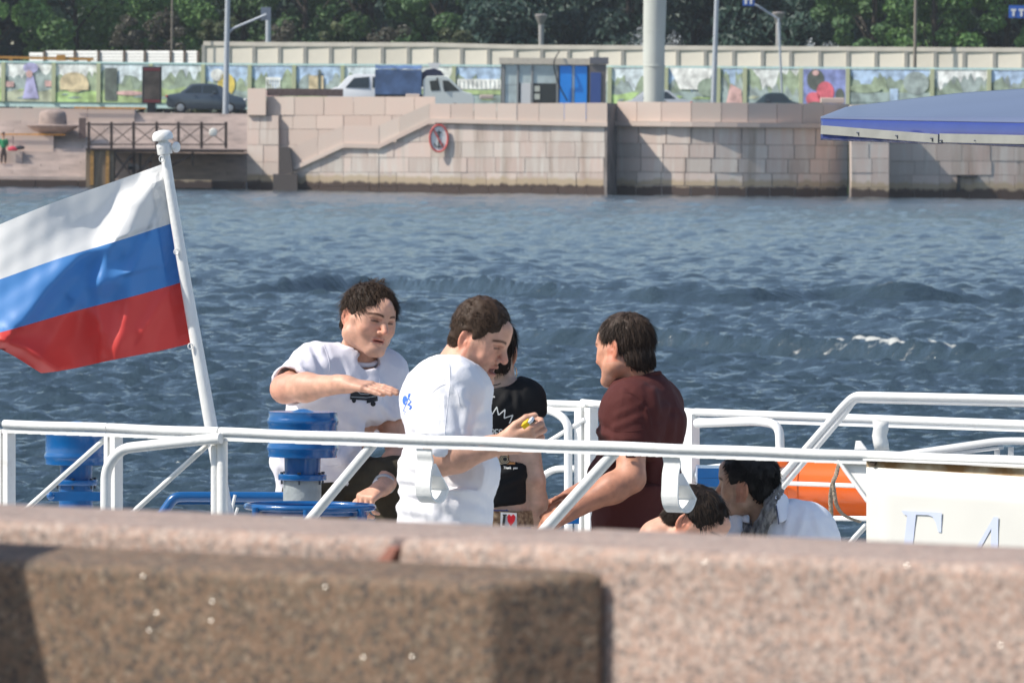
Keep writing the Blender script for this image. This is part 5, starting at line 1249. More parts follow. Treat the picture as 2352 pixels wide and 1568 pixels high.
# ================================================================ people: smooth-blended figures meshed on a grid
def unit(v): v = np.asarray(v, float); return v / np.linalg.norm(v)
def axes_from(z, x):
    z = unit(z); x = np.asarray(x, float); x = unit(x - z * np.dot(x, z)); y = np.cross(z, x); return np.array([x, y, z])
I3 = np.eye(3)
class Sdf:
    def __init__(s): s.p = []
    def _add(s, f, M, o, mult, lo, hi, k, op): s.p.append((f, np.asarray(M, float), np.asarray(o, float), mult, np.asarray(lo, float), np.asarray(hi, float), k, op))
    def cap(s, a, b, ra, rb=None, k=.02, op='u', M=I3, o=(0, 0, 0), mult=1):
        rb = ra if rb is None else rb; a = np.asarray(a, float); b = np.asarray(b, float); d = b - a; L2 = max(1e-9, d @ d); r = max(ra, rb)
        def f(x, y, z):
            t = np.clip(((x - a[0]) * d[0] + (y - a[1]) * d[1] + (z - a[2]) * d[2]) / L2, 0, 1)
            return np.sqrt((x - a[0] - t * d[0]) ** 2 + (y - a[1] - t * d[1]) ** 2 + (z - a[2] - t * d[2]) ** 2) - (ra + (rb - ra) * t)
        s._add(f, M, o, mult, np.minimum(a, b) - r, np.maximum(a, b) + r, k, op); return s
    def ell(s, c, r, k=.02, op='u', M=I3, o=(0, 0, 0), mult=1, rot=None):
        c = np.asarray(c, float); r = np.asarray(r, float)
        if rot is not None:
            M2 = np.asarray(rot) @ np.asarray(M); o2 = np.asarray(o, float) + np.linalg.inv(M) @ c; M, o, c = M2, o2, np.zeros(3)
        def f(x, y, z):
            x = x - c[0]; y = y - c[1]; z = z - c[2]
            k0 = np.sqrt((x / r[0]) ** 2 + (y / r[1]) ** 2 + (z / r[2]) ** 2); k1 = np.sqrt((x / r[0] ** 2) ** 2 + (y / r[1] ** 2) ** 2 + (z / r[2] ** 2) ** 2) + 1e-6
            return k0 * (k0 - 1) / k1
        s._add(f, M, o, mult, c - r, c + r, k, op); return s
    def ecap(s, a, b, wa, da, wb, db, right, k=.05, op='u', capf=.7):
        """elliptical limb or trunk piece from a to b: half widths w (along right) and half depths d"""
        a = np.asarray(a, float); b = np.asarray(b, float); L = np.linalg.norm(b - a); M = axes_from(b - a, right); m_ = max(wa, wb, da, db)
        def f(x, y, z):
            t = np.clip(z / L, 0, 1); w_ = wa + (wb - wa) * t; d_ = da + (db - da) * t; e = (z - t * L) / ((w_ + d_) * .5 * capf)
            return (np.sqrt((x / w_) ** 2 + (y / d_) ** 2 + e * e) - 1) * np.minimum(w_, d_)
        s._add(f, M, a, 1, (-m_, -m_, -m_ * capf), (m_, m_, L + m_ * capf), k, op); return s
    def half(s, o, n, lo, hi, k=.006, op='s'):
        """cut away the side of a plane that n points to, inside a world box"""
        n = unit(n); o = np.asarray(o, float)
        s._add(lambda x, y, z: -(x * n[0] + y * n[1] + z * n[2]), I3, o, 1, np.asarray(lo, float) - o, np.asarray(hi, float) - o, k, op); s.p[-1] = s.p[-1] + (True,); return s
    def mesh(s, step, fine=(), pad=.02):
        los = []; his = []
        for p in s.p:
            f, M, o, mult, lo, hi, k, op = p[:8]; Mi = np.linalg.inv(M)
            C = np.array([[(lo, hi)[i][0], (lo, hi)[j][1], (lo, hi)[l][2]] for i in (0, 1) for j in (0, 1) for l in (0, 1)]) @ Mi.T + o
            los.append(C.min(0)); his.append(C.max(0))
        un = [i for i, p in enumerate(s.p) if p[7] == 'u']
        LO = np.min([los[i] for i in un], 0) - pad; HI = np.max([his[i] for i in un], 0) + pad
        ax = []
        for d in range(3):
            x = LO[d]; L_ = []
            while x < HI[d]:
                L_.append(x); st = step
                for (fl_, fh, fs_) in fine:
                    if fl_[d] - st <= x <= fh[d]: st = min(st, fs_)
                x += st
            ax.append(np.array(L_, dtype=np.float32))
        xs, ys, zs = ax
        F = np.full((len(xs), len(ys), len(zs)), .06, np.float32)
        for p, lo, hi in zip(s.p, los, his):
            f, M, o, mult, _, _, k, op = p[:8]; exact = len(p) > 8
            mg = 0 if exact else 2.2 * k + .02
            sl = []
            for d in range(3):
                i0 = max(0, np.searchsorted(ax[d], lo[d] - mg) - 1); i1 = min(len(ax[d]), np.searchsorted(ax[d], hi[d] + mg) + 1); sl.append(slice(i0, i1))
            X = (xs[sl[0]] - o[0])[:, None, None]; Y = (ys[sl[1]] - o[1])[None, :, None]; Z = (zs[sl[2]] - o[2])[None, None, :]
            if X.size == 0 or Y.size == 0 or Z.size == 0: continue
            M = M.astype(np.float32)
            q = [M[i, 0] * X + M[i, 1] * Y + M[i, 2] * Z for i in range(3)]
            d = (f(*q) * mult).astype(np.float32); A = F[tuple(sl)]
            if op == 'u':
                h = np.clip(.5 + .5 * (A - d) / k, 0, 1); F[tuple(sl)] = A + (d - A) * h - k * h * (1 - h)
            elif op == 's':
                h = np.clip(.5 - .5 * (A + d) / k, 0, 1); F[tuple(sl)] = A + (-d - A) * h + k * h * (1 - h)
        return nets(F, xs, ys, zs)
def nets(F, xs, ys, zs):
    S_ = F < 0
    n = [np.zeros(1)]
    c = np.zeros(tuple(k - 1 for k in F.shape), np.int8)
    for i in (0, 1):
        for j in (0, 1):
            for k in (0, 1): c += S_[i:F.shape[0] - 1 + i, j:F.shape[1] - 1 + j, k:F.shape[2] - 1 + k]
    I, J, K = np.nonzero((c > 0) & (c < 8))
    idx = np.full(c.shape, -1, np.int32); idx[I, J, K] = np.arange(len(I))
    acc = np.zeros((len(I), 3)); cnt = np.zeros(len(I))
    A = [xs, ys, zs]
    corners = [(i, j, k) for i in (0, 1) for j in (0, 1) for k in (0, 1)]
    for a in corners:
        for d in range(3):
            if a[d]: continue
            b = list(a); b[d] = 1
            fa = F[I + a[0], J + a[1], K + a[2]]; fb = F[I + b[0], J + b[1], K + b[2]]; m_ = (fa < 0) != (fb < 0)
            t = np.where(m_, fa / np.where(m_, fa - fb, 1), 0)
            P = [xs[I + a[0]].astype(float), ys[J + a[1]].astype(float), zs[K + a[2]].astype(float)]
            Q = [xs[I + b[0]], ys[J + b[1]], zs[K + b[2]]]
            for e in range(3): acc[:, e] += np.where(m_, P[e] + (Q[e] - P[e]) * t, 0)
            cnt += m_
    V = acc / np.maximum(cnt, 1)[:, None]
    faces = []
    for d in range(3):
        o1, o2 = [(1, 2), (2, 0), (0, 1)][d]
        sa = [slice(None)] * 3; sb = [slice(None)] * 3; sa[d] = slice(0, -1); sb[d] = slice(1, None)
        Sa, Sb = S_[tuple(sa)], S_[tuple(sb)]
        E = np.array(np.nonzero(Sa != Sb)); 
        ok = (E[o1] > 0) & (E[o2] > 0) & (E[o1] < F.shape[o1] - 1) & (E[o2] < F.shape[o2] - 1); E = E[:, ok]
        neg = Sa[tuple(E)]
        def cell(u, v): e = E.copy(); e[o1] += u; e[o2] += v; return idx[e[0], e[1], e[2]]
        q = np.stack([cell(-1, -1), cell(0, -1), cell(0, 0), cell(-1, 0)], 1); q[~neg] = q[~neg][:, ::-1]; faces.append(q)
    Fc = np.concatenate(faces); Fc = Fc[(Fc >= 0).all(1)]
    return V, Fc
def relax(V, Fc, it=2, lam=.5):
    e = np.concatenate([Fc[:, [0, 1]], Fc[:, [1, 2]], Fc[:, [2, 3]], Fc[:, [3, 0]]]); n = len(V)
    deg = np.bincount(e[:, 0], minlength=n) + np.bincount(e[:, 1], minlength=n)
    for q in range(it):
        s_ = np.stack([np.bincount(e[:, 0], V[e[:, 1], d], n) + np.bincount(e[:, 1], V[e[:, 0], d], n) for d in range(3)], 1)
        V = V + lam * (s_ / np.maximum(deg, 1)[:, None] - V)
    return V
def normals(V, Fc):
    n = np.cross(V[Fc[:, 2]] - V[Fc[:, 0]], V[Fc[:, 3]] - V[Fc[:, 1]]); N = np.zeros_like(V)
    for k in range(4):
        for d in range(3): N[:, d] += np.bincount(Fc[:, k], n[:, d], len(V))
    return N / (np.linalg.norm(N, axis=1)[:, None] + 1e-9)
_A = np.array(RGT); _U = np.array(UPV); _F = np.array(FWD); _C = np.array(CAM)
def to_px(V):
    q = V - _C; z = q @ _F; return np.stack([1176 + FPX * (q @ _A) / z, 784 - FPX * (q @ _U) / z], 1)
def vnoise(P, seed=0):
    """smooth value noise at points"""
    P = np.asarray(P, float); i = np.floor(P).astype(np.int64); f = P - i; f = f * f * (3 - 2 * f); out = np.zeros(len(P))
    for a in (0, 1):
        for b in (0, 1):
            for c in (0, 1):
                h = (i[:, 0] + a) * 374761393 + (i[:, 1] + b) * 668265263 + (i[:, 2] + c) * 2147483647 + seed * 1274126177
                h = (h ^ (h >> 13)) * 1274126177; h = (h ^ (h >> 16)) & 0xffff
                out += h / 65535. * np.where(a, f[:, 0], 1 - f[:, 0]) * np.where(b, f[:, 1], 1 - f[:, 1]) * np.where(c, f[:, 2], 1 - f[:, 2])
    return out * 2 - 1
def folds(V, Fc, segs, amp_noise=.003, scale=(9, 9, 5), seed=1, keep=None, mpp=.0014):
    """cloth folds: ridges along picture segments plus loose wrinkles"""
    N = normals(V, Fc); q = to_px(V); d = np.zeros(len(V))
    for s_ in segs:
        x0, y0, x1, y1, w_, amp = s_[:6]
        L2 = (x1 - x0) ** 2 + (y1 - y0) ** 2; t = ((q[:, 0] - x0) * (x1 - x0) + (q[:, 1] - y0) * (y1 - y0)) / L2; tc = np.clip(t, 0, 1)
        e = np.hypot(q[:, 0] - x0 - tc * (x1 - x0), q[:, 1] - y0 - tc * (y1 - y0)) / w_
        taper = np.clip(1.15 - np.abs(tc - .35) * 1.1, 0, 1)
        d += amp * taper * (np.exp(-e * e) - .45 * np.exp(-((e - 1.7) / .8) ** 2))
    n1 = vnoise(V * np.array(scale) * 1.25, seed); n2 = vnoise(V * np.array(scale) * 2.3 + 7, seed + 1)
    n3 = vnoise(V * np.array(scale) * 1.7 + 31, seed + 2)
    d += amp_noise * ((1 - np.abs(n1)) ** 4 - .25 + .55 * (1 - np.abs(n3)) ** 5 + .25 * n2)
    n4 = vnoise(V * np.array(scale) * 3.6 + 11, seed + 3)
    d += amp_noise * .45 * (1 - np.abs(n4)) ** 5
    if keep is not None: d *= keep
    return V + N * d[:, None]
def surf(name, V, Fc, material, parent, colors=None): 
    o = put(name, V, Fc, material, parent, smooth=True, colors=colors); return o

# ---------------------------------------------------------------- heads
def head_axes(yaw, pitch, roll):
    """columns right, forward, up; yaw 0 faces the camera, + turns to the picture's right; pitch + looks down; roll + tips the crown to the person's right"""
    m_ = Matrix.Rotation(R(180 + yaw), 3, 'Z') @ Matrix.Rotation(R(-pitch), 3, 'X') @ Matrix.Rotation(R(roll), 3, 'Y')
    return np.array(m_)
class Head:
    def __init__(s, o, yaw, pitch=0, roll=0, sc=1.0, wide=1.0): s.o = np.asarray(o, float); s.R = head_axes(yaw, pitch, roll); s.sc = sc; s.w = np.array(wide if isinstance(wide, tuple) else (wide, 1, 1), float)
    def W(s, p): return s.o + s.R @ (np.asarray(p, float) * s.w * s.sc)
    def L(s, V): return ((V - s.o) @ s.R) / s.sc / s.w
def add_head(sd, h, jaw_open=0.0, nose=1.0, female=False, chin=1.0, fat=0.0):
    M = np.diag(1 / h.w) @ h.R.T / h.sc; kw = dict(M=M, o=h.o, mult=h.sc * .97)
    jo = jaw_open
    sd.ell((0, -.006, .040), (.074, .092, .080), .02, **kw)
    sd.ell((0, .030, .030), (.066, .064, .062), .03, **kw)
    sd.ell((0, .034, -.026), (.056 + fat * .6, .056, .074), .03, **kw)
    for s_ in (-1, 1):
        sd.cap((s_ * (.049 + fat), .004, -.048), (s_ * .022, .070 + fat * .3, -.094 - jo), .022 + fat, .017, .03, **kw)
        sd.cap((s_ * .051, .004, -.01), (s_ * (.050 + fat), .006, -.050), .018, .021 + fat, .03, **kw)
        sd.ell((s_ * .040, .062, -.022), (.024 + fat * .5, .022, .025), .02, **kw)
        sd.cap((s_ * .052, .055, .004), (s_ * .066, .015, .0), .012, .012, .02, **kw)
    sd.ell((0, .080, -.093 - jo), (.021 * chin, .018, .017), .022, **kw)
    sd.cap((-.030, .084, .028), (.030, .084, .028), .012, .012, .016, **kw)
    sd.cap((0, .084, .028), (0, .088, .060), .02, .02, .03, **kw)
    for s_ in (-1, 1):
        sd.ell((s_ * .031, .101, .006), (.017, .018, .011), .012, 's', **kw)
        sd.ell((s_ * .031, .077, .006), (.0155, .0135, .0115), .005, **kw)
    sd.cap((0, .090, .020), (0, .112 + .004 * nose, -.024), .0085, .0115 * nose, .012, **kw)
    for s_ in (-1, 1): sd.ell((s_ * .0115, .099, -.029), (.0085 * nose, .010, .0075), .006, **kw)
    # lips
    for z_, r_, y_ in ((-.0515, .0062, .0945), (-.0655 - jo, .0070, .0925)):
        sd.cap((-.020, y_ - .010, z_ - .002), (0, y_, z_), r_ * .7, r_, .006, **kw); sd.cap((.020, y_ - .010, z_ - .002), (0, y_, z_), r_ * .7, r_, .006, **kw)
    sd.ell((0, .100, -.0585 - jo * .5), (.021, .018, .0016 + jo * .48), .004, 's', **kw)
    # ears
    for s_ in (-1, 1):
        a = R(24) * s_; rot = np.array([[math.cos(a), math.sin(a), 0], [-math.sin(a), math.cos(a), 0], [0, 0, 1]])
        sd.ell((s_ * .078, -.016, .002), (.0070, .0195, .032), .006, rot=rot, **kw)
        sd.ell((s_ * .0885, -.011, .004), (.0095, .0115, .020), .004, 's', rot=rot, **kw)
        sd.ell((s_ * .077, -.006, -.004), (.006, .006, .008), .005, **kw)
        sd.ell((s_ * .075, -.008, -.027), (.006, .008, .008), .006, **kw)
def head_tint(h, V, brow=(.25, .2, .17), stubble=0, lip=(.82, .55, .55), red=.12, eye=.22, mouth_open=0, brow_y=0):
    q = h.L(V); C = np.ones((len(V), 3)); x, y, z = np.abs(q[:, 0]), q[:, 1], q[:, 2]
    near = (np.linalg.norm(q - np.array([0, .0, .0]), axis=1) < .17) & (z > -.135)
    fr = near & (y > .045)
    def mixc(m_, col): 
        m_ = np.clip(m_, 0, 1)[:, None]; C[:] = C * (1 - m_) + C * np.asarray(col)[None] * m_
    sm_ = lambda d, w_: np.exp(-(d / w_) ** 2)
    mixc(near * red * 4 * sm_(np.hypot(x - .045, z + .02), .03) * (y > .02), (1, .78, .76))
    mixc(near * np.clip((x - .073) / .006, 0, 1) * (np.abs(y + .013) < .026) * (np.abs(z) < .04), (1.02, .78, .73))
    mixc(fr * sm_(np.hypot(x, z + .022), .016), (1.02, .82, .8))
    if stubble:
        m_ = near * np.clip((-.028 - z) / .02, 0, 1) * np.clip((y + .02) / .03, 0, 1); m_ = np.maximum(m_, near * sm_(z + .042, .008) * (x < .03) * (y > .06)); m_ = np.maximum(m_, near * (np.abs(y - .012) < .014) * np.clip((.02 - z) / .02, 0, 1) * .8)
        mixc(m_ * stubble * (.75 + .25 * vnoise(q * 350, 3)), (.50, .46, .46))
    lipm = fr * (y > .068) * np.clip(1.3 - np.abs(z + .0585 + mouth_open * .5) / (.0085 + mouth_open * .6), 0, 1) * np.clip((.026 - x) / .006, 0, 1)
    mixc(lipm, lip)
    mixc(fr * sm_(z + .0585 + mouth_open * .5, .0018 + mouth_open * .35) * np.clip((.021 - x) / .004, 0, 1) * (y > .055), (.22, .10, .10))
    mixc(fr * sm_((z - .0065) / (.0034 * (1 - .25 * ((x - .031) / .016) ** 2)), 1) * np.clip((.0165 - np.abs(x - .031)) / .004, 0, 1), (eye, eye * .8, eye * .75))
    mixc(fr * sm_(z - .014, .003) * (np.abs(x - .031) < .018), (.72, .62, .6))
    arch = .0270 + brow_y + .004 * (1 - ((x - .034) / .02) ** 2)
    mixc(fr * np.clip(1.4 - np.abs(z - arch) / .0042, 0, 1) * np.clip((.024 - np.abs(x - .033)) / .005, 0, 1), brow)
    return C
def hairline(kind='short'):
    if kind == 'short': return ([-.13, -.09, -.055, -.030, -.020, .005, .018, .028, .040, .055, .075, .100, .13], [-.052, -.052, -.048, -.020, .024, .028, -.004, -.014, .012, .036, .044, .048, .048])
    if kind == 'nape': return ([-.13, -.09, -.055, -.030, -.020, .005, .018, .028, .040, .055, .075, .100, .13], [-.085, -.085, -.072, -.035, .022, .028, .012, .005, .030, .060, .074, .082, .082])
    if kind == 'full': return ([-.13, -.09, -.055, -.030, -.022, .005, .018, .030, .040, .055, .075, .100, .13], [-.066, -.066, -.060, -.035, .016, .018, -.020, -.026, .004, .034, .046, .052, .052])
def hair(h, parent, material, line='short', thick=.012, n=1300, length=.035, lift=.5, seed=1, mess=.35, fringe=0, crown=(0, -.035, .12), width=.0019, drop=.35, extra_top=0, wave=0.0, skip_front=False):
    hl = hairline(line); c = np.array([0, -.006, .040]); r = np.array([.0755, .0935, .0815])
    zmin = lambda y: np.interp(y, hl[0], hl[1])
    # cap under the strands
    g_ = Sdf(); rr = r + np.array([thick * .75, thick * .75, thick * .95 + extra_top])
    st = .0045
    X = np.arange(-.1, .1, st); Y_ = np.arange(-.135, .125, st); Z = np.arange(-.1, .16 + extra_top, st)
    x, y, z = X[:, None, None], Y_[None, :, None], Z[None, None, :]
    k0 = np.sqrt((x / rr[0]) ** 2 + ((y - c[1]) / rr[1]) ** 2 + ((z - c[2]) / rr[2]) ** 2); d = (k0 - 1) * .085
    if line == 'nape': d = np.minimum(d, (np.sqrt((x / .063) ** 2 + ((y + .052) / .05) ** 2 + ((z + .025) / .06) ** 2) - 1) * .05)
    if line in ('full', 'short'): d = np.minimum(d, (np.sqrt((x / .068) ** 2 + ((y + .045) / .055) ** 2 + ((z + .01) / .055) ** 2) - 1) * .05)
    cut = (np.interp(Y_, hl[0], hl[1])[None, :, None] + .007 - z) * .75
    inner = (np.sqrt((x / (r[0] - .012)) ** 2 + ((y - c[1]) / (r[1] - .012)) ** 2 + ((z - c[2]) / (r[2] - .012)) ** 2) - 1) * .08
    F = np.maximum(np.maximum(d, cut), -inner).astype(np.float32)
    V, Fc = nets(F, X.astype(np.float32), Y_.astype(np.float32), Z.astype(np.float32)); V = relax(V, Fc, 2)
    N = normals(V, Fc); V = V + N * (.0035 * vnoise(V * np.array([110, 60, 60]), seed) + .003 * vnoise(V * 45, seed + 5))[:, None]
    vs = [h.W(p) for p in V]; fs = Fc.tolist()
    rg = np.random.default_rng(seed); cr = np.array(crown); cnt = 0; tries = 0
    while cnt < n and tries < n * 12:
        tries += 1
        u = rg.normal(size=3); u /= np.linalg.norm(u); p = c + u * (r + thick * .3)
        zl = zmin(p[1]); low = rg.random() < .28
        if low:
            c2, r2 = (np.array([0, -.052, -.025]), np.array([.063, .050, .060])) if line == 'nape' else (np.array([0, -.045, -.01]), np.array([.068, .055, .055]))
            p = c2 + u * (r2 + .002); zl = zmin(p[1])
            if p[1] > -.04 or np.linalg.norm((p - c) / (r + thick * .5)) < 1: continue
        if p[2] < zl + .004: continue
        if skip_front and p[1] > .03: continue
        nrm = unit(u / r); t = p - cr + rg.normal(size=3) * .02; 
        if fringe and p[1] > -.02: t = t * (1 - fringe) + np.array([.15 * np.sign(rg.normal()) * .3, 1, 0.1]) * fringe * .1
        t = unit(t - nrm * (t @ nrm)); t = unit(t + rg.normal(size=3) * mess)
        L_ = length * rg.uniform(.6, 1.25); 
        edge = np.clip((p[2] - zl) / .05, .35, 1); L_ *= edge
        if low: t = unit(np.array([t[0] * .2, -.15, -1.0])); L_ *= .55
        lf = lift * rg.uniform(.3, 1.2) * (.25 if low else 1); pts = [p]; dcur = unit(t + nrm * lf); q = p.copy(); m_ = 3
        wv = rg.uniform(0, 6.28)
        for i in range(m_):
            q = q + dcur * L_ / m_; dcur = unit(dcur + np.array([0, 0, -drop * .5]) - nrm * lf * .32 + rg.normal(size=3) * mess * .22 + wave * np.cross(nrm, t) * math.sin(wv + i * 1.7))
            e = (q - c) / (r + thick * .5); k_ = np.linalg.norm(e)
            if k_ < 1 and not low: q = c + (q - c) / k_
            pts.append(q.copy())
        w0 = width * rg.uniform(.7, 1.5); b0 = len(vs)
        side = unit(np.cross(t, nrm))
        for i, a in enumerate(pts):
            w_ = w0 * (1 - (i / m_) ** 1.6 * .88)
            up = nrm * .6
            for (ca, cb) in ((1, 0), (-.5, .8), (-.5, -.8)): vs.append(h.W(a + side * cb * w_ * 1.25 + up * ca * w_))
        for i in range(m_):
            for j in range(3): fs.append([b0 + i * 3 + j, b0 + i * 3 + (j + 1) % 3, b0 + i * 3 + 3 + (j + 1) % 3, b0 + i * 3 + 3 + j])
        cnt += 1
    return put('hair', np.array(vs), fs, material, parent, smooth=True)
def hair_mat(name, a, b):
    m = bpy.data.materials.new(name); m.use_nodes = True; N = m.node_tree.nodes; L = m.node_tree.links; p = N['Principled BSDF']; p.inputs['Roughness'].default_value = .62; p.inputs['Specular IOR Level'].default_value = .22
    g = N.new('ShaderNodeNewGeometry'); mx = N.new('ShaderNodeMix'); mx.data_type = 'RGBA'; mx.inputs[6].default_value = (*a, 1); mx.inputs[7].default_value = (*b, 1)
    L.new(g.outputs['Random Per Island'], mx.inputs[0]); L.new(mx.outputs[2], p.inputs['Base Color']); return m
# ---------------------------------------------------------------- hands
def add_hand(sd, wrist, fdir, dorsal, thumb_side, curl, thumb=(.55, .75, -.25), sc=1.0, spread=4, tb=(0, 15, 20)):
    x = unit(fdir); z = np.asarray(dorsal, float); z = unit(z - x * (z @ x)); y = np.cross(z, x) * thumb_side
    B = np.stack([x, y, z], 1); W = lambda p: np.asarray(wrist, float) + B @ (np.asarray(p, float) * sc)
    sd.cap(W((-.03, 0, 0)), W((.02, 0, 0)), .024 * sc, .025 * sc, .02)
    for i in range(4):
        yb = .029 - .0195 * i
        sd.cap(W((.015, yb * .55, 0)), W((.088 - .004 * abs(i - 1), yb, .002)), .0155 * sc, .0125 * sc, .014)
    ln = [(.043, .026, .021), (.047, .030, .022), (.044, .028, .022), (.034, .021, .019)]
    for i in range(4):
        yb = .029 - .0195 * i; p = np.array([.088 - .004 * abs(i - 1), yb, .002]); ang = 0; sp = R((1.5 - i) * spread)
        for j in range(3):
            c_ = curl[i][j] if isinstance(curl[0], (tuple, list)) else curl[j]
            ang += R(c_); d = np.array([math.cos(ang) * math.cos(sp), math.sin(sp), -math.sin(ang)]); q = p + d * ln[i][j]
            r0 = (.0098, .0090, .0082)[j] * (.88 if i == 3 else 1); r1 = (.0092, .0083, .0070)[j] * (.88 if i == 3 else 1)
            sd.cap(W(p), W(q), r0 * sc, r1 * sc, .0035); p = q
    t = unit(thumb); p = np.array([.018, .020, -.006]); ax_ = unit(np.cross(t, np.array([0, 0, -1.0])) + 1e-6)
    for j, (l_, r0, r1) in enumerate(((.042, .0165, .0125), (.034, .0115, .0105), (.027, .0105, .0085))):
        q = p + t * l_; sd.cap(W(p), W(q), r0 * sc, r1 * sc, .010 if j == 0 else .004); p = q
        a = R(tb[min(j + 1, 2)]); inward = np.array([.75, -.65, -.1]); t = unit(t * math.cos(a) + inward * math.sin(a))
    return W
# ---------------------------------------------------------------- prints on cloth
def decal(target, polys, material, parent, name='print', off=.0022):
    """thin print laid on a garment: polygons in picture coordinates dropped onto the cloth"""
    me = target.data; vs = [v.co + WLOC[target.name] for v in me.vertices]; bv = BVHTree.FromPolygons(vs, [tuple(p.vertices) for p in me.polygons])
    V = []; Fs = []
    for poly in polys:
        n0 = len(V); ok = True; pts = []
        for (x, y) in poly:
            d = ray(x, y).normalized(); hit = bv.ray_cast(CAM, d)
            if hit[0] is None: ok = False; break
            pts.append(hit[0] - d * off)
        if ok: V += pts; Fs.append(tuple(range(n0, n0 + len(pts))))
    if not V: return None
    o = put(name, [tuple(p) for p in V], Fs, material, parent); return o
def seam(target, pts, r=.0013):
    """stitched seam following the cloth"""
    bv = BVHTree.FromPolygons([v.co + WLOC[target.name] for v in target.data.vertices], [tuple(p.vertices) for p in target.data.polygons]); L_ = []
    for q in smoothline([Vector((x, y, 0)) for x, y in pts], 6):
        d = ray(q.x, q.y).normalized(); h_ = bv.ray_cast(CAM, d)[0]
        if h_ is not None: L_.append(h_)
    if len(L_) > 3: MB().tube(L_, r, 6).build('seam', target.data.materials[0], target, smooth=True)
def stroke(pts, w_, sub=6):
    """polyline to quads"""
    out = []; 
    for (x0, y0), (x1, y1) in zip(pts[:-1], pts[1:]):
        L_ = math.hypot(x1 - x0, y1 - y0); n = max(1, int(L_ / sub)); nx, ny = -(y1 - y0) / L_ * w_ / 2, (x1 - x0) / L_ * w_ / 2
        for i in range(n):
            a, b = i / n, (i + 1) / n; ax_, ay = x0 + (x1 - x0) * a, y0 + (y1 - y0) * a; bx, by = x0 + (x1 - x0) * b, y0 + (y1 - y0) * b
            out.append([(ax_ + nx, ay + ny), (bx + nx, by + ny), (bx - nx, by - ny), (ax_ - nx, ay - ny)])
    return out
def disc(x, y, rx, ry, n=14): return [[(x, y), (x + rx * math.cos(2 * math.pi * i / n), y + ry * math.sin(2 * math.pi * i / n)), (x + rx * math.cos(2 * math.pi * (i + 1) / n), y + ry * math.sin(2 * math.pi * (i + 1) / n))] for i in range(n)]
def fillq(poly4, nx=6, ny=4):
    a, b, c, d = [np.array(p, float) for p in poly4]; out = []
    Q = lambda u, v: tuple((a * (1 - u) + b * u) * (1 - v) + (d * (1 - u) + c * u) * v)
    for i in range(nx):
        for j in range(ny): out.append([Q(i / nx, j / ny), Q((i + 1) / nx, j / ny), Q((i + 1) / nx, (j + 1) / ny), Q(i / nx, (j + 1) / ny)])
    return out
FONT = {'R': [[(0, 1), (0, 0), (.6, 0), (.75, .12), (.75, .38), (.6, .5), (0, .5)], [(.35, .5), (.8, 1)]], 'E': [[(.75, 0), (0, 0), (0, 1), (.75, 1)], [(0, .5), (.6, .5)]], 'S': [[(.75, .1), (.6, 0), (.15, 0), (0, .12), (0, .36), (.15, .48), (.6, .52), (.75, .64), (.75, .88), (.6, 1), (.1, 1), (0, .9)]],
        'D': [[(0, 0), (0, 1), (.5, 1), (.75, .8), (.75, .2), (.5, 0), (0, 0)]], 'T': [[(0, .1), (.7, .1)], [(.35, .1), (.35, 1)]], 'h': [[(0, 0), (0, 1)], [(0, .55), (.3, .45), (.5, .6), (.5, 1)]], 'a': [[(.5, .45), (.1, .45), (0, .7), (.1, 1), (.4, 1), (.5, .8), (.5, .45), (.5, 1)]],
        'n': [[(0, .45), (0, 1)], [(0, .6), (.25, .45), (.5, .6), (.5, 1)]], 'k': [[(0, 0), (0, 1)], [(.5, .45), (0, .75), (.5, 1)]], 'y': [[(0, .45), (.25, .95)], [(.5, .45), (.1, 1.35)]], 'o': [[(.25, .45), (0, .6), (0, .85), (.25, 1), (.5, .85), (.5, .6), (.25, .45)]], 'u': [[(0, .45), (0, .9), (.2, 1), (.45, .9), (.5, .45), (.5, 1)]], 'I': [[(.2, 0), (.2, 1)]]}
def text(s_, x, y, w_, h_, sw, slant=0, gap=1.25, rise=0):
    out = []; cx = x
    for ch in s_:
        if ch == ' ': cx += w_ * .9; continue
        for st in FONT[ch]: out += stroke([(cx + px * w_ - py * slant, y + py * h_ + (cx - x) * rise) for px, py in st], sw, 5)
        cx += w_ * gap * max(.5, max(px for st in FONT[ch] for px, py in st))
    return out
SKIN = {}
def skin(name, col): 
    SKIN[name] = mat('skin_' + name, col, .48, attr='tint', sss=.12, spec=.35, var=.13, vscale=32, bump=.12, bscale=420); return SKIN[name]
def person(px, py, Y, label, group=None):
    p = at(px, py, Y); p.z = DECK; return thing('person', p, label, 'person', group)
def lerp(a, b, t): return np.asarray(a) + (np.asarray(b) - np.asarray(a)) * t
def legs(sd, hipL, hipR, kneeL, kneeR, ankL, ankR, r=.085, infl=0):
    for h_, k_, a_ in ((hipL, kneeL, ankL), (hipR, kneeR, ankR)):
        if not infl: h_ = lerp(h_, k_, .22); r = .07
        sd.cap(h_, k_, r + infl, r * .66 + infl, .04); sd.cap(k_, lerp(k_, a_, .3), r * .62 + infl, r * .62 + infl, .03); sd.cap(lerp(k_, a_, .3), a_, r * .62 + infl, r * .42 + infl, .03)
def shoe(parent, ank, fwd, material):
    f = Vector((fwd[0], fwd[1], 0)).normalized(); a = Vector(ank); a.z = DECK
    sd = Sdf(); sd.cap(a + Vector((0, 0, .035)) - f * .05, a + f * .15 + Vector((0, 0, .03)), .036, .03, .03); sd.cap(a + Vector((0, 0, .04)), a + Vector((0, 0, .10)), .04, .042, .03); sd.half(a + Vector((0, 0, .002)), (0, 0, -1), a - Vector((.3, .3, .2)), a + Vector((.3, .3, .2)))
    V, Fc = sd.mesh(.012); return surf('shoe', V, Fc, material, parent)
M_shoe = mat('dark_shoe', (.03, .03, .032), .6)
def ptz(p, z): p = np.array(p, float); p[2] = z; return p
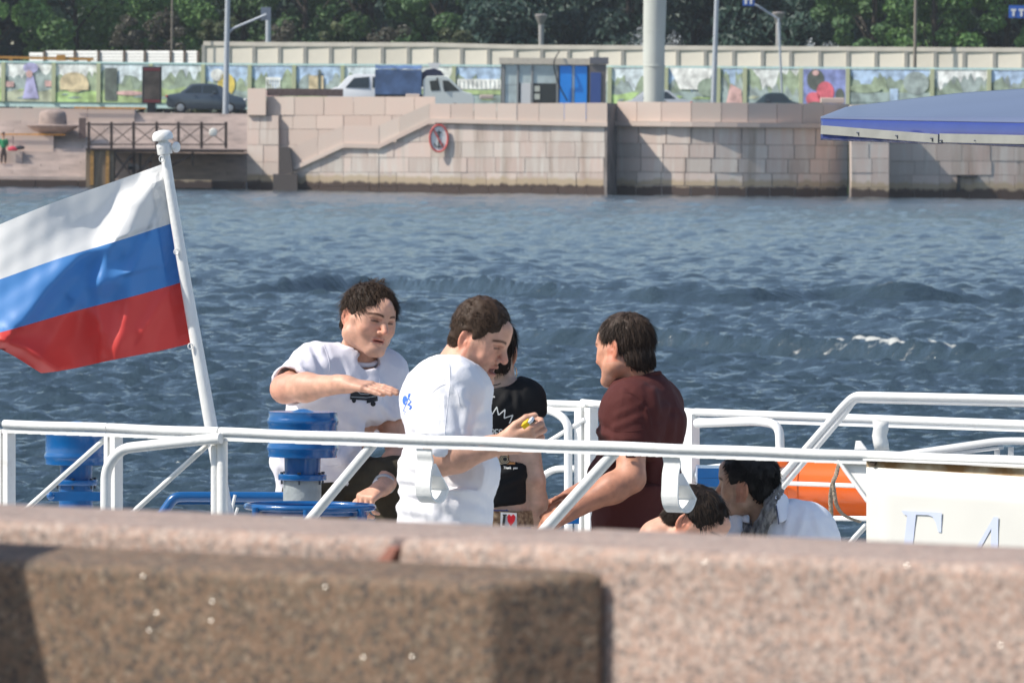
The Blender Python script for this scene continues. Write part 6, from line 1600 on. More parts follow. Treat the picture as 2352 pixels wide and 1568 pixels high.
# ---------------------------------------------------------------- the people on deck
M_ws = mat('white_cotton', (.80, .79, .82), .85, bump=.10, bscale=160, sss=0, spec=.2)
M_tr = mat('olive_trousers', (.045, .038, .026), .85, var=.15, vscale=9, bump=.25, bscale=70, spec=.2)
M_jeans = mat('dark_jeans', (.03, .04, .07), .85, var=.15, bump=.2)
SK_fair = skin('fair', (.60, .335, .235)); SK_tan = skin('tan', (.44, .225, .14)); SK_olive = skin('olive', (.47, .285, .19)); SK_pale = skin('pale', (.60, .385, .28))
H_brown = hair_mat('hair_brown', (.018, .011, .007), (.07, .042, .026)); H_lbrown = hair_mat('hair_light_brown', (.019, .0115, .0075), (.075, .044, .027)); H_dark2 = hair_mat('hair_dark', (.016, .0105, .008), (.062, .041, .030)); H_black = hair_mat('hair_black', (.004, .004, .0045), (.018, .016, .015)); H_dbrown = hair_mat('hair_dark_brown', (.012, .008, .006), (.05, .032, .022))
def fwd_of(yaw): return np.array([math.sin(R(yaw)), -math.cos(R(yaw)), 0])
def right_of(yaw): return np.array([-math.cos(R(yaw)), -math.sin(R(yaw)), 0])

# ================= A: man at the left, forearm held out level
def man_a():
    Y0 = 31.5; p_ = lambda x, y, d=0: np.array(at(x, y, Y0 + d))
    t = person(770, 1300, Y0, 'person with messy brown hair, white T-shirt with vehicle print, forearm held level')
    yaw = 28; f = fwd_of(yaw); rt_ = right_of(yaw)
    h = Head(p_(846, 737), 33, 6, -9, 1.0, 1.02)
    neck = p_(818, 822, .03)
    chest = p_(790, 905, .02); waist = p_(752, 1030, .0); hips = p_(738, 1118, .02)
    shR = p_(728, 848, -.04); shL = p_(876, 862, .10); elR = p_(655, 893, -.24); wrR = p_(792, 882, -.44)
    elL = p_(918, 1035, .03); wrL = p_(880, 1118, -.20)
    sd = Sdf()
    sd.cap(h.W((0, -.020, -.05)), neck, .056, .062, .03)
    sd.ecap(waist, chest, .13, .09, .15, .10, -rt_, .06); sd.cap(shR, shL, .055, .055, .06)
    sd.ecap(hips, waist, .14, .10, .13, .095, -rt_, .06)
    sd.cap(shR, elR, .054, .047, .03); sd.cap(elR, lerp(elR, wrR, .35), .047, .046, .02); sd.cap(lerp(elR, wrR, .35), wrR, .046, .028, .03)
    sd.cap(shL, elL, .054, .045, .03); sd.cap(elL, lerp(elL, wrL, .35), .042, .041, .02); sd.cap(lerp(elL, wrL, .35), wrL, .041, .027, .03)
    kL = p_(905, 1100, -.1); kR = p_(760, 1330, -.15); aL = ptz(p_(930, 1300, -.1), DECK + .42); aR = ptz(p_(740, 1500, .05), DECK + .09)
    hL = hips + rt_ * -.09; hR = hips + rt_ * .09
    legs(sd, hL, hR, kL, kR, aL, aR)
    add_head(sd, h, fat=.006, nose=1.0)
    fd = unit(p_(893, 895, -.52) - wrR)
    add_hand(sd, wrR, fd, (.02, -.22, 1), 1, ((4, 6, 4), (6, 4, 2), (5, 4, 2), (6, 5, 3)), thumb=(.85, .42, -.25), sc=1.04, spread=3, tb=(0, 8, 5))
    add_hand(sd, wrL, p_(836, 1146, -.26) - wrL, (-.25, -.45, .85), -1, (52, 60, 30), thumb=(.7, .6, -.3), sc=1.0)
    b3 = np.array([.13, .13, .145]); hc = h.W((0, 0, 0))
    V, Fc = sd.mesh(.013, [(hc - b3, hc + b3, .0028), (np.minimum(wrR, p_(895, 895, -.55)) - .03, np.maximum(wrR, p_(895, 890, -.5)) + .035, .0032), (p_(845, 1160, -.24) - .04, p_(900, 1105, -.12) + .03, .0035)])
    V = relax(V, Fc, 1, .4)
    q = V @ np.ones(3) * 0; C = head_tint(h, V, brow=(.12, .09, .07), lip=(.74, .40, .40), eye=.09, red=.10)
    el = np.exp(-(np.linalg.norm(V - elR, axis=1) / .06) ** 2)[:, None]; C *= 1 - el * np.array([[0, .18, .18]])
    surf('body', V, Fc, SK_fair, t, C)
    # shirt
    sh = Sdf()
    sh.ecap(p_(738, 1085, .0), waist, .185, .125, .175, .125, -rt_, .06, capf=.35); sh.ecap(waist, chest, .172, .125, .185, .13, -rt_, .07); sh.ecap(chest, lerp(chest, neck, .75), .185, .125, .10, .085, -rt_, .06)
    sh.cap(shR, shL, .068, .07, .06); sh.cap(neck + np.array([0, 0, -.03]), shR, .066, .070, .05); sh.cap(neck + np.array([0, 0, -.03]), shL, .072, .08, .05)
    sR = lerp(shR, elR, .88); sL = lerp(shL, elL, .70)
    sh.cap(shR, sR, .080, .074, .04); sh.cap(shL, sL, .082, .072, .025)
    sh.cap(p_(668, 1045, -.02), p_(652, 1130, -.03), .046, .030, .05)
    big = .12
    for s_, e_, n_ in ((sR, elR, unit(elR - shR)), (sL, elL, unit(elL - shL))):
        sh.half(s_ - n_ * .012, n_, s_ - big, s_ + big + .02); sh.cap(s_ - n_ * .06, s_ + n_ * .1, .062, .062, .004, 's')
    sh.cap(neck + np.array([0, 0, -.005]) , h.W((0, -.01, -.03)), .066, .072, .008, 's')
    sh.ell(neck + f * .055 + np.array([0, 0, -.015]), (.052, .05, .035), .012, 's')
    V, Fc = sh.mesh(.0072)
    segs = [(705, 800, 745, 905, 9, .006), (735, 800, 770, 890, 8, .005), (690, 850, 740, 900, 8, .006), (665, 840, 725, 890, 9, .005), (760, 830, 800, 960, 14, .005), (860, 850, 868, 960, 12, .007), (880, 870, 850, 980, 12, .005), (690, 960, 800, 1075, 18, .010), (690, 1010, 790, 1060, 14, .008), (820, 930, 790, 1040, 16, .009), (850, 930, 812, 1030, 12, .008), (840, 990, 780, 1060, 12, .008), (660, 940, 700, 1010, 14, .006), (775, 960, 850, 1000, 14, .006), (905, 900, 915, 970, 9, .006), (880, 930, 910, 975, 8, .006), (650, 1000, 645, 1100, 12, .008), (672, 1040, 655, 1130, 10, .007)]
    V = folds(V, Fc, segs, .0042, (8, 8, 7), 3)
    s = surf('t_shirt', V, Fc, M_ws_grey, t)
    s['label'] = 'greyish white T-shirt with a dark vehicle print'
    # collar
    ring = [neck + np.array([0, 0, .004]) + f * math.cos(a) * .078 - f * .005 + rt_ * math.sin(a) * .069 + np.array([0, 0, -.030 * math.cos(a) + .004]) for a in [2 * math.pi * i / 40 for i in range(40)]]
    MB().tube([Vector(q) for q in ring], .0085, 8, closed=True).build('collar', M_ws_grey, s, smooth=True)
    seam(s, [(742, 790), (752, 815), (757, 845), (752, 880)]); seam(s, [(868, 838), (872, 870), (866, 905), (862, 930)]); seam(s, [(664, 852), (700, 856), (735, 858)]); seam(s, [(655, 1066), (700, 1072), (760, 1070), (830, 1058)])
    ink = mat('print_black', (.02, .02, .022), .7); inkl = mat('print_grey', (.45, .45, .48), .7)
    body = [(808, 896), (863, 892), (866, 924), (842, 926), (841, 918), (806, 919)]
    decal(s, fillq([(806, 896), (850, 893), (842, 919), (804, 917)], 8, 4) + fillq([(843, 905), (866, 900), (868, 920), (842, 926)], 5, 3) + disc(813, 919, 5, 6) + disc(857, 927, 6, 6), ink, s)
    decal(s, stroke([(806, 911), (842, 913), (867, 909)], 1.6) + stroke([(820, 897), (828, 904), (846, 905), (860, 897)], 1.8), inkl, s, off=.004)
    tr = Sdf(); tr.ecap(hips + np.array([.025, 0, -.02]), p_(758, 1075, .0), .135, .11, .135, .10, -rt_, .04); legs(tr, hL, hR + np.array([.045, 0, -.03]), kL, kR + np.array([.03, 0, 0]), aL, aR, .092, .012)
    V, Fc = tr.mesh(.0095); V = folds(V, Fc, [(760, 1110, 850, 1080, 12, .008), (770, 1150, 870, 1100, 12, .008), (800, 1050, 900, 1070, 10, .006), (790, 1170, 880, 1150, 10, .006)], .004, (10, 10, 10), 8)
    surf('trousers', V, Fc, M_tr, t)
    shoe(t, aR, f, M_shoe); s2 = shoe(t, aL, f, M_shoe); s2.location.z += .33
    hair(h, t, H_brown, 'full', .012, 5600, .048, .30, 4, .22, fringe=.45, width=.0012, drop=.55, wave=.45, crown=(.02, -.045, .115))
    # the tuft standing up on the crown
    mb = MB(); r_ = random.Random(3)
    for i in range(16):
        a = h.W((-.022 + r_.uniform(-.03, .03), -.01 + r_.uniform(-.03, .03), .135)); b = a + np.array([r_.uniform(-.012, .022), 0, r_.uniform(.006, .020)]); mb.tube([Vector(a), Vector(lerp(a, b, .5)) + Vector((-.004, 0, 0)), Vector(b)], [.0016, .0012, .0004], 4)
    mb.build('hair_tuft', H_brown, t, smooth=True)
    # watch
    wd = unit(elL - wrL); c = lerp(wrL, elL, .08); X = unit(np.cross(wd, (0, 1, 0))); Yv = np.cross(wd, X)
    wt = MB().tube([Vector(c + X * math.cos(a) * .032 + Yv * math.sin(a) * .033) for a in [2 * math.pi * i / 28 for i in range(28)]], .0065, 8, closed=True).build('watch', mat('steel_band', (.42, .43, .45), .3, metal=.9, bump=.5, bscale=220), t, smooth=True)
    MB().lathe(Vector(c - np.array([.026, .02, 0])), [(.001, -.004), (.017, -.004), (.0185, 0), (.017, .006), (.001, .007)], 24, Vector((-.75, -.6, .25))).build('dial', mat('dial_silver', (.6, .61, .62), .25, metal=.5), wt, smooth=True)
M_ws_grey = mat('greyish_cotton', (.70, .68, .73), .88, bump=.10, bscale=160, spec=.2)
man_a()

# ================= B: man in the middle in profile
def man_b():
    Y0 = 28.9; p_ = lambda x, y, d=0: np.array(at(x, y, Y0 + d))
    t = person(1030, 1400, Y0, 'person in white T-shirt in profile, bent over a small yellow gadget')
    yaw = 97; f = fwd_of(yaw); rt_ = right_of(yaw)
    h = Head(p_(1098, 784, .0), 66, 19, 0, 1.0, (1.0, .90, 1.05))
    neck = p_(1052, 855, .0); chest = p_(1024, 945, 0); belly = p_(1031, 1080, 0); hips = p_(1030, 1190, 0)
    shR = p_(1038, 893, -.17); shL = p_(1046, 893, .17); elR = p_(1006, 1056, -.25); wrR = p_(1150, 1020, -.30); elL = p_(1010, 1060, .24); wrL = p_(1130, 1040, .30)
    sd = Sdf()
    sd.cap(h.W((0, -.024, -.04)), neck, .060, .068, .03); sd.cap(h.W((0, -.045, -.035)), neck + f * -.02 + np.array([0, 0, .0]), .040, .058, .03)
    sd.ecap(belly, chest, .14, .12, .155, .105, rt_, .06); sd.ecap(hips, belly, .14, .11, .145, .12, rt_, .06); sd.cap(shR, shL, .06, .06, .06)
    for s_, e_, w_ in ((shR, elR, wrR), (shL, elL, wrL)):
        sd.cap(s_, e_, .060, .050, .03); sd.cap(e_, lerp(e_, w_, .3), .050, .050, .02); sd.cap(lerp(e_, w_, .3), w_, .050, .029, .03)
    hL = hips - rt_ * .09; hR = hips + rt_ * .09; kL = ptz(hL + f * .03, DECK + .50); kR = ptz(hR + f * .05, DECK + .50); aL = ptz(hL, DECK + .09); aR = ptz(hR, DECK + .09)
    legs(sd, hL, hR, kL, kR, aL, aR)
    add_head(sd, h, jaw_open=.010, fat=.007, nose=1.08)
    add_hand(sd, wrR, p_(1245, 1004, -.30) - wrR, (.15, -1, -.35), 1, ((30, 58, 35), (36, 60, 35), (44, 62, 35), (52, 64, 35)), thumb=(.78, .60, -.10), sc=1.10, spread=2, tb=(0, 14, 22))
    hc = h.W((0, 0, 0)); b3 = np.array([.14, .13, .15])
    V, Fc = sd.mesh(.013, [(hc - b3, hc + b3, .0028), (p_(1140, 1040, -.36), p_(1250, 950, -.2), .0032)]); V = relax(V, Fc, 1, .4)
    C = head_tint(h, V, brow=(.17, .13, .10), stubble=.6, lip=(.80, .46, .46), eye=.14, red=.16, mouth_open=.010)
    surf('body', V, Fc, SK_fair, t, C)
    sh = Sdf()
    sh.ecap(p_(1026, 1230, 0), belly, .185, .132, .185, .138, rt_, .06, capf=.5); sh.ecap(belly, chest, .182, .136, .195, .106, rt_, .08); sh.ecap(chest, lerp(chest, neck, .7), .195, .13, .11, .10, rt_, .06)
    sh.cap(shR, shL, .085, .085, .06); sh.cap(neck + np.array([0, 0, -.04]), shR, .08, .085, .05); sh.cap(neck + np.array([0, 0, -.04]), shL, .08, .085, .05)
    sh.ell(p_(1000, 905, 0), (.09, .15, .09), .06); sh.ell(p_(1068, 990, 0), (.055, .12, .08), .06)
    sR = lerp(shR, elR, .84); sL = lerp(shL, elL, .8)
    sh.cap(shR, sR, .090, .086, .022); sh.cap(shL, sL, .090, .084, .03)
    sh.ecap(p_(1015, 1235, 0), p_(1018, 1185, 0), .18, .145, .185, .142, rt_, .03)
    for s_, n_ in ((sR, unit(elR - shR)), (sL, unit(elL - shL))):
        sh.half(s_ - n_ * .012, n_, s_ - np.array([.13, .07, .12]), s_ + np.array([.13, .07, .13])); sh.cap(s_ - n_ * .05, s_ + n_ * .1, .066, .066, .004, 's')
    sh.cap(neck + np.array([.0, 0, .0]), h.W((0, -.01, -.02)), .078, .085, .008, 's'); sh.ell(neck + f * .07 + np.array([0, 0, -.012]), (.05, .05, .03), .014, 's')
    V, Fc = sh.mesh(.0072)
    segs = [(1032, 832, 1034, 900, 4, .004), (1020, 910, 1022, 1008, 3.5, .0035), (975, 880, 940, 960, 12, .005), (968, 900, 965, 1000, 8, .006), (1040, 890, 1085, 960, 11, .006), (1060, 900, 1075, 1000, 10, .007), (1075, 930, 1060, 1010, 8, .006), (1080, 980, 1120, 960, 10, .005), (1070, 1000, 1125, 1000, 9, .005), (925, 1060, 985, 1090, 8, .004), (920, 1100, 990, 1110, 8, .005), (925, 1130, 1000, 1140, 9, .006), (1040, 1110, 1130, 1170, 14, .008), (1060, 1150, 1120, 1190, 12, .008), (1000, 1150, 1100, 1185, 14, .008), (920, 1165, 1000, 1180, 12, .009), (1020, 1100, 1025, 1190, 4, .003), (960, 940, 930, 1030, 10, .004), (950, 1010, 945, 1090, 10, .005)]
    V = folds(V, Fc, segs, .0040, (8, 8, 7), 13)
    s = surf('t_shirt', V, Fc, M_ws, t)
    ring = [neck + np.array([0, 0, .0]) + f * (math.cos(a) * .088 + .008) + rt_ * math.sin(a) * .082 + np.array([0, 0, -.020 * math.cos(a) - .004]) for a in [2 * math.pi * i / 40 for i in range(40)]]
    MB().tube([Vector(q) for q in ring], .009, 8, closed=True).build('collar', M_ws, s, smooth=True)
    seam(s, [(1030, 826), (1033, 850), (1034, 880), (1031, 905)]); seam(s, [(1031, 905), (1027, 940), (1023, 975), (1021, 1004)], .0011); seam(s, [(1034, 880), (1012, 886), (990, 905), (976, 935), (970, 965)]); seam(s, [(968, 1000), (990, 1003), (1015, 1004), (1040, 1003)]); seam(s, [(1034, 880), (1050, 900), (1056, 930)])
    bl_ = mat('print_blue', (.05, .16, .62), .7)
    decal(s, disc(930, 919, 6, 11, 12) + stroke([(937, 928), (945, 934), (940, 940)], 4) + stroke([(941, 903), (938, 912)], 5) + stroke([(926, 950), (930, 944)], 5) + stroke([(938, 914), (944, 922), (936, 930)], 3) + stroke([(926, 944), (940, 908)], 1.6), bl_, s)
    tr = Sdf(); dn = np.array([0, 0, -.13]); tr.ecap(hips + dn, p_(1026, 1215, 0), .15, .12, .15, .12, rt_, .05); legs(tr, hL + dn, hR + dn, kL, kR, aL, aR, .1, .012)
    V, Fc = tr.mesh(.014); surf('trousers', V, Fc, M_jeans, t); shoe(t, aL, f, M_shoe); shoe(t, aR, f, M_shoe)
    hair(h, t, H_lbrown, 'short', .012, 5600, .025, .60, 21, .36, width=.0012, drop=.25, wave=.7, crown=(0, -.05, .11), fringe=.2, extra_top=.004)
    g = thing('gadget', p_(1214, 975, -.30), 'small yellow and white gadget gripped between thumb and fingers of the man in profile', 'gadget')
    a = p_(1202, 978, -.345); b = p_(1224, 962, -.36); ax_ = Vector(b - a).normalized()
    MB().bar(Vector(a), Vector(lerp(a, b, .62)), .016, .030, (0, 1, .2)).build('yellow_case', mat('yellow_plastic', (.80, .50, .01), .35), g, bevel=.002)
    mbw = MB(); mbw.bar(Vector(lerp(a, b, .64)), Vector(b), .010, .028, (0, 1, .2)); mbw.build('white_end', mat('white_plastic', (.75, .76, .78), .35), g, bevel=.0015)
man_b()

# ================= C: woman in black seen from behind
def woman_c():
    Y0 = 30.2; p_ = lambda x, y, d=0: np.array(at(x, y, Y0 + d))
    t = person(1130, 1400, Y0, 'person seen from behind in black T-shirt with white zigzag print')
    yaw = 176; f = fwd_of(yaw); rt_ = right_of(yaw)
    h = Head(p_(1130, 813, .02), 184, 6, 4, .96, .95)
    neck = p_(1130, 874, .02); chest = p_(1122, 940, 0); waist = p_(1125, 1085, 0); hips = p_(1128, 1195, .02)
    shL = p_(1040, 914, .02); shR = p_(1203, 918, .0); elR = p_(1231, 1105, -.02); wrR = p_(1240, 1262, .06); elL = p_(1020, 1100, .1); wrL = p_(1040, 1250, .05)
    sd = Sdf(); sd.cap(h.W((0, -.02, -.04)), neck, .044, .048, .03); sd.ecap(waist, chest, .105, .075, .12, .085, rt_, .05); sd.ecap(hips, waist, .135, .10, .11, .08, rt_, .05); sd.cap(shL, shR, .042, .042, .05); sd.cap(neck, shR, .045, .04, .04); sd.cap(neck, shL, .045, .04, .04)
    for s_, e_, w_ in ((shR, elR, wrR), (shL, elL, wrL)):
        sd.cap(s_, e_, .035, .028, .03); sd.cap(e_, lerp(e_, w_, .3), .029, .030, .02); sd.cap(lerp(e_, w_, .3), w_, .030, .020, .03)
        add_hand(sd, w_, unit(w_ - e_), rt_ if s_ is shR else -rt_, 1 if s_ is shR else -1, (15, 20, 12), sc=.88)
    hL = hips - rt_ * .075; hR = hips + rt_ * .075; kL = ptz(hL + f * .02, DECK + .47); kR = ptz(hR + f * .03, DECK + .47); aL = ptz(hL, DECK + .09); aR = ptz(hR, DECK + .09); legs(sd, hL, hR, kL, kR, aL, aR, .075)
    add_head(sd, h, female=True, nose=.85)
    hc = h.W((0, 0, 0)); b3 = np.array([.12, .13, .14])
    V, Fc = sd.mesh(.011, [(hc - b3, hc + b3, .0036)]); V = relax(V, Fc, 1, .4); C = head_tint(h, V)
    el = np.exp(-(np.linalg.norm(V - elR - np.array([0, -.035, 0]), axis=1) / .018) ** 2)[:, None]; C *= 1 - el * np.array([[.18, .30, .34]])
    surf('body', V, Fc, SK_pale, t, C)
    sh = Sdf(); sh.ecap(p_(1126, 1150, 0), waist, .122, .092, .112, .088, rt_, .05, capf=.3); sh.ecap(waist, chest, .113, .088, .132, .095, rt_, .06); sh.ecap(chest, lerp(chest, neck, .55), .13, .09, .10, .07, rt_, .05)
    sh.cap(shL, shR, .055, .055, .05); sh.cap(neck - np.array([0, 0, .045]), shR, .05, .054, .04); sh.cap(neck - np.array([0, 0, .045]), shL, .05, .054, .04)
    sR = lerp(shR, elR, .33); sL = lerp(shL, elL, .33)
    sh.cap(shR, sR + np.array([.012, 0, 0]), .060, .054, .03); sh.cap(shL, sL, .060, .052, .03)
    for s_, n_ in ((sR, unit(elR - shR) + np.array([.5, 0, 0])), (sL, unit(elL - shL) + np.array([-.5, 0, 0]))):
        n_ = unit(n_); sh.half(s_ - n_ * .0, n_, s_ - np.array([.05, .1, .1]), s_ + np.array([.1, .1, .1])); sh.cap(s_ - n_ * .04, s_ + n_ * .1, .044, .048, .004, 's')
    sh.ell(neck + np.array([0, -.03, .02]), (.085, .11, .048), .008, 's')
    sh.half(p_(1126, 1168, 0), (0.05, 0, -1), p_(900, 1300, -.4), p_(1350, 1168, .4))
    V, Fc = sh.mesh(.0068); V = folds(V, Fc, [(1150, 930, 1170, 900, 8, .004), (1190, 990, 1140, 1060, 12, .006), (1203, 1075, 1130, 1095, 8, .007), (1205, 1090, 1140, 1120, 8, .006), (1185, 900, 1190, 960, 6, .005), (1110, 900, 1150, 925, 7, .004)], .003, (9, 9, 9), 31)
    M_bk = mat('black_cotton', (.009, .009, .010), .8, bump=.1, bscale=160, spec=.25); s = surf('t_shirt', V, Fc, M_bk, t)
    wi = mat('print_white', (.75, .75, .74), .7)
    decal(s, stroke([(1098, 946), (1112, 935), (1116, 932), (1130, 952), (1141, 934), (1145, 953), (1160, 940), (1158, 960), (1178, 953), (1170, 972)], 2.6), wi, s)
    decal(s, text('RES', 1128, 986, 9, 15, 2.4, 0, 1.35), wi, s); decal(s, text('D', 1117, 965, 10, 14, 2.4), wi, s)
    decal(s, stroke([(1104, 917), (1112, 916), (1120, 917), (1127, 913), (1134, 911)], 2.2, 3) + stroke([(1105, 913), (1108, 919)], 1.6) + stroke([(1134, 908), (1136, 913)], 1.6), wi, s)
    cam_o = mat('print_orange', (.62, .27, .08), .7); cam_d = mat('print_black', (.02, .02, .022)); cam_c = mat('print_cream', (.50, .40, .26), .7)
    decal(s, fillq([(1142, 1042), (1183, 1041), (1183, 1066), (1144, 1066)], 8, 5), cam_o, s); decal(s, fillq([(1142, 1042), (1158, 1042), (1158, 1066), (1144, 1066)], 3, 4), cam_c, s, off=.003)
    for rr_, mm, of in ((13, cam_d, .0036), (11, cam_c, .0044), (8.5, cam_d, .0052), (7, cam_c, .006), (5, cam_d, .0068)): decal(s, disc(1160, 1054, rr_, rr_ * .95), mm, s, off=of)
    decal(s, text('Thank you', 1157, 1070, 4.6, 6, 1.1, 0, 1.45), wi, s)
    sk_ = Sdf(); sk_.ecap(ptz(hips, hips[2] - .30), hips + np.array([0, 0, .045]), .17, .13, .125, .10, rt_, .03, capf=.2); V, Fc = sk_.mesh(.012); skt = surf('skirt', V, Fc, mat('denim_blue', (.05, .11, .32), .85, var=.2, vscale=20), t)
    belt = Sdf(); 
    ringb = [ptz(hips, p_(1160, 1189, 0)[2]) + rt_ * math.cos(a) * .142 + f * math.sin(a) * .112 for a in [2 * math.pi * i / 36 for i in range(36)]]
    mb = MB(); n = 36; up = np.array([0, 0, .026])
    mb.add([tuple(q - up) for q in ringb] + [tuple(q + up) for q in ringb], [(i, (i + 1) % n, n + (i + 1) % n, n + i) for i in range(n)]); bo_ = mb.build('belt', mat('studded_belt', (.10, .045, .02), .45, col2=(.42, .30, .18), vscale=60), t, fix=False); bo_.modifiers.new('s', 'SOLIDIFY').thickness = .008
    bx = lambda x, y: at(x, y, Y0 - .128)
    bk = MB().prism([bx(1150, 1176), bx(1187, 1178), bx(1187, 1215), bx(1149, 1215)], (0, .01, 0)).build('buckle', mat('buckle_white', (.62, .62, .62), .4), bo_)
    hb = lambda pts: [at(x, y, Y0 - .1305) for x, y in pts]
    MB().prism(hb([(1165, 1186), (1169, 1180), (1174, 1185), (1179, 1180), (1184, 1186), (1182, 1196), (1173, 1208), (1166, 1196)]), (0, .002, 0)).build('heart', mat('heart_red', (.55, .01, .02), .4), bo_)
    mb = MB(); mb.bar(at(1159, 1182, Y0 - .1305), at(1156, 1206, Y0 - .1305), .008, .002, (0, 1, 0)); mb.bar(at(1155, 1182, Y0 - .1305), at(1164, 1182, Y0 - .1305), .004, .002, (0, 1, 0)); mb.build('letter', mat('print_black', (.02, .02, .022)), bo_)
    shoe(t, aL, f, M_shoe); shoe(t, aR, f, M_shoe)
    hair(h, t, H_dbrown, 'nape', .010, 2200, .055, .2, 41, .12, width=.0017, drop=.5, crown=(0, .05, .12))
    er = h.W((.078, -.006, -.036)); MB().tube([Vector(er + np.array([math.sin(a) * .012, math.sin(a) * .006, -.022 + math.cos(a) * .022])) for a in [2 * math.pi * i / 24 for i in range(24)]], .0014, 6, closed=True).build('earring', mat('gold', (.8, .6, .3), .25, metal=1), t, smooth=True)
    bd = [o_ for o_ in t.children if o_.name.startswith('body')][0]; bvh_ = BVHTree.FromPolygons([v.co + WLOC[bd.name] for v in bd.data.vertices], [tuple(q.vertices) for q in bd.data.polygons])
    nk = [bvh_.ray_cast(CAM, ray(x, y).normalized())[0] for x, y in ((1104, 876), (1110, 879), (1118, 882), (1126, 884), (1134, 884.5), (1142, 883), (1150, 880))]
    nk = [q for q in nk if q is not None]
    if len(nk) > 2: MB().tube([q - Vector((0, .0008, 0)) for q in nk], .0016, 6).build('necklace', mat('dark_bead', (.06, .04, .03), .3), t, smooth=True)
    for x in (1127, 1132, 1137): MB().ball(nk[len(nk) // 2] + Vector(((x - 1132) * .0014, -.003, .001)), .004, 8).build('bead', mat('bead_silver', (.7, .68, .62), .2, metal=.7), t, smooth=True)
woman_c()

# ================= D: man in the maroon shirt
def man_d():
    Y0 = 30.4; p_ = lambda x, y, d=0: np.array(at(x, y, Y0 + d))
    t = person(1460, 1400, Y0, 'person in a maroon T-shirt with dark neck length hair, turned away to the left')
    yaw = -(180 - 76); f = fwd_of(yaw); rt_ = right_of(yaw)
    h = Head(p_(1437, 806, .0), -(180 - 50), 7, 3, .99, .97)
    neck = p_(1464, 878, .0); chest = p_(1476, 970, 0); belly = p_(1458, 1090, 0); hips = p_(1450, 1200, 0)
    shL = p_(1450, 945, -.16); shR = p_(1497, 935, .16); elL = p_(1449, 1098, -.26); wrL = p_(1312, 1172, -.30); elR = p_(1420, 1090, .2); wrR = p_(1312, 1142, .12)
    sd = Sdf(); sd.cap(h.W((0, -.025, -.04)), neck, .056, .064, .03)
    sd.ecap(belly, chest, .135, .11, .15, .10, rt_, .06); sd.ecap(hips, belly, .135, .11, .135, .11, rt_, .06); sd.cap(shL, shR, .055, .055, .06)
    for s_, e_, w_, tsn in ((shL, elL, wrL, -1), (shR, elR, wrR, 1)):
        sd.cap(s_, e_, .054, .046, .03); sd.cap(e_, lerp(e_, w_, .3), .046, .046, .02); sd.cap(lerp(e_, w_, .3), w_, .046, .028, .03)
        add_hand(sd, w_, unit(w_ - e_) + np.array([-.1, .1, -.1]), (-.2, -.6 if tsn < 0 else .6, .7), tsn, (40, 45, 25), sc=1.0)
    hL = hips - rt_ * .09; hR = hips + rt_ * .09; kL = ptz(hL + f * .04, DECK + .48); kR = ptz(hR + f * .04, DECK + .48); aL = ptz(hL, DECK + .09); aR = ptz(hR, DECK + .09); legs(sd, hL, hR, kL, kR, aL, aR)
    add_head(sd, h, fat=.007, nose=.95)
    hc = h.W((0, 0, 0)); b3 = np.array([.13, .13, .145])
    V, Fc = sd.mesh(.012, [(hc - b3, hc + b3, .0029), (p_(1290, 1200, -.36), p_(1330, 1120, .2), .006)]); V = relax(V, Fc, 1, .4); C = head_tint(h, V, brow=(.35, .28, .25), stubble=.12, red=.1)
    arm = np.clip((chest[2] - .12 - V[:, 2]) / .08, 0, 1)[:, None]; C = C * (1 - arm * np.array([[.22, .28, .30]]))  # lower arms tinted darker: tan, plus shade put into the colour
    surf('body', V, Fc, skin('ruddy', (.55, .27, .175)), t, C)
    sh = Sdf(); sh.ecap(p_(1448, 1255, 0), belly, .165, .125, .168, .130, rt_, .06, capf=.4); sh.ecap(belly, chest, .168, .127, .182, .114, rt_, .08); sh.ecap(chest, lerp(chest, neck, .72), .185, .13, .10, .09, rt_, .06)
    sh.cap(shL, shR, .076, .076, .06); sh.cap(neck - np.array([0, 0, .045]), shL, .068, .076, .05); sh.cap(neck - np.array([0, 0, .045]), shR, .068, .076, .05)
    sh.ell(p_(1492, 965, 0.02), (.066, .14, .13), .07)
    sL = lerp(shL, elL, .62); sR = lerp(shR, elR, .6); sh.cap(shL, sL, .088, .076, .045); sh.cap(shR, sR, .088, .076, .045)
    for s_, n_ in ((sL, unit(elL - shL)), (sR, unit(elR - shR))):
        sh.half(s_ - n_ * .010, n_, s_ - np.array([.1, .062, .1]), s_ + np.array([.1, .08, .1])); sh.cap(s_ - n_ * .05, s_ + n_ * .1, .060, .060, .004, 's')
    sh.cap(neck + np.array([0, 0, .002]), h.W((0, -.02, -.02)), .066, .075, .008, 's'); sh.ell(neck + f * .06 + np.array([0, 0, -.005]), (.05, .05, .032), .012, 's')
    V, Fc = sh.mesh(.0070)
    segs = [(1430, 897, 1485, 940, 5, .004), (1485, 940, 1495, 1000, 6, .005), (1412, 955, 1470, 930, 7, .0025), (1408, 985, 1475, 955, 7, .003), (1500, 900, 1520, 1010, 10, .006), (1530, 930, 1525, 1020, 8, .006), (1545, 960, 1538, 1030, 8, .006), (1510, 980, 1505, 1080, 10, .006), (1375, 990, 1410, 1005, 8, .008), (1385, 1040, 1440, 1130, 12, .006), (1490, 1040, 1500, 1150, 12, .005)]
    V = folds(V, Fc, segs, .0038, (8, 8, 7), 51)
    s = surf('t_shirt', V, Fc, mat('maroon_cotton', (.074, .018, .016), .85, bump=.12, bscale=160, spec=.25), t)
    ring = [neck + np.array([0, 0, .004]) + f * (math.cos(a) * .076 + .004) + rt_ * math.sin(a) * .068 + np.array([0, 0, -.026 * math.cos(a) + .002]) for a in [2 * math.pi * i / 40 for i in range(40)]]
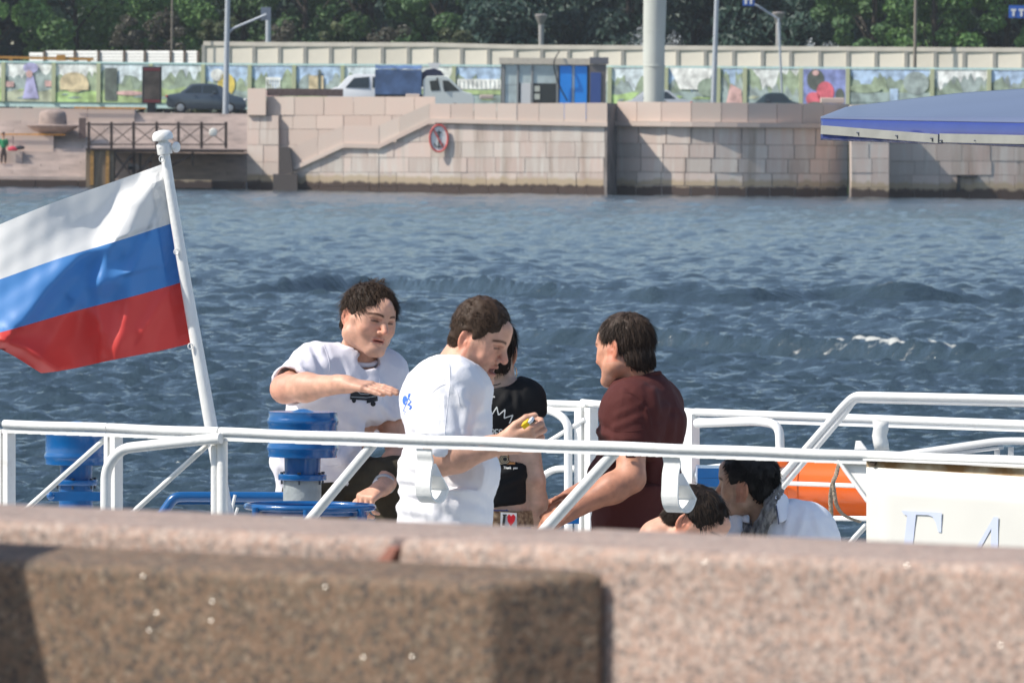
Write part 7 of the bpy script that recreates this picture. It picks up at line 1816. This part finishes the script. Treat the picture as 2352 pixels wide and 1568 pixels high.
    MB().tube([Vector(q) for q in ring], .008, 8, closed=True).build('collar', MATS['maroon_cotton'], s, smooth=True); seam(s, [(1432, 900), (1455, 906), (1478, 925), (1492, 955), (1494, 985)]); seam(s, [(1402, 985), (1425, 990), (1455, 990), (1484, 984)])
    tr = Sdf(); dn = np.array([0, 0, -.13]); tr.ecap(hips + dn, p_(1450, 1245, 0), .14, .115, .14, .115, rt_, .05); legs(tr, hL + dn, hR + dn, kL, kR, aL, aR, .1, .012); V, Fc = tr.mesh(.014); surf('trousers', V, Fc, M_jeans, t); shoe(t, aL, f, M_shoe); shoe(t, aR, f, M_shoe)
    hair(h, t, H_dark2, 'nape', .009, 5600, .046, .16, 61, .10, width=.0012, drop=.55, crown=(0, -.02, .125))
man_d()

# ================= E: seated man in the white polo and scarf
def man_e():
    Y0 = 30.6; p_ = lambda x, y, d=0: np.array(at(x, y, Y0 + d))
    t = person(1780, 1400, Y0, 'person sitting in a white polo shirt and grey scarf, black hair, face turned left')
    yaw = -32; f = fwd_of(yaw); rt_ = right_of(yaw)
    h = Head(p_(1722, 1117, .0), -(180 - 64), -2, -8, .97, 1.0)
    neck = p_(1757, 1186, .02); chest = p_(1782, 1275, .03); waist = p_(1790, 1420, .06); hips = p_(1790, 1510, .08)
    shR = p_(1692, 1206, .09); shL = p_(1850, 1222, -.03); elL = p_(1915, 1360, -.1); wrL = p_(1800, 1430, -.3); elR = p_(1660, 1370, -.02); wrR = p_(1720, 1440, -.3)
    sd = Sdf(); sd.cap(h.W((0, -.02, -.04)), neck, .056, .064, .03); sd.ecap(waist, chest, .135, .10, .15, .10, -rt_, .06); sd.ecap(hips, waist, .14, .11, .135, .10, -rt_, .06); sd.cap(shL, shR, .055, .055, .06)
    for s_, e_, w_, tsn in ((shL, elL, wrL, -1), (shR, elR, wrR, 1)):
        sd.cap(s_, e_, .05, .042, .03); sd.cap(e_, w_, .042, .028, .03); add_hand(sd, w_, unit(w_ - e_), (0, -.2, 1), tsn, (30, 35, 20))
    hL = hips - rt_ * .09; hR = hips + rt_ * .09; kL = hL + f * .44 + np.array([0, 0, .02]); kR = hR + f * .44 + np.array([0, 0, .02]); aL = ptz(kL, DECK + .09); aR = ptz(kR, DECK + .09); legs(sd, hL, hR, kL, kR, aL, aR)
    add_head(sd, h, fat=.004, nose=1.12); hc = h.W((0, 0, 0)); b3 = np.array([.13, .13, .15])
    V, Fc = sd.mesh(.013, [(hc - b3, hc + b3, .0029)]); V = relax(V, Fc, 1, .4); C = head_tint(h, V, brow=(.10, .08, .08), stubble=.55, red=.06, eye=.15)
    surf('body', V, Fc, SK_olive, t, C)
    sh = Sdf(); sh.ecap(hips, waist, .165, .13, .16, .125, -rt_, .06, capf=.3); sh.ecap(waist, chest, .16, .125, .178, .13, -rt_, .07); sh.ecap(chest, lerp(chest, neck, .7), .175, .12, .11, .085, -rt_, .06); sh.cap(shL, shR, .078, .078, .06); sh.cap(neck - np.array([0, 0, .03]), shL, .078, .078, .05); sh.cap(neck - np.array([0, 0, .03]), shR, .078, .078, .05)
    sh.ell(lerp(neck, shL, .38) + np.array([0, .03, .0]), (.08, .07, .05), .05)
    sL = lerp(shL, elL, .75); sR = lerp(shR, elR, .75); sh.cap(shL, sL, .086, .074, .05); sh.cap(shR, sR, .084, .072, .05)
    for s_, n_ in ((sL, unit(elL - shL)), (sR, unit(elR - shR))): sh.half(s_ - n_ * .01, n_, s_ - .09, s_ + .09); sh.cap(s_ - n_ * .05, s_ + n_ * .1, .056, .056, .004, 's')
    sh.cap(neck, h.W((0, -.01, -.02)), .068, .072, .008, 's'); sh.ell(neck + f * .06 + np.array([0, 0, -.03]), (.045, .045, .06), .012, 's')
    V, Fc = sh.mesh(.0075); V = folds(V, Fc, [(1800, 1130, 1865, 1175, 6, .004), (1850, 1180, 1830, 1240, 8, .006), (1690, 1180, 1710, 1240, 8, .005), (1870, 1180, 1890, 1240, 8, .005), (1820, 1160, 1800, 1240, 8, .005)], .004, (8, 8, 8), 71)
    M_po = mat('white_polo', (.82, .82, .86), .85, bump=.15, bscale=200, spec=.2); s = surf('polo_shirt', V, Fc, M_po, t)
    # turned-down collar flap on the near side, with a dark piping line
    fl_ = [[p_(1772, 1118, -.045), p_(1786, 1124, -.052), p_(1800, 1132, -.05), p_(1810, 1140, -.035)], [p_(1782, 1160, -.098), p_(1792, 1172, -.105), p_(1802, 1180, -.10), p_(1812, 1170, -.075)], [p_(1784, 1200, -.118), p_(1792, 1203, -.122), p_(1802, 1198, -.118), p_(1810, 1190, -.10)]]
    mb = MB(); mb.grid(fl_); co = mb.build('collar', M_po, s, fix=False, smooth=True); md = co.modifiers.new('s', 'SOLIDIFY'); md.thickness = .006; co.modifiers.new('b', 'SUBSURF').render_levels = 2
    fl2 = [[p_(1700, 1172, .01), p_(1712, 1175, -.02), p_(1722, 1186, -.04)], [p_(1700, 1195, -.02), p_(1712, 1200, -.05), p_(1722, 1202, -.06)]]
    mb = MB(); mb.grid(fl2); co = mb.build('collar', M_po, s, fix=False, smooth=True); md = co.modifiers.new('s', 'SOLIDIFY'); md.thickness = .006
    MB().tube([Vector(p_(1783, 1160, -.110)), Vector(p_(1786, 1180, -.120)), Vector(p_(1789, 1203, -.128))], .0016, 6).build('piping', mat('navy_line', (.02, .03, .10), .7), s)
    # scarf: from behind the neck, over the near shoulder and down the chest
    M_sc = mat('grey_scarf', (.30, .28, .26), .95, col2=(.09, .085, .08), vscale=26, bump=.9, bscale=60, stretch=(3, 3, .7))
    sc_ = Sdf(); path = [p_(1722, 1180, -.03), p_(1745, 1200, -.075), p_(1770, 1165, -.075), p_(1782, 1130, -.03), p_(1776, 1105, .05), p_(1740, 1130, .12), p_(1712, 1165, .08), p_(1714, 1195, .0), p_(1722, 1230, -.07), p_(1724, 1290, -.11)]
    for a, b in zip(path[2:-1], path[3:]): sc_.cap(a, b, .019, .019, .02)
    for a, b in ((p_(1780, 1135, -.045), p_(1766, 1178, -.10)), (p_(1766, 1178, -.10), p_(1742, 1222, -.12)), (p_(1742, 1222, -.12), p_(1735, 1300, -.13))): sc_.cap(a, b, .021, .024, .015)
    V, Fc = sc_.mesh(.0055); q = to_px(V); V = V + normals(V, Fc) * (.0032 * np.sin((q[:, 0] * .8 + q[:, 1] * .5) * .55))[:, None]; V = folds(V, Fc, [], .004, (30, 30, 14), 5); surf('scarf', V, Fc, M_sc, t)
    tr = Sdf(); tr.ecap(hips - np.array([0, 0, .02]), lerp(hips, waist, .5), .165, .13, .16, .13, -rt_, .05); legs(tr, hL, hR, kL, kR, aL, aR, .1, .01); V, Fc = tr.mesh(.015); surf('trousers', V, Fc, M_jeans, t); shoe(t, aL, f, M_shoe); shoe(t, aR, f, M_shoe)
    hair(h, t, H_black, 'short', .010, 5200, .030, .28, 81, .15, fringe=.25, width=.0012, drop=.3, crown=(0, -.05, .115), extra_top=.006)
    b_ = thing('bench', ptz(hips, DECK), 'low white deck bench under the seated man, hidden behind the parapet', 'bench'); z = hips[2] - .13
    MB().box((hips[0] - .45, hips[1] - .1, z - .04), (hips[0] + .5, hips[1] + .35, z)).build('seat', M_white, b_); 
    for dx in (-.4, .4): MB().box((hips[0] + dx - .03, hips[1] - .05, DECK), (hips[0] + dx + .03, hips[1] + .3, z - .04)).build('leg', M_white, b_)
man_e()

# ================= F: bent head beside the hook
def man_f():
    Y0 = 29.6; p_ = lambda x, y, d=0: np.array(at(x, y, Y0 + d))
    t = person(1520, 1400, Y0, 'person bent low behind the parapet, brown hair and ear under the right hook')
    yaw = 78; f = fwd_of(yaw); rt_ = right_of(yaw)
    h = Head(p_(1590, 1203, .0), 74, 36, 0, .98, 1.0)
    neck = p_(1512, 1236, .02); chest = p_(1485, 1320, .03); waist = p_(1462, 1440, .04); hips = p_(1455, 1535, .05)
    shR = p_(1496, 1290, -.16); shL = p_(1500, 1285, .2); elR = p_(1500, 1430, -.2); wrR = p_(1590, 1470, -.15); elL = p_(1500, 1430, .25); wrL = p_(1590, 1470, .18)
    sd = Sdf(); sd.cap(h.W((0, -.03, -.035)), neck, .056, .064, .03); sd.ecap(waist, chest, .135, .10, .15, .10, rt_, .06); sd.ecap(hips, waist, .14, .11, .135, .10, rt_, .06); sd.cap(shL, shR, .055, .055, .06)
    for s_, e_, w_, tsn in ((shL, elL, wrL, -1), (shR, elR, wrR, 1)): sd.cap(s_, e_, .05, .042, .03); sd.cap(e_, w_, .042, .028, .03); add_hand(sd, w_, unit(w_ - e_), (0, -.2, 1), tsn, (30, 35, 20))
    hL = hips - rt_ * .09; hR = hips + rt_ * .09; kL = hL + f * .43; kR = hR + f * .43; aL = ptz(kL, DECK + .09); aR = ptz(kR, DECK + .09); legs(sd, hL, hR, kL, kR, aL, aR)
    add_head(sd, h, fat=.004); hc = h.W((0, 0, 0)); b3 = np.array([.13, .13, .15])
    V, Fc = sd.mesh(.014, [(hc - b3, hc + b3, .0031)]); V = relax(V, Fc, 1, .4); C = head_tint(h, V, brow=(.2, .16, .14)); surf('body', V, Fc, SK_fair, t, C)
    sh = Sdf(); sh.ecap(hips, waist, .165, .13, .16, .125, rt_, .06, capf=.3); sh.ecap(waist, chest, .16, .125, .175, .125, rt_, .07); sh.ecap(chest, lerp(chest, neck, .45), .17, .12, .11, .08, rt_, .06); sh.cap(shL, shR, .075, .075, .06)
    for s_, e_ in ((shL, elL), (shR, elR)):
        s2 = lerp(s_, e_, .7); sh.cap(s_, s2, .08, .07, .05)
    V, Fc = sh.mesh(.012); surf('t_shirt', V, Fc, mat('grey_cotton', (.25, .26, .28), .85), t)
    tr = Sdf(); tr.ecap(hips - np.array([0, 0, .02]), lerp(hips, waist, .4), .165, .13, .16, .13, rt_, .05); legs(tr, hL, hR, kL, kR, aL, aR, .1, .01); V, Fc = tr.mesh(.015); surf('trousers', V, Fc, M_tr, t); shoe(t, aL, f, M_shoe); shoe(t, aR, f, M_shoe)
    hair(h, t, H_dbrown, 'full', .010, 5000, .042, .22, 91, .13, fringe=.4, width=.0012, drop=.5, crown=(0, -.04, .115))
    b_ = thing('bench', ptz(hips, DECK), 'low white deck bench under the bent man, hidden behind the parapet', 'bench'); z = hips[2] - .13
    MB().box((hips[0] - .35, hips[1] - .3, z - .04), (hips[0] + .2, hips[1] + .3, z)).build('seat', M_white, b_)
    for dx in (-.3, .15): MB().box((hips[0] + dx - .03, hips[1] - .25, DECK), (hips[0] + dx + .03, hips[1] + .25, z - .04)).build('leg', M_white, b_)
man_f()

# ---------------------------------------------------------------- tiny figures on the far stairs
def tiny(px, py_head, py_foot, Y, label, shirt, trousers, sit=False, lean=0):
    s_ = Y / FPX; hd = np.array(at(px, py_head, Y)); ft = np.array(at(px, py_foot, Y)); t = thing('person', tuple(ft), label, 'person', 'people on the landing stairs'); H_ = hd[2] - ft[2]
    u = np.array([0, 0, 1.0]); x = np.array([1.0, 0, 0]); y = np.array([0, -1.0, 0]); sd = Sdf()
    if not sit: hip = ft + u * H_ * .55; kn = [ft + u * H_ * .28 + x * d for d in (-.1, .1)]; fe = [ft + x * d for d in (-.12, .1)]
    else: hip = ft + u * H_ * .25; kn = [hip + y * .4 + x * d for d in (-.12, .12)]; fe = [k - u * .35 for k in kn]
    ch = hd - u * .38 + x * lean; 
    sd.ell(hd - u * .02, (.085, .1, .12), .02); sd.cap(hd - u * .1, ch, .05, .06, .02); sd.ecap(hip, ch, .14, .1, .17, .11, x, .05)
    for d in (-1, 1): 
        a = ch + x * .19 * d + u * .06; e = a - u * .28 + x * .06 * d; sd.cap(a, e, .05, .045, .03); sd.cap(e, e - u * .2 + y * .15, .042, .035, .02)
    for k, f_ in zip(kn, fe): sd.cap(hip, k, .08, .06, .04); sd.cap(k, f_, .06, .045, .03)
    V, Fc = sd.mesh(.03); surf('body', V, Fc, SK_tan, t, np.ones((len(V), 3)))
    sh = Sdf(); sh.ecap(hip, ch + u * .05, .17, .13, .19, .13, x, .04, capf=.3)
    for d in (-1, 1): a = ch + x * .19 * d + u * .06; sh.cap(a, a - u * .2 + x * .05 * d, .075, .07, .03)
    V, Fc = sh.mesh(.03); surf('shirt', V, Fc, mat('tiny_' + shirt[0], shirt[1], .85), t)
    tr = Sdf()
    for k, f_ in zip(kn, fe): tr.cap(hip, k, .1, .08, .04); tr.cap(k, lerp(k, f_, .9), .08, .06, .03)
    V, Fc = tr.mesh(.03); surf('trousers', V, Fc, mat('tiny_' + trousers[0], trousers[1], .85), t)
    hr = Sdf(); hr.ell(hd + u * .03 - y * .015, (.095, .11, .105), .01); V, Fc = hr.mesh(.025); surf('hair', V, Fc, H_dbrown, t)
tiny(8, 309, 374, 528.4, 'person in a green shirt standing on the stone steps at the left edge', ('green', (.02, .22, .09)), ('brown', (.06, .04, .035)))
tiny(302, 366, 392, 522.6, 'person in a white shirt sitting under the wooden jetty', ('white', (.75, .72, .72)), ('dark', (.03, .03, .05)), True, .1)
tiny(346, 374, 398, 522.6, 'person sitting in the shade under the jetty, behind the flag', ('pale', (.5, .4, .4)), ('dark', (.03, .03, .05)), True)
t = thing('bag', at(40, 348, 529.5), 'red and black bag lying on a low stone block by the person in green', 'bag')
MB().ball(at(30, 342, 529.3), (.34, .2, .15), 12).build('red_bag', mat('bag_red', (.5, .04, .08), .7), t, smooth=True); MB().ball(at(45, 339, 529.3), (.30, .2, .13), 12).build('black_bag', mat('bag_black', (.03, .03, .04), .7), t, smooth=True)
# ================================================================ thin summer haze over the river
hz = MB(); hz.box((-75, -6, -1.2), (75, 735, 34)); ho = hz.build('haze', MATS['dull_white']); stuff(ho)
hm = bpy.data.materials.new('haze_air'); hm.use_nodes = True; hm.node_tree.nodes.clear()
ou = hm.node_tree.nodes.new('ShaderNodeOutputMaterial'); pv = hm.node_tree.nodes.new('ShaderNodeVolumePrincipled')
pv.inputs['Density'].default_value = .00008; pv.inputs['Color'].default_value = (.86, .92, 1, 1); pv.inputs['Anisotropy'].default_value = .2
hm.node_tree.links.new(pv.outputs[0], ou.inputs['Volume']); ho.data.materials.clear(); ho.data.materials.append(hm)
